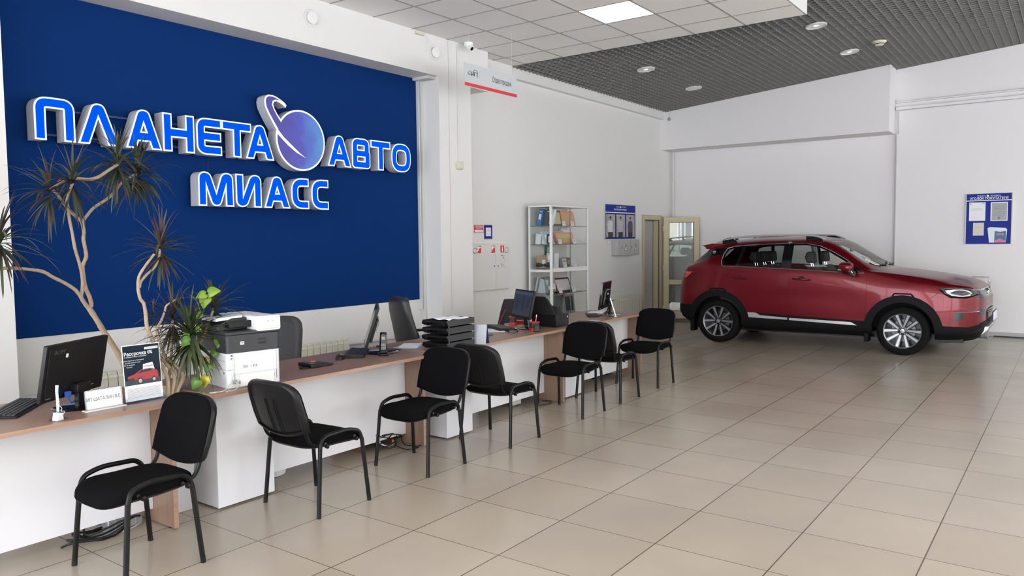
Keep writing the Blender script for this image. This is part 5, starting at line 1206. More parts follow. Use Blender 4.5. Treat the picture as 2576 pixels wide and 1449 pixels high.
t, T = good('packaged_part', 'tall dark teal strip with a pale round badge behind the shelf goods', 'part', CX0+.40, CYF+.36, z); m = MB(); m.box(0, .13, 0, .012, 0, .33); m.build('body', mat('teal_dark', (.04, .075, .085), .3), t, bevel=.003)
m = MB(); m.prism(rrect(.035, .10, .20, .31, .03), 'xz', -.002, 0); m.build('badge', mat('pale_teal', (.28, .42, .42), .5), t, smooth=False)
t, T = good('letter_card', 'white card with dark letters behind the yellow air filter', 'card', CX0+.73, CYF+.30, 1.561); m = MB(); m.box(0, .29, 0, .003, 0, .24); m.build('card', PAPER, t, smooth=False)
m = MB(); put_text(m, 'са', .13, WL(.11, .135, -.002), bold=True); m.build('lettering', INK, t, smooth=False)
z = .831
t, T = good('wrapped_filter', 'plastic wrapped pale filter leaning at the side of the lower glass shelf', 'air filter', CX0+.07, CYF+.36, z, R(-90), 0); m = MB(); m.M = Matrix.Rotation(R(12), 4, 'Y'); m.box(.005, .03, 0, .22, .012, .26); m.box(.06, .20, .0, .04, .03, .25); m.build('filter', CR4, t, bevel=.006)
m = MB(); m.M = Matrix.Rotation(R(12), 4, 'Y'); m.box(.05, .22, -.006, .05, .02, .265); m.build('film', ACRYL, t, bevel=.01)
for k, (x, w_, h_, c, lb) in enumerate(((.06, .11, .24, (.26, .24, .25), 'grey wrapped filter behind the left front post on the lower shelf'), (.13, .13, .26, (.16, .15, .16), 'dark grey packed filter with white label on the lower shelf'), (.30, .14, .25, (.38, .36, .37), 'grey bag packed filter left of the black framed filter'))):
    t, T = good('packed_filter', lb, 'air filter', CX0+x, CYF+.10+.05*k, z, R(-8), 14); m = MB(); m.M = T; m.box(0, w_, 0, .04, 0.012, h_); m.build('pack', mat('pack_%d' % k, c, .35, noise=.3, nscale=20), t, bevel=.008)
    m = MB(); m.M = T; m.box(.03, .09, -.002, 0, .06, .12); m.build('label', PAPER, t, smooth=False)
filterbox('air_filter', 'black framed white filter with a cross bar on the lower glass shelf', 'air filter', CX0+.42, CYF+.17, z, .40, .23, .05, BLKP, CR4, R(-3), 20)
t, T = good('bagged_part', 'plastic bagged dark part standing at the bottom of the cabinet', 'bagged part', CX0+.22, CYF+.14, .501, 0); m = MB(); m.prism([(0.02, 0), (.14, 0), (.10, .14), (.06, .14)], 'xz', 0, .05); m.build('part', DGREY, t, bevel=.004)
m = MB(); m.prism([(-.02, 0), (.18, 0), (.12, .22), (.08, .29), (.03, .2)], 'xz', -.01, .07); m.build('bag', ACRYL, t, smooth=False)
t, T = good('bagged_hose', 'bagged grey hoses hanging in the middle bottom of the cabinet', 'bagged part', CX0+.50, CYF+.12, .501, 0); m = MB()
for k in range(5): m.tube(smoothpath([(.02*k, 0, 0), (.015*k+.01, .01, .12), (.03, .0, .25), (.035, 0, .33)], 4), .007, 6)
m.build('hoses', GREYP, t)
m = MB(); m.prism([(-.03, 0), (.13, 0), (.07, .26), (.04, .34), (.0, .24)], 'xz', -.012, .03); m.build('bag', ACRYL, t, smooth=False)
t, T = good('framed_part', 'square grey framed part with dark panes at the bottom right of the cabinet', 'part', CX0+.64, CYF+.18, .501, 0, 6); m = MB(); m.M = T
for a in ((0, .31, 0, .03), (0, .31, .25, .28), (0, .035, 0, .28), (.275, .31, 0, .28)): m.box(a[0], a[1], 0, .03, a[2], a[3])
m.box(.19, .21, 0, .03, .03, .25); m.build('frame', mat('part_grey', (.22, .23, .25), .4), t, bevel=.003)
m = MB(); m.M = T; m.box(.035, .275, .01, .02, .03, .25); m.build('pane', DGREY, t, smooth=False)

# ------------------------------------------------------------------ grey brochure rack behind the car nose
t = thing('brochure_rack', 'grey metal rack standing at the far wall behind the nose of the red car', 'rack', (14.12, 1.22, 0))
RK = mat('rack_grey', (.36, .36, .38), .4)
for y in (-.115, .115):
    m = MB(); m.box(-.10, .14, y-.004, y+.004, .02, .90); m.build('side_plate', RK, t, bevel=.001)
m = MB(); m.box(-.12, .16, -.13, .13, 0, .012); m.build('base', RK, t)
for z_ in (.12, .45, .72):
    m = MB(); m.box(-.10, .14, -.111, .111, z_, z_+.008); m.build('shelf', RK, t)
m = MB(); m.tube([(-.09, -.115, .90), (-.09, -.115, .97), (-.09, .115, .97), (-.09, .115, .90)], .010, 8); m.build('top_rail', STEEL, t)
m = MB()
for z_ in (.16, .24, .7, .78, .85): m.lathe([(.001, -.003), (.008, -.003), (.008, 0)], 8, axis='y', c=(-.07, -.1195, z_))
m.build('bolts', WHP, t)
m = MB(); m.tube(smoothpath([(14.46, 1.05, .012), (14.44, .6, .012), (14.45, .2, .012), (14.44, -.5, .012)], 5), .008, 6); tag(m.build('floor_cable', INK), 'dark cable lying along the foot of the far wall', 'cable')

# ------------------------------------------------------------------ dragon trees and pothos
BARK = mat('pale_cane_bark', (.38, .28, .185), .8, noise=.3, nscale=30, bump=.5, bscale=90)
LF = [mat('dracaena_dark_green', (.030, .042, .022), .45), mat('dracaena_maroon', (.055, .025, .030), .45), mat('dracaena_olive', (.055, .075, .025), .4), mat('dracaena_grey_green', (.09, .105, .075), .4), mat('dracaena_dry', (.13, .085, .06), .6)]
def crown(parent, c, n, L_, seed, up=.25, mix=(.4, .35, .12, .05, .08), w_=.011, droop=1.0, tilt=(0, 0)):
    rnd = random.Random(seed); m = MB()
    for k in range(n):
        az = k*2.399+rnd.uniform(-.4, .4); f = k/n
        if f < .22: el = R(rnd.uniform(48, 88)); Lf = rnd.uniform(.55, .95)
        elif f < .58: el = R(rnd.uniform(-2, 48)); Lf = rnd.uniform(.7, 1.12)
        else: el = R(rnd.uniform(-72, -5)); Lf = rnd.uniform(.55, 1.0)
        L = L_*Lf; wd = w_*rnd.uniform(.85, 1.45)
        d = Vector((math.cos(az)*math.cos(el)+tilt[0], math.sin(az)*math.cos(el)+tilt[1], math.sin(el))).normalized(); p = Vector(c)+Vector((0, 0, -.10*f+.02)); side = d.cross(Vector((0, 0, 1)))
        side = side.normalized() if side.length > .05 else Vector((1, 0, 0)); seg = 8; vs = []; fs = []
        g = droop*rnd.uniform(.4, 1.7); tw = rnd.uniform(-.25, .25)
        for i in range(seg+1):
            t = i/seg; ww = wd*min(1, .5+2.5*t)*max(0, 1-t)**.62+.0004; nrm = side.cross(d).normalized()
            vs += [p-side*ww+nrm*ww*.4, p, p+side*ww+nrm*ww*.4]
            d = (d+Vector((0, 0, -.085*g*(.6+1.1*t)))).normalized(); side = (side-d*side.dot(d)+nrm*tw*.15).normalized(); p = p+d*(L/seg)
        for i in range(seg):
            a = i*3; fs += [(a, a+1, a+4, a+3), (a+1, a+2, a+5, a+4)]
        q = rnd.random(); mi = 0
        for j, pr in enumerate(mix):
            if q < pr: mi = j; break
            q -= pr
        m.add(vs, fs, mi)
    return m.build('leaf_crown', LF, parent, ang=1.2)
def cane(m, pts, r0, r1):
    P = smoothpath(pts, 4); n = len(P); rnd = random.Random(len(P))
    m.tube(P, [(r0+(r1-r0)*i/(n-1))*rnd.uniform(.93, 1.07) for i in range(n)], 10)
def potm(t, half0, half1, h_, y=0):
    m = MB(); a, b = half0, half1
    m.add([(-a, -a, 0), (a, -a, 0), (a, a, 0), (-a, a, 0), (-b, -b, h_), (b, -b, h_), (b, b, h_), (-b, b, h_), (-b+.012, -b+.012, h_), (b-.012, -b+.012, h_), (b-.012, b-.012, h_), (-b+.012, b-.012, h_), (-b+.015, -b+.015, h_-.05), (b-.015, -b+.015, h_-.05), (b-.015, b-.015, h_-.05), (-b+.015, b-.015, h_-.05)],
          [(3,2,1,0),(0,1,5,4),(1,2,6,5),(2,3,7,6),(3,0,4,7),(4,5,9,8),(5,6,10,9),(6,7,11,10),(7,4,8,11),(8,9,13,12),(9,10,14,13),(10,11,15,14),(11,8,12,15)])
    m.build('planter', mat('light_grey_planter', (.56, .56, .58), .5), t, bevel=.006)
    m = MB(); m.box(-b+.014, b-.014, -b+.014, b-.014, h_-.06, h_-.045); m.build('soil', mat('dark_soil', (.035, .025, .018), .95, bump=.8, bscale=60), t, smooth=False)
# tall multi-branched tree behind the first desk
PY = 5.2; PX0 = 2.80
t = thing('dragon_tree', 'tall branching dragon tree with bare pale canes behind the nearest desk', 'plant', (PX0, PY, 0))
potm(t, .13, .18, .42)
def shy(x, z, dy): return (x+dy*x/PY-PX0, dy, 1.634+(z-1.634)*(1+dy/PY))
def limb(pts, d0, d1): n = len(pts)-1; return [shy(x, z, d0+(d1-d0)*i/n) for i, (x, z) in enumerate(pts)]
m = MB()
cane(m, [(0, 0, .36)]+limb([(2.70, .62), (2.612, .867), (2.515, 1.044), (2.473, 1.127), (2.42, 1.222)], 0, 0), .022, .0165)
cane(m, limb([(2.42, 1.215), (2.437, 1.241), (2.427, 1.294), (2.405, 1.353), (2.396, 1.43), (2.394, 1.495), (2.418, 1.552), (2.415, 1.603), (2.406, 1.667), (2.411, 1.718), (2.402, 1.781)], 0, .03), .0135, .0105)
cane(m, limb([(2.42, 1.216), (2.397, 1.25), (2.374, 1.294)], 0, -.02), .0145, .0125)
cane(m, limb([(2.374, 1.294), (2.34, 1.344), (2.276, 1.392), (2.213, 1.429), (2.157, 1.466), (2.079, 1.484), (1.976, 1.497), (1.90, 1.50), (1.86, 1.56), (1.87, 1.64)], -.02, -.14), .0115, .009)
cane(m, limb([(2.377, 1.297), (2.389, 1.379), (2.384, 1.457), (2.372, 1.521), (2.351, 1.61), (2.338, 1.711), (2.326, 1.793), (2.321, 1.867), (2.317, 1.924), (2.355, 2.025)], -.02, -.09), .0105, .0085)
cane(m, limb([(2.402, 1.781), (2.361, 1.818), (2.32, 1.861), (2.281, 1.916), (2.254, 1.958), (2.214, 1.985)], .03, -.02), .010, .009)
cane(m, limb([(2.404, 1.781), (2.434, 1.819), (2.48, 1.872), (2.559, 1.926), (2.613, 1.974), (2.683, 2.056), (2.773, 2.108)], .03, .12), .010, .009)
cane(m, limb([(2.225, 1.985), (2.286, 2.031), (2.365, 2.057), (2.457, 2.055), (2.521, 2.076), (2.587, 2.122), (2.648, 2.165)], -.02, 0), .012, .010)
m.build('trunk', BARK, t, ang=1.2)
for k, (x, dy, z, n, L_, up_, mx, tl) in enumerate(((2.214, -.02, 1.99, 44, .30, 0, (.58, .32, .04, .02, .04), (-.3, 0)), (2.352, -.09, 2.05, 50, .29, 0, (.52, .38, .04, .02, .04), (0, 0)), (2.650, 0, 2.19, 84, .32, 0, (.60, .08, .18, .12, .02), (0, 0)), (2.785, .12, 2.13, 84, .32, 0, (.70, .12, .12, .04, .02), (.12, 0)), (1.925, -.14, 1.68, 56, .34, 0, (.55, .28, .07, .07, .03), (0, 0)))):
    crown(t, shy(x, z, dy), n, L_, 10+k, mix=mx, w_=.0088, tilt=tl, droop=1.1)
# tree in the tall grey planter between the first two desks
QX, QY = 2.485, 4.46
t = thing('dragon_tree', 'bushy dragon tree in the tall grey planter between the first two desks', 'plant', (QX, QY, 0))
potm(t, .105, .145, .70)
B_ = lambda pts, y0, y1: [(x-QX, (y0+(y1-y0)*i/(len(pts)-1))-QY, z) for i, (x, z) in enumerate(pts)]
m = MB()
for k, (dx, dy) in enumerate(((-.05, -.10), (-.03, -.09), (-.01, -.10), (-.04, -.06))):
    cane(m, [(dx*.6-.02, dy*.4-.02, .62), (dx-.03, dy-.09, .72), (dx-.035+.01*k, dy-.12, .78), (dx-.02+.03*k, dy-.08, .86), (dx*.3+.02*k-.04, -.06, .95)], .012, .010)
cane(m, [(-.03, -.06, .93)]+B_([(2.401, 1.071), (2.374, 1.144), (2.368, 1.226), (2.359, 1.285), (2.339, 1.316), (2.33, 1.374), (2.334, 1.431), (2.352, 1.47), (2.386, 1.515), (2.434, 1.572)], 4.4, 4.4), .012, .007)
cane(m, B_([(2.339, 1.379), (2.349, 1.413), (2.393, 1.457), (2.443, 1.496), (2.466, 1.536), (2.484, 1.60)], 4.4, 4.42), .008, .0065)
cane(m, [(0.02, -.06, .90), (-.03, -.06, 1.02)]+B_([(2.433, 1.121), (2.466, 1.177), (2.493, 1.234), (2.504, 1.26), (2.558, 1.289), (2.60, 1.302)], 4.4, 4.42), .009, .005)
cane(m, [(.05, -.06, .72), (.12, -.07, .90)]+B_([(2.665, .98), (2.698, 1.02), (2.734, 1.078), (2.77, 1.143), (2.81, 1.22)], 4.36, 4.40), .010, .007)
cane(m, [(.02, -.08, .72), (.06, -.14, .90), (.10, -.16, 1.05)], .012, .010)
cane(m, [(.0, -.05, .74), (.03, -.06, .95), (.06, -.04, 1.17)], .010, .008)
m.build('trunk', BARK, t, ang=1.2)
for k, (x, y, z, n, L_, mx, ww) in enumerate(((2.49, 4.42, 1.625, 64, .26, (.45, .38, .06, .05, .06), .0085), (2.815, 4.40, 1.235, 66, .26, (.5, .3, .12, .05, .03), .0085), (2.585, 4.30, 1.09, 120, .33, (.40, .05, .45, .09, .01), .0105), (2.545, 4.42, 1.195, 60, .25, (.45, .5, .02, .01, .02), .007), (2.445, 4.45, 1.225, 22, .13, (.3, .65, .02, .01, .02), .004))):
    crown(t, (x-QX, y-QY, z), n, L_, 40+k, mix=mx, w_=ww*1.0, droop=1.0 if k != 2 else 1.35)
# pothos vine climbing through it
PG = mat('pothos_leaf_lime', (.20, .33, .03), .4, noise=.2, nscale=20); PG2 = mat('pothos_leaf_green', (.09, .20, .025), .4, noise=.3, nscale=20); PG3 = mat('pothos_leaf_yellow', (.52, .44, .04), .4, noise=.3, nscale=20)
t = thing('pothos_vine', 'pothos vine with bright lime green leaves climbing through the bushy dragon tree', 'plant', (QX, QY, .65))
m = MB(); vine = [(2.55, 4.38, .64), (2.58, 4.26, .75), (2.60, 4.24, .86), (2.62, 4.26, .98), (2.66, 4.30, 1.08), (2.68, 4.33, 1.18), (2.66, 4.34, 1.28), (2.62, 4.34, 1.315)]
m.tube(smoothpath([(a-QX, b-QY, c-.65) for a, b, c in vine], 5), .0035, 6); m.build('stem', mat('vine_stem', (.18, .20, .05), .6), t)
def heart(c, s, th, k, mt):
    rnd = random.Random(k); n_ = Vector((-.62+rnd.uniform(-.3, .3), -.62+rnd.uniform(-.3, .3), .45+rnd.uniform(-.25, .25))).normalized()
    tip = Vector((.59, -.81, 0))*math.cos(R(th))+Vector((0, 0, 1))*math.sin(R(th)); tip = (tip-n_*tip.dot(n_)).normalized(); sd = n_.cross(tip)
    m = MB(); vs = [(.1, 0, .03)]; out = [(-.10, 0), (-.28, .18), (-.27, .42), (-.05, .62), (.28, .66), (.62, .50), (.95, .25), (1.25, 0)]; out = out+[(a, -b) for a, b in out[-2:0:-1]]
    out = [(p.x, p.y) for p in smoothpath([(a, b, 0) for a, b in out], 2)]
    for a, b in out: vs.append((a, b, -.10*(a-.4)**2+.16*abs(b)))
    B = Matrix(((tip.x, sd.x, n_.x, c[0]-QX), (tip.y, sd.y, n_.y, c[1]-QY), (tip.z, sd.z, n_.z, c[2]-.65), (0, 0, 0, 1)))
    nn = len(out); m.M = B @ Matrix.Scale(s, 4); m.add(vs, [(0, q+1, (q+1) % nn+1) for q in range(nn)]); m.build('leaf', mt, t, ang=1.5, solid=.0006)
HV = [(2.69, 4.30, 1.322, .052, 215, PG), (2.715, 4.29, 1.33, .066, 8, PG), (2.69, 4.29, 1.295, .062, 262, PG), (2.66, 4.31, 1.205, .040, 250, PG), (2.555, 4.26, 1.075, .066, 235, PG2), (2.745, 4.24, 1.045, .060, 265, PG2), (2.71, 4.24, .97, .045, 240, PG2),
      (2.65, 4.22, .90, .050, 255, PG2), (2.60, 4.17, .835, .060, 262, PG3), (2.545, 4.17, .825, .056, 240, PG2), (2.565, 4.15, .752, .034, 280, PG2), (2.66, 4.26, .93, .042, 250, PG3), (2.63, 4.28, 1.12, .036, 230, PG)]
for k, (x, y, z, s, th, mt) in enumerate(HV): heart((x, y, z), s*.88, th, k, mt)

# ------------------------------------------------------------------ red car
CARP = mat('car_red_metallic', (.135, .0012, .007), .30, metal=.4, coat=.3, spec=.3)
CLAD = mat('car_black_cladding', (.0045, .0045, .005), .6, spec=.15)
CGL = mat('car_black_gloss', (.006, .006, .007), .12)
CLINE = mat('car_panel_gap', (.02, .0, .002), .7)
CSIL = mat('car_silver_trim', (.60, .60, .62), .28, metal=.6)
CWIN = glass('car_window', (.96, .98, .97), .03); CWINR = glass('car_window_privacy', (.62, .67, .65), .03)
CXC = 12.44
car = thing('car', 'shiny red crossover car parked across the far end of the showroom', 'car', (CXC, 0, 0))
# stations: Y, bottom z, [sill x, x at z.5, x at z.75, x at z.95], belt(x,z), r6, r7, r8, r9z
ST = [
 (0.962, .36, (.42, .46, .45, .42), (.40, .790), (.34, .793), (.25, .796), (.12, .799), .80),
 (0.985, .31, (.60, .63, .62, .58), (.55, .825), (.46, .835), (.34, .842), (.17, .848), .85),
 (1.03, .27, (.70, .745, .735, .70), (.66, .893), (.56, .910), (.41, .920), (.2, .928), .930),
 (1.12, .23, (.78, .815, .81, .775), (.725, .95), (.61, .975), (.43, .99), (.21, 1.0), 1.003),
 (1.28, .21, (.84, .87, .865, .835), (.775, .98), (.65, 1.012), (.46, 1.032), (.22, 1.045), 1.048),
 (1.50, .205, (.865, .897, .89, .862), (.805, 1.02), (.69, 1.052), (.49, 1.073), (.24, 1.087), 1.09),
 (1.90, .20, (.87, .905, .902, .885), (.83, 1.075), (.735, 1.105), (.52, 1.128), (.25, 1.142), 1.146),
 (2.16, .20, (.87, .905, .903, .888), (.845, 1.105), (.765, 1.133), (.55, 1.155), (.28, 1.170), 1.175),
 (2.30, .20, (.87, .903, .900, .888), (.852, 1.118), (.80, 1.145), (.66, 1.185), (.34, 1.232), 1.245),
 (2.45, .20, (.87, .90, .897, .888), (.857, 1.122), (.805, 1.195), (.715, 1.258), (.36, 1.318), 1.335),
 (2.65, .20, (.87, .90, .893, .888), (.862, 1.126), (.795, 1.265), (.685, 1.392), (.35, 1.438), 1.452),
 (2.85, .20, (.87, .90, .892, .888), (.866, 1.130), (.785, 1.335), (.652, 1.508), (.34, 1.553), 1.565),
 (2.97, .20, (.87, .90, .892, .889), (.868, 1.134), (.780, 1.360), (.640, 1.548), (.33, 1.596), 1.606),
 (3.30, .20, (.87, .90, .893, .890), (.870, 1.146), (.775, 1.375), (.630, 1.566), (.33, 1.622), 1.634),
 (3.80, .20, (.87, .90, .895, .892), (.870, 1.158), (.770, 1.375), (.626, 1.562), (.33, 1.622), 1.634),
 (4.20, .20, (.87, .905, .902, .895), (.866, 1.172), (.760, 1.362), (.620, 1.540), (.33, 1.602), 1.612),
 (4.50, .20, (.87, .908, .905, .893), (.858, 1.188), (.750, 1.345), (.612, 1.508), (.33, 1.575), 1.585),
 (4.70, .21, (.865, .903, .900, .885), (.845, 1.200), (.738, 1.330), (.605, 1.475), (.33, 1.545), 1.555),
 (4.80, .22, (.86, .897, .893, .875), (.832, 1.195), (.730, 1.300), (.615, 1.400), (.33, 1.452), 1.460),
 (4.95, .24, (.845, .882, .876, .850), (.806, 1.175), (.715, 1.230), (.600, 1.285), (.32, 1.318), 1.325),
 (5.05, .27, (.82, .862, .852, .825), (.775, 1.150), (.690, 1.175), (.580, 1.200), (.31, 1.215), 1.22),
 (5.11, .30, (.79, .838, .828, .795), (.740, 1.095), (.650, 1.105), (.540, 1.112), (.3, 1.116), 1.118),
 (5.165, .34, (.73, .79, .78, .73), (.660, 1.02), (.580, 1.025), (.480, 1.028), (.27, 1.03), 1.03),
 (5.195, .42, (.62, .68, .68, .62), (.540, .97), (.470, .972), (.400, .973), (.2, .974), .975)]
def pchip(xs, ys, x):
    n = len(xs)
    if x <= xs[0]: return ys[0]
    if x >= xs[-1]: return ys[-1]
    i = max(j for j in range(n-1) if xs[j] <= x); h = [xs[k+1]-xs[k] for k in range(n-1)]; d = [(ys[k+1]-ys[k])/h[k] for k in range(n-1)]
    def sl(k):
        if k == 0: return d[0]
        if k == n-1: return d[-1]
        if d[k-1]*d[k] <= 0: return 0
        w1, w2 = 2*h[k]+h[k-1], h[k]+2*h[k-1]; return (w1+w2)/(w1/d[k-1]+w2/d[k])
    t = (x-xs[i])/h[i]; m0, m1 = sl(i)*h[i], sl(i+1)*h[i]
    return (2*t**3-3*t**2+1)*ys[i]+(t**3-2*t**2+t)*m0+(-2*t**3+3*t**2)*ys[i+1]+(t**3-t**2)*m1
def srows(s):
    Y, zb, (a, b, c, d), be, r6, r7, r8, z9 = s
    zl = zb+.08
    return [(max(a-.22, .1), zb), (a, zl), (b, .50), (c, .75), (d, min(.95, be[1]-.02)), be, r6, r7, r8, (0, z9)]
SY = [s[0] for s in ST]; SR = [srows(s) for s in ST]; NR = 10
YS = []
for i in range(len(SY)-1):
    k = max(1, round((SY[i+1]-SY[i])/.045)); YS += [SY[i]+(SY[i+1]-SY[i])*j/k for j in range(k)]
YS.append(SY[-1])
def section(Y):
    P = [(pchip(SY, [r_[k][0] for r_ in SR], Y), pchip(SY, [r_[k][1] for r_ in SR], Y)) for k in range(NR)]
    out = []
    for i in range(NR-1):
        p0 = P[i-1] if i > 0 else P[0]; p1, p2 = P[i], P[i+1]; p3 = P[i+2] if i+2 < NR else (-P[NR-2][0], P[NR-2][1])
        if i == 0: out.append(p1); continue
        for q in range(4):
            t = q/4; out.append(tuple(.5*((2*b)+(c-a)*t+(2*a-5*b+4*c-d)*t*t+(3*b-a-3*c+d)*t**3) for a, b, c, d in zip(p0, p1, p2, p3)))
    out.append(P[-1]); return out
vs = []; half = None
for Y in YS:
    S = section(Y); half = len(S); row = [(-x, z) for x, z in S]+[(x, z) for x, z in S[-2::-1]]
    vs += [(x, Y, z) for x, z in row]
nrw = 2*half-1; fs = []
for i in range(len(YS)-1):
    for j in range(nrw-1): a = i*nrw+j; fs.append((a, a+nrw, a+nrw+1, a+1))
fs.append(tuple(range(nrw))); fs.append(tuple((len(YS)-1)*nrw+j for j in range(nrw))[::-1])
bm = bmesh.new(); bv = [bm.verts.new(v) for v in vs]
for f in fs: bm.faces.new([bv[i] for i in f])
bmesh.ops.triangulate(bm, faces=[f for f in bm.faces if len(f.verts) > 4])
bmesh.ops.recalc_face_normals(bm, faces=bm.faces); bm.normal_update()
bvh = BVHTree.FromBMesh(bm)
from mathutils.interpolate import poly_3d_calc
for v in bm.verts: v.normal_update()
ORIG = [([v.co.copy() for v in f.verts], [v.normal.copy() for v in f.verts]) for f in bm.faces]
def smooth_normal(p, fn):
    q = bvh.find_nearest(p); 
    if q[0] is None: return fn
    V_, N_ = ORIG[q[2]]; w_ = poly_3d_calc(V_, q[0]); n_ = Vector((0, 0, 0))
    for a_, b_ in zip(w_, N_): n_ += b_*a_
    return n_.normalized() if n_.length > 1e-4 else fn
def surf(y, z, off=.0, side=-1):
    h_ = bvh.ray_cast(Vector((side*3, y, z)), Vector((-side, 0, 0)))
    return (h_[0].x+side*off, y, z) if h_[0] else (side*.6, y, z)
def sface(f, lim=.12): return abs(f.normal.x) > lim
def inpoly(p, poly):
    c = False; n = len(poly); j = n-1
    for i in range(n):
        if ((poly[i][1] > p[1]) != (poly[j][1] > p[1])) and (p[0] < (poly[j][0]-poly[i][0])*(p[1]-poly[i][1])/(poly[j][1]-poly[i][1])+poly[i][0]): c = not c
        j = i
    return c
lay = bm.faces.layers.int.new('part')
def cut_side(poly, pid, lim=.12, cond=None):
    n = len(poly); ys = [p[0] for p in poly]; zs = [p[1] for p in poly]; mg = .03
    for i in range(n):
        a, b = poly[i], poly[(i+1) % n]; nn = Vector((0, b[1]-a[1], a[0]-b[0]))
        if nn.length < 1e-6: continue
        y0, y1 = min(a[0], b[0])-mg, max(a[0], b[0])+mg; z0, z1 = min(a[1], b[1])-mg, max(a[1], b[1])+mg
        F = [f for f in bm.faces if sface(f, lim) and max(v.co.y for v in f.verts) > y0 and min(v.co.y for v in f.verts) < y1 and max(v.co.z for v in f.verts) > z0 and min(v.co.z for v in f.verts) < z1]
        if not F: continue
        E = {e for f in F for e in f.edges}; V_ = {v for f in F for v in f.verts}
        bmesh.ops.bisect_plane(bm, geom=list(F)+list(E)+list(V_), plane_co=(0, a[0], a[1]), plane_no=nn, dist=1e-5)
    bm.normal_update()
    for f in bm.faces:
        c = f.calc_center_median()
        if sface(f, lim) and inpoly((c.y, c.z), poly) and (cond is None or cond(f)): f[lay] = pid
def cut_top(poly, pid, cond):
    """polygon in x-y seen from above"""
    n = len(poly)
    for i in range(n):
        a, b = poly[i], poly[(i+1) % n]; nn = Vector((b[1]-a[1], a[0]-b[0], 0))
        x0, x1 = min(a[0], b[0])-.03, max(a[0], b[0])+.03; y0, y1 = min(a[1], b[1])-.03, max(a[1], b[1])+.03
        F = [f for f in bm.faces if cond(f) and max(v.co.x for v in f.verts) > x0 and min(v.co.x for v in f.verts) < x1 and max(v.co.y for v in f.verts) > y0 and min(v.co.y for v in f.verts) < y1]
        if not F: continue
        E = {e for f in F for e in f.edges}; V_ = {v for f in F for v in f.verts}
        bmesh.ops.bisect_plane(bm, geom=list(F)+list(E)+list(V_), plane_co=(a[0], a[1], 0), plane_no=nn, dist=1e-5)
    bm.normal_update()
    for f in bm.faces:
        c = f.calc_center_median()
        if cond(f) and inpoly((c.x, c.y), poly): f[lay] = pid
WY = (1.90, 4.50); WZ = .335
def circ(cy, r, n=28): return [(cy+r*math.cos(2*PI*k/n), WZ+r*math.sin(2*PI*k/n)) for k in range(n)]
G1 = [(3.395, 1.165), (3.405, 1.505), (3.22, 1.507), (3.05, 1.478), (2.90, 1.413), (2.68, 1.285), (2.53, 1.18), (2.50, 1.148)]
G2 = [(4.185, 1.195), (3.545, 1.178), (3.545, 1.500), (3.85, 1.497), (4.13, 1.480)]
G3 = [(4.41, 1.215), (4.235, 1.205), (4.185, 1.472), (4.30, 1.463), (4.39, 1.440), (4.43, 1.37), (4.43, 1.28)]
WO = [(4.435, 1.195), (3.49, 1.165), (2.80, 1.132), (2.40, 1.118), (2.45, 1.155), (2.66, 1.310), (2.85, 1.420), (3.02, 1.495), (3.22, 1.530), (3.50, 1.538), (4.14, 1.510), (4.33, 1.490), (4.42, 1.462), (4.462, 1.37), (4.47, 1.27), (4.455, 1.215)]
QP = [(4.42, 1.462), (4.462, 1.36), (4.60, 1.352), (4.80, 1.28), (4.96, 1.21), (4.99, 1.235), (4.84, 1.36), (4.72, 1.455)]
LOW = [(4.94, .40), (4.94, .5), (4.02, .5), (3.40, .478), (2.34, .447), (1.40, .43), (1.40, .1), (4.94, .1)]
REARB = [(4.90, .58), (5.3, .58), (5.3, .1), (4.90, .1)]
FRB = [(1.46, .43), (1.12, .425), (1.02, .455), (.97, .50), (.90, .50), (.90, .1), (1.46, .1)]
HLP = [(1.475, .925), (1.30, .945), (1.14, .935), (1.00, .905), (1.00, .865), (1.10, .825), (1.17, .805), (1.34, .812), (1.41, .850)]
TLP = [(5.16, 1.12), (4.93, 1.118), (4.925, 1.09), (5.04, .985), (5.16, .99)]
FOG = [(1.29, .615), (1.19, .615), (1.175, .545), (1.24, .505), (1.295, .495)]
cut_side(LOW, 1); cut_side(REARB, 1, -1); cut_side(FRB, 1, -1)
for cy in WY: cut_side(circ(cy, .492), 1)
for cy in WY: cut_side(circ(cy, .392), 9)
cut_side(WO, 2); cut_side(QP, 2)
cut_side(G1, 3); cut_side(G2, 4); cut_side(G3, 4)
cut_side(HLP, 5, .05); cut_side(TLP, 6, .1); cut_side(FOG, 13)
cut_side([(.90, .90), (1.06, .90), (1.06, .80), (.90, .80)], 7, -1, lambda f: f[lay] == 0)
cut_side([(.90, .66), (1.03, .66), (1.03, .585), (.90, .585)], 11, -1, lambda f: f[lay] == 0)
topc = lambda f: f.normal.z > .25
cut_top([(-.60, 2.345), (-.30, 2.215), (0, 2.19), (.30, 2.215), (.60, 2.345), (.655, 2.43), (.60, 2.80), (.575, 2.905), (.3, 2.935), (0, 2.945), (-.3, 2.935), (-.575, 2.905), (-.60, 2.80), (-.655, 2.43)], 8, topc)
cut_top([(-.55, 4.735), (0, 4.73), (.55, 4.735), (.60, 4.96), (.56, 5.04), (0, 5.05), (-.56, 5.04), (-.60, 4.96)], 10, lambda f: f.normal.z > .1)
cut_top([(-.62, 2.33), (-.66, 2.24), (-.3, 2.13), (0, 2.11), (.3, 2.13), (.66, 2.24), (.62, 2.33), (.3, 2.21), (0, 2.185), (-.3, 2.21)], 12, topc)
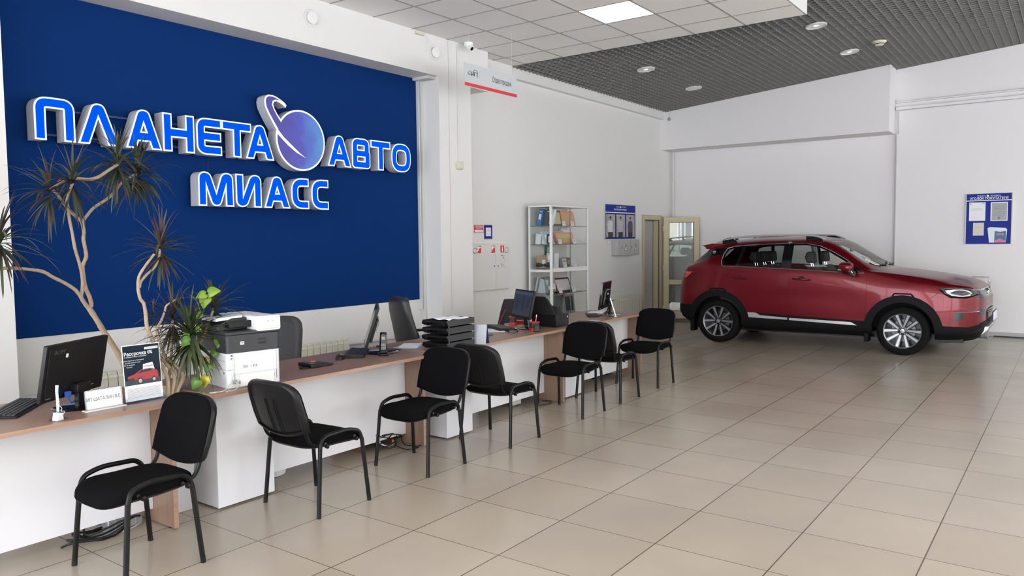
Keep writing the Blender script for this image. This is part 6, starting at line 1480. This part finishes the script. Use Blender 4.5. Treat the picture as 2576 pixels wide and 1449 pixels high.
def extract(pid, name, mt, solid=0, parent=None, label=None, so=1, side=0, xoff=0):
    vm = {}; mb = MB()
    for f in bm.faces:
        if f[lay] != pid or (side and f.calc_center_median().x*side < 0): continue
        idx = []
        for v in f.verts:
            if v not in vm: vm[v] = len(mb.v); mb.v.append(v.co.copy())
            idx.append(vm[v])
        mb.f.append(idx); mb.m.append(0)
    if xoff:
        n = len(mb.v); keep = [v.copy() for v in mb.v]; cnt = {}
        for f in mb.f:
            for q in range(len(f)): e = (f[q], f[(q+1) % len(f)]); cnt[e] = 1
        for q, v in enumerate(mb.v): mb.v[q] = v+Vector((math.copysign(xoff*min(1, abs(v.x)/.5), v.x), 0, 0))
        mb.v += keep
        for (a_, b_) in list(cnt):
            if (b_, a_) not in cnt: mb.f.append([b_, a_, a_+n, b_+n]); mb.m.append(0)
    o = mb.build(name, mt, parent or car, ang=.75, label=label)
    if name not in ('headlight', 'tail_light'):
        me = o.data; k_ = len(vm)
        for p_ in me.polygons: p_.use_smooth = True
        me.normals_split_custom_set_from_vertices([smooth_normal(v.co, Vector((0, 0, 1))) if i_ < k_ else (1 if v.co.x > 0 else -1, 0, 0) for i_, v in enumerate(me.vertices)])
    if solid: md = o.modifiers.new('thickness', 'SOLIDIFY'); md.thickness = solid; md.offset = so
    return o
for f in bm.faces:
    c = f.calc_center_median()
    if f[lay] == 0 and c.z < .26 and f.normal.z < -.5: f[lay] = 1
bmesh.ops.remove_doubles(bm, verts=bm.verts, dist=.0006); bmesh.ops.dissolve_degenerate(bm, edges=bm.edges, dist=.0004)
body = extract(0, 'body', CARP)
extract(1, 'cladding', CLAD, xoff=.016, label='matt black lower cladding and wheel arches')
extract(2, 'window_surround', CGL)
for sd in (-1, 1): extract(3, 'front_side_window', CWIN, side=sd)
def winsplit():
    for f in bm.faces:
        if f[lay] == 4 and f.calc_center_median().y > 4.20: f[lay] = 14
winsplit()
for sd in (-1, 1): extract(4, 'rear_side_window', CWINR, side=sd); extract(14, 'quarter_window', CWINR, side=sd)
extract(8, 'windscreen', CWIN); extract(10, 'rear_window', CWINR)
extract(7, 'grille_panel', CGL); extract(11, 'lower_intake', CGL); extract(12, 'cowl_panel', CGL)
for sd in (-1, 1): extract(13, 'fog_light_panel', CGL, side=sd)
HL = {sd: extract(5, 'headlight', mat('headlight_lens', (.02, .022, .026), .08), .004, side=sd) for sd in (-1, 1)}
TL = {sd: extract(6, 'tail_light', mat('tail_light_red', (.32, .006, .012), .12, coat=1), .006, side=sd) for sd in (-1, 1)}
# trims that follow the side surface, on both flanks
def both(fn):
    for s in (-1, 1): fn(s)
def along(pts, n=6):
    out = []
    for i in range(len(pts)-1):
        for k in range(n): t = k/n; out.append((pts[i][0]*(1-t)+pts[i+1][0]*t, pts[i][1]*(1-t)+pts[i+1][1]*t))
    return out+[pts[-1]]
def strip(name, pts, r, mt, off=.002, closed=False, n=5, parent=None):
    def f(s):
        m = MB(); P = along(list(pts)+([pts[0]] if closed else []), n); m.tube([surf(y, z, off, s) for y, z in P], r, 6); m.build(name, mt, parent or car)
    both(f)
strip('window_chrome', WO, .0075, CHROME, .001, closed=True, n=4)
strip('panel_gap', [(4.44, 1.19), (4.35, 1.16), (4.345, .95), (4.36, .83)], .0022, CLINE, -.0005)
strip('panel_gap', [(3.425, 1.16), (3.42, .9), (3.405, .48)], .0022, CLINE, -.0005)
strip('panel_gap', [(2.36, 1.115), (2.355, .9), (2.37, .62), (2.365, .45)], .0022, CLINE, -.0005)
strip('panel_gap', [(1.44, .90), (1.56, .80)], .002, CLINE, -.0005)
strip('panel_gap', [(2.33, 1.135), (2.1, 1.10), (1.6, 1.02), (1.45, .935)], .002, CLINE, -.0005)
def plateside(name, poly, th, mt, base=.0, parent=None, label=None):
    def f(s):
        m = MB(); n = len(poly); cy = sum(p[0] for p in poly)/n; cz = sum(p[1] for p in poly)/n; P = along(list(poly)+[poly[0]], 3)[:-1]; k = len(P)
        vs = [surf(y, z, base, s) for y, z in P]+[surf(y, z, base+th, s) for y, z in P]; m.add(vs, [(i, (i+1) % k, k+(i+1) % k, k+i) for i in range(k)]+[tuple(range(k, 2*k))]); m.build(name, mt, parent or car, ang=.5, recalc=True, label=label)
    both(f)
plateside('sill_trim', [(4.02, .498), (3.90, .498), (3.83, .462), (3.43, .445), (3.43, .415), (4.00, .425)], .022, CSIL, .006, label='silver sill strip')
plateside('sill_trim', [(3.40, .444), (2.55, .428), (2.47, .385), (3.40, .412)], .022, CSIL, .006, label='silver sill strip')
for cy in WY: strip('arch_handle', [(cy+.13, .808), (cy+.105, .845), (cy-.10, .845), (cy-.14, .795)], .009, CLAD, .012)
def handle(s):
    for a, b in ((4.29, 4.05), (3.36, 3.12)):
        m = MB(); m.tube([surf(y, z, o_, s) for y, z, o_ in ((a, 1.018, .0), (a-.02, 1.018, .024), ((a+b)/2, 1.014, .030), (b+.02, 1.008, .024), (b, 1.006, .0))], .0125, 8); h_ = m.build('door_handle', CARP, car)
        m = MB(); c = (a+b)/2; m.M = Matrix.Translation(surf(c, 1.012, .001, s)); m.lathe([(.001, 0), (.045, -s*.0005), (.05, 0)], 20, axis='x'); m.build('handle_recess', CLINE, h_)
both(handle)
# mirrors
def mirror(s):
    def f(u, v):
        a = u*2*PI; e = (v-.5)*PI; ce = math.cos(e)
        return (s*(1.0+.118*math.copysign(abs(math.sin(e))**.8, math.sin(e))), 2.605+.098*math.copysign(abs(math.cos(a))**.7, math.cos(a))*ce**.6-.03*(v-.5), 1.20+.074*math.copysign(abs(math.sin(a))**.7, math.sin(a))*ce**.6)
    m = MB(); m.grid(f, 24, 13, closed_u=True); mo = m.build('mirror', CARP, car, ang=1.2, recalc=True)
    m = MB(); m.prism([(2.70, 1.165), (2.56, 1.170), (2.50, 1.145), (2.48, 1.075), (2.51, 1.072), (2.56, 1.125), (2.70, 1.135)], 'yz', s*.90, s*1.085); m.build('mirror_foot', BLKP, mo, bevel=.01)
    m = MB(); m.tube([(s*1.095, 2.69, 1.165), (s*1.10, 2.60, 1.165), (s*1.09, 2.52, 1.150), (s*1.06, 2.492, 1.09)], .010, 8); m.build('mirror_chrome', CHROME, mo)
    m = MB(); m.prism([(2.42, 1.125), (2.56, 1.14), (2.57, 1.19), (2.50, 1.165)], 'yz', s*.86, s*.845); m.build('mirror_sail', CGL, mo)
both(mirror)
# roof rails, aerial, spoiler
def rail(s):
    m = MB(); P = smoothpath([(s*.585, 2.98, 1.585), (s*.60, 3.12, 1.640), (s*.60, 3.35, 1.655), (s*.598, 3.8, 1.656), (s*.592, 4.25, 1.635), (s*.588, 4.48, 1.600), (s*.58, 4.66, 1.545)], 5); m.tube(P, .015, 8); r_ = m.build('roof_rail', CSIL, car)
    for a, b in ((3.02, 3.26), (4.30, 4.54)):
        m = MB(); m.prism([(a, 1.565-(.03 if a > 4 else 0)), (a+.02, 1.60-(.02 if a > 4 else 0)), (a+.12, 1.645-(.01 if a > 4 else 0)), (b, 1.640-(.045 if a > 4 else 0)), (b, 1.55-(.03 if a > 4 else 0))], 'yz', s*.60, s*.585); m.build('rail_foot', CLAD, r_)
both(rail)
m = MB(); m.prism([(4.58, 1.56), (4.44, 1.575), (4.50, 1.60), (4.545, 1.64), (4.555, 1.635), (4.55, 1.60)], 'yz', -.012, .012); m.build('shark_fin', CARP, car, bevel=.004)
m = MB(); n = 13
def sp(u, v):
    x = -.60+1.2*u; yy = 4.60+.29*v-.06*(2*u-1)**2*v; return (x, yy, 1.572-.028*(2*u-1)**2*1.6-.055*v**1.5-.0)
m.grid(sp, 13, 6); b0 = len(m.v)
m.grid(lambda u, v: (sp(u, v)[0], sp(u, v)[1]-.03*v, sp(u, v)[2]-.022-.075*(1-v)), 13, 6)
for i in range(12):
    a = i*6+5; m.f.append([a, a+6, b0+a+6, b0+a]); m.m.append(0)
for e in (0, 12*6): m.f.append([e+j for j in range(6)]+[b0+e+j for j in range(5, -1, -1)]); m.m.append(0)
m.build('roof_spoiler', CARP, car, ang=.8, recalc=True)
def spside(s):
    m = MB(); m.prism([(4.885, 1.505), (4.70, 1.540), (4.42, 1.515), (4.42, 1.462), (4.72, 1.452)], 'yz', s*.605, s*.56); m.build('spoiler_cheek', CARP, car, bevel=.004)
both(spside)
# front end details
def front(s):
    hl, tl = HL[s], TL[s]
    m = MB(); m.tube([surf(y, z, .003, s) for y, z in along([(1.46, .922), (1.30, .938), (1.14, .928), (1.03, .905)], 4)], .006, 6); m.build('light_chrome', CHROME, hl)
    m = MB(); m.tube([surf(y, z, .003, s) for y, z in along([(1.47, .915), (1.40, .85), (1.34, .815), (1.17, .808), (1.10, .828), (1.02, .860)], 4)], .008, 6); m.build('light_edge', CGL, hl)
    m = MB(); m.tube([surf(y, z, .005, s) for y, z in along([(1.37, .90), (1.33, .845), (1.20, .832), (1.12, .845)], 4)], .008, 6); m.build('daylight_bar', WHP, hl)
    m = MB(); P = [surf(y, z, .010, s) for y, z in ((1.40, .905), (1.30, .918), (1.20, .918), (1.14, .905), (1.10, .872), (1.15, .835), (1.24, .825), (1.33, .84), (1.38, .872))]; m.add(P, [tuple(range(9))]); m.build('reflector_bowl', mat('lamp_reflector', (.85, .87, .90), .2), hl, smooth=False, recalc=True)
    m = MB(); P = [surf(y, z, .012, s) for y, z in ((1.30, .885), (1.22, .885), (1.20, .866), (1.28, .862))]; m.add(P, [(0, 1, 2, 3)]); m.build('lamp_unit', DGREY, hl, smooth=False)
    m = MB(); m.tube([surf(y, z, .006, s) for y, z in along([(1.30, .628), (1.10, .630), (1.02, .636)], 5)], .008, 6); m.build('bumper_chrome', CHROME, car)
    m = MB(); m.tube([surf(y, z, .004, s) for y, z in along([(1.30, .345), (1.12, .345), (1.0, .40)], 5)], .012, 6); m.build('bumper_rib', BLKP, car)
    m = MB(); m.tube([surf(y, z, .005, s) for y, z in along([(5.13, 1.11), (4.94, 1.11), (4.935, 1.09), (5.04, .995), (5.13, .998)], 4)], .008, 6); m.build('tail_surround', CGL, tl)
    m = MB()
    for z in (1.035, 1.055, 1.075): m.tube([surf(y, z, .007, s) for y in (5.06, 5.03, 5.0-(z-1.035))], .004, 5)
    m.build('tail_light_bars', mat('tail_bar_red', (.75, .05, .04), .2, emis=(.8, .03, .02), es=.25), tl)
    m = MB(); m.tube([surf(y, z, .006, s) for y, z in along([(5.15, .52), (5.17, .48), (5.15, .42), (5.12, .40)], 3)], .012, 6); m.build('rear_reflector', CHROME, car)
    m = MB(); put_text(m, 'W', .035, face_M(surf(4.64, 1.405, .004, s), (0, s, 0), (0, 0, 1)), bold=True); m.tube([surf(4.64+.026*math.cos(q*PI/8), 1.405+.020*math.sin(q*PI/8), .005, s) for q in range(3, 14)], .002, 4); m.build('badge', WHP, car, smooth=False)
both(front)
m = MB()
for z in (.825, .85, .875): m.tube([(x, .948+(z-.79)*.62+.12*abs(x)**2.2, z) for x in [-.42+.07*k for k in range(13)]], .005, 6)
for k in range(11): x = -.40+.08*k; m.tube([(x, .962+.12*abs(x)**2.2, .815), (x, 1.008+.12*abs(x)**2.2, .895)], .003, 5)
m.build('grille_bars', CHROME, car)
m = MB(); m.lathe([(.035, -.008), (.052, -.014), (.060, -.004), (.060, .004)], 28, axis='y', c=(0, .985, .845)); m.tube([(-.028, .973, .870), (0, .970, .820), (.028, .973, .870)], .007, 6); m.build('front_emblem', CHROME, car)
m = MB(); m.tube([(x, 1.008+.09*abs(x)**2, .905) for x in [-.45+.075*k for k in range(13)]], .008, 6); m.build('bonnet_chrome', CHROME, car)
m = MB(); m.tube([(x, .94+.10*abs(x)**2, .625) for x in [-.40+.08*k for k in range(11)]], .010, 6); m.tube([(x, .94+.10*abs(x)**2, .600) for x in [-.40+.08*k for k in range(11)]], .010, 6); m.build('intake_bars', CGL, car)
m = MB(); m.box(-.27, .27, .898, .910, .46, .60); m.build('number_plate_holder', mat('plate_blue', (.015, .02, .12), .5), car, bevel=.004)
m = MB(); m.box(-.26, .26, .893, .898, .475, .59); m.build('number_plate', WHP, car, bevel=.002)
m = MB(); m.prism([(1.25, .20), (1.02, .285), (.94, .36), (.92, .42), (.99, .42), (1.28, .22)], 'yz', -.50, .50); m.build('skid_plate', CSIL, car, bevel=.01)
m = MB(); m.box(-.72, .72, 1.2, 5.0, .20, .30); m.prism([(1.28, .20), (1.62, .16), (1.55, .24), (1.25, .24)], 'yz', -.70, .70); m.build('underbody', BLKP, car, smooth=False)
for s in (-1, 1):
    for cy in WY:
        m = MB(); n = 20
        pts = [(cy+.42*math.cos(PI*k/n), WZ+.42*math.sin(PI*k/n)) for k in range(n+1)]
        vs = [(s*.865, y, z) for y, z in pts]+[(s*.58, y, z) for y, z in pts]; m.add(vs, [(i, i+1, n+2+i, n+1+i) for i in range(n)]+[tuple(range(n+1, 2*n+2))]); m.build('wheel_well', mat('wheel_well_black', (.004, .004, .004), .9), car, smooth=False)
    for y0, z0 in ((2.36, .44), (4.93, .44)):
        m = MB(); m.prism([(y0-.03, .16), (y0+.025, .16), (y0+.03, .44), (y0-.03, .44)], 'yz', s*.88, s*.70); m.build('mud_flap', CLAD, car, bevel=.006)
# wheels
TYRE = mat('tyre_rubber', (.005, .005, .0055), .8, spec=.15, bump=.2, bscale=120); RIMD = mat('rim_dark', (.012, .012, .014), .3); RIMS = mat('rim_machined', (.33, .33, .345), .38, metal=.8)
def wheel(s, cy):
    x0 = s*.675; o_ = lambda d: s*(.675+d)
    C = (0, cy, WZ); m = MB(); Rr = .335
    prof = [(.235, o_(.0)), (.27, o_(-.01)), (.31, o_(.0)), (.33, o_(.02)), (.335, o_(.05)), (.335, o_(.17)), (.33, o_(.195)), (.312, o_(.213)), (.27, o_(.222)), (.238, o_(.212)), (.236, o_(.19))]
    m.lathe(prof, 56, axis='x', c=C); w_ = m.build('wheel', TYRE, car, ang=.7, recalc=True)
    m = MB(); m.lathe([(.225, o_(.02)), (.225, o_(.20)), (.238, o_(.212)), (.242, o_(.206)), (.239, o_(.19))], 56, axis='x', c=C); rm = m.build('rim', RIMS, w_, recalc=True)
    m = MB(); m.lathe([(.001, o_(.09)), (.15, o_(.09)), (.15, o_(.10)), (.001, o_(.10))], 36, axis='x', c=C); m.build('brake_disc', mat('brake_steel', (.22, .22, .22), .45, metal=.6), w_)
    m = MB(); m.lathe([(.22, o_(.05)), (.224, o_(.05)), (.224, o_(.06)), (.001, o_(.06))], 36, axis='x', c=C); m.build('inner_barrel', RIMD, w_)
    for k in range(5):
        a0 = R(90+36)+2*PI*k/5
        for d in (-1, 1):
            for nm, mt, hw0, hw1, dx in (('spoke', RIMD, .020, .030, 0.0), ('spoke_face', RIMS, .010, .017, .0015)):
                m = MB()
                a = a0+d*R(17); ca, sa = math.cos(a), math.sin(a); tx, tz = -sa, ca
                ai = a0+d*R(25); ri = .052; ro = .232
                pi_ = (ri*math.cos(ai), ri*math.sin(ai)); po = (ro*ca, ro*sa); v_ = Vector((po[0]-pi_[0], po[1]-pi_[1])).normalized(); nx, nz = -v_.y, v_.x
                Q = [(pi_[0]+nx*hw0, pi_[1]+nz*hw0), (po[0]+nx*hw1, po[1]+nz*hw1), (po[0]-nx*hw1, po[1]-nz*hw1), (pi_[0]-nx*hw0, pi_[1]-nz*hw0)]
                f0, f1 = o_(.182+dx), o_(.200+dx); bk = o_(.15)
                vs = [(bk, cy+Q[i][0], WZ+Q[i][1]) for i in range(4)]+[(f0 if i in (0, 3) else f1, cy+Q[i][0], WZ+Q[i][1]) for i in range(4)]
                m.add(vs, [(0, 1, 2, 3), (7, 6, 5, 4), (0, 4, 5, 1), (1, 5, 6, 2), (2, 6, 7, 3), (3, 7, 4, 0)])
                if nm == 'spoke': so_ = m.build(nm, mt, w_, smooth=False, recalc=True)
                else: m.build(nm, mt, so_, smooth=False, recalc=True) if False else m.build(nm, mt, w_, smooth=False, recalc=True)
    m = MB(); m.lathe([(.062, o_(.15)), (.060, o_(.187)), (.035, o_(.19)), (.030, o_(.197)), (.001, o_(.20))], 24, axis='x', c=C); m.build('hub', RIMD, w_)
    m = MB(); m.lathe([(.030, o_(.19)), (.029, o_(.200)), (.001, o_(.203))], 20, axis='x', c=C)
    for k in range(5): a = 2*PI*k/5+R(90); m.lathe([(.008, o_(.185)), (.007, o_(.197)), (.001, o_(.198))], 8, axis='x', c=(0, cy+.046*math.cos(a), WZ+.046*math.sin(a)))
    m.build('hub_cap', RIMS, w_)
for s in (-1, 1):
    for cy in WY: wheel(s, cy)
# cabin
UPH = mat('car_upholstery', (.022, .020, .021), .7); GRY = mat('car_headliner', (.30, .29, .28), .8)
m = MB(); m.box(-.78, .78, 2.3, 4.7, .30, .36); m.build('cabin_floor', BLKP, car, smooth=False)
m = MB(); m.prism([(2.25, .6), (2.25, 1.13), (2.45, 1.10), (2.65, 1.02), (2.65, .6)], 'yz', -.76, .76); m.build('dashboard', mat('dash_black', (.02, .02, .022), .7), car, bevel=.02)
for s in (-1, 1):
    m = MB(); m.box(s*.78 if s < 0 else .74, s*.74 if s < 0 else .78, 2.4, 4.5, .45, 1.10); m.build('door_card', UPH, car, smooth=False)
def seat(x, y, w_, rear=False):
    m = MB(); m.prism([(y-.25, .55), (y+.25, .52), (y+.25, .66), (y-.25, .70)], 'yz', x-w_/2, x+w_/2); o = m.build('seat', UPH, car, bevel=.04, bseg=3)
    m = MB(); m.prism([(y+.20, .62), (y+.34, .60), (y+.48, 1.10), (y+.46, 1.19), (y+.38, 1.19), (y+.33, 1.1)], 'yz', x-w_/2, x+w_/2); m.build('seat_back', UPH, o, bevel=.04, bseg=3)
    for hx in ([x] if not rear else [x-.4, x, x+.4]):
        m = MB(); m.prism([(y+.40, 1.24), (y+.50, 1.235), (y+.53, 1.32), (y+.50, 1.41), (y+.42, 1.40)], 'yz', hx-.13, hx+.13); m.build('headrest', UPH, o, bevel=.03, bseg=3)
        m = MB()
        for q in (-.05, .05): m.tube([(hx+q, y+.43, 1.15), (hx+q, y+.46, 1.26)], .006, 6)
        m.build('headrest_posts', CHROME, o)
seat(-.38, 2.78, .50); seat(.38, 2.78, .50); seat(0, 3.62, 1.30, True)
m = MB(); m.M = Matrix.Translation((.38, 2.62, 1.0)) @ Matrix.Rotation(R(65), 4, 'X'); m.tube([(.185*math.cos(2*PI*k/24), .185*math.sin(2*PI*k/24), 0) for k in range(24)], .016, 8, closed=True); m.box(-.17, .17, -.025, .025, -.01, .01); m.build('steering_wheel', BLKP, car)
for s in (-1, 1):
    m = MB(); m.tube([(s*.80, 3.47, 1.1), (s*.73, 3.48, 1.35), (s*.62, 3.48, 1.54)], .045, 8); m.build('middle_pillar', GRY, car)
m = MB(); m.box(-.55, .55, 3.0, 4.5, 1.545, 1.552); m.build('headliner', GRY, car, smooth=False)
m = MB(); m.box(-.075, .075, 2.74, 2.77, 1.40, 1.46); m.build('inside_mirror', BLKP, car, bevel=.01)
# price sheet behind the windscreen, wipers
def wsz(x, y):
    h_ = bvh.ray_cast(Vector((x, y, 3)), Vector((0, 0, -1))); return h_[0].z
m = MB(); Q = [(-.62, 2.53), (-.40, 2.50), (-.38, 2.28), (-.57, 2.34)]
Q = [(-.60, 2.50), (-.50, 2.535), (-.44, 2.275), (-.555, 2.315)]
vs = [(x, y, wsz(x, y)+.008) for x, y in Q]; m.add(vs, [(0, 1, 2, 3), (3, 2, 1, 0)][:1]); ps = m.build('price_sheet', PAPER, car, smooth=False, solid=.001)
m = MB(); lerp = lambda a, b, t: tuple(a[i]*(1-t)+b[i]*t for i in range(3))
def onsheet(u, v, o=.0025): 
    p = lerp(lerp(vs[0], vs[1], u), lerp(vs[3], vs[2], u), v); return (p[0], p[1]-.002, p[2]+o)
m.add([onsheet(.1, .05), onsheet(.9, .05), onsheet(.9, .28), onsheet(.1, .28)], [(0, 1, 2, 3)])
for k in range(4): m.add([onsheet(.15, .4+.14*k), onsheet(.8, .4+.14*k), onsheet(.8, .43+.14*k), onsheet(.15, .43+.14*k)], [(0, 1, 2, 3)])
m.build('print', GREYP, ps, smooth=False)
for x0, x1 in ((-.45, .15), (.1, .62)):
    m = MB(); m.tube([(x0, 2.24+.08*abs(x0), wsz(x0, 2.24+.08*abs(x0))+.015), ((x0+x1)/2, 2.24, wsz((x0+x1)/2, 2.24)+.02), (x1, 2.30, wsz(x1, 2.30)+.015)], .008, 6); m.build('wiper', BLKP, car)
bm.free()

# ------------------------------------------------------------------ street outside the right facade
m = MB(); m.box(-60, 60, -60, -6.3, -.35, -.15); struct(m.build('street_ground', mat('bounce_white_ground', (.80, .80, .80), .9), smooth=False))  # unseen ground, made near white to bounce daylight up onto the ceiling
m = MB(); m.box(-60, -5.3, -6.3, 30, -.35, -.15); struct(m.build('yard_ground', MATS['bounce_white_ground'], smooth=False))
t = thing('street_building', 'beige apartment house across the street, reflected in the opened door glass', 'building', (-14, -30, 0))
m = MB(); m.box(-42, 42, -5, 0, -.2, 14); m.build('facade', mat('beige_render', (.42, .39, .33), .8), t, smooth=False)
for i in range(17):
    for j in range(4):
        m = MB(); m.box(-38+i*4.6, -36.2+i*4.6, .0, .06, 1.4+j*3.1, 3.2+j*3.1); w0 = m.build('window', mat('house_window_frame', (.8, .8, .78), .5), t, smooth=False)
        m = MB(); m.box(-37.9+i*4.6, -37.15+i*4.6, .06, .08, 1.5+j*3.1, 3.1+j*3.1); m.box(-37.05+i*4.6, -36.3+i*4.6, .06, .08, 1.5+j*3.1, 3.1+j*3.1); m.build('pane', mat('house_pane', (.08, .09, .10), .1), w0, smooth=False)
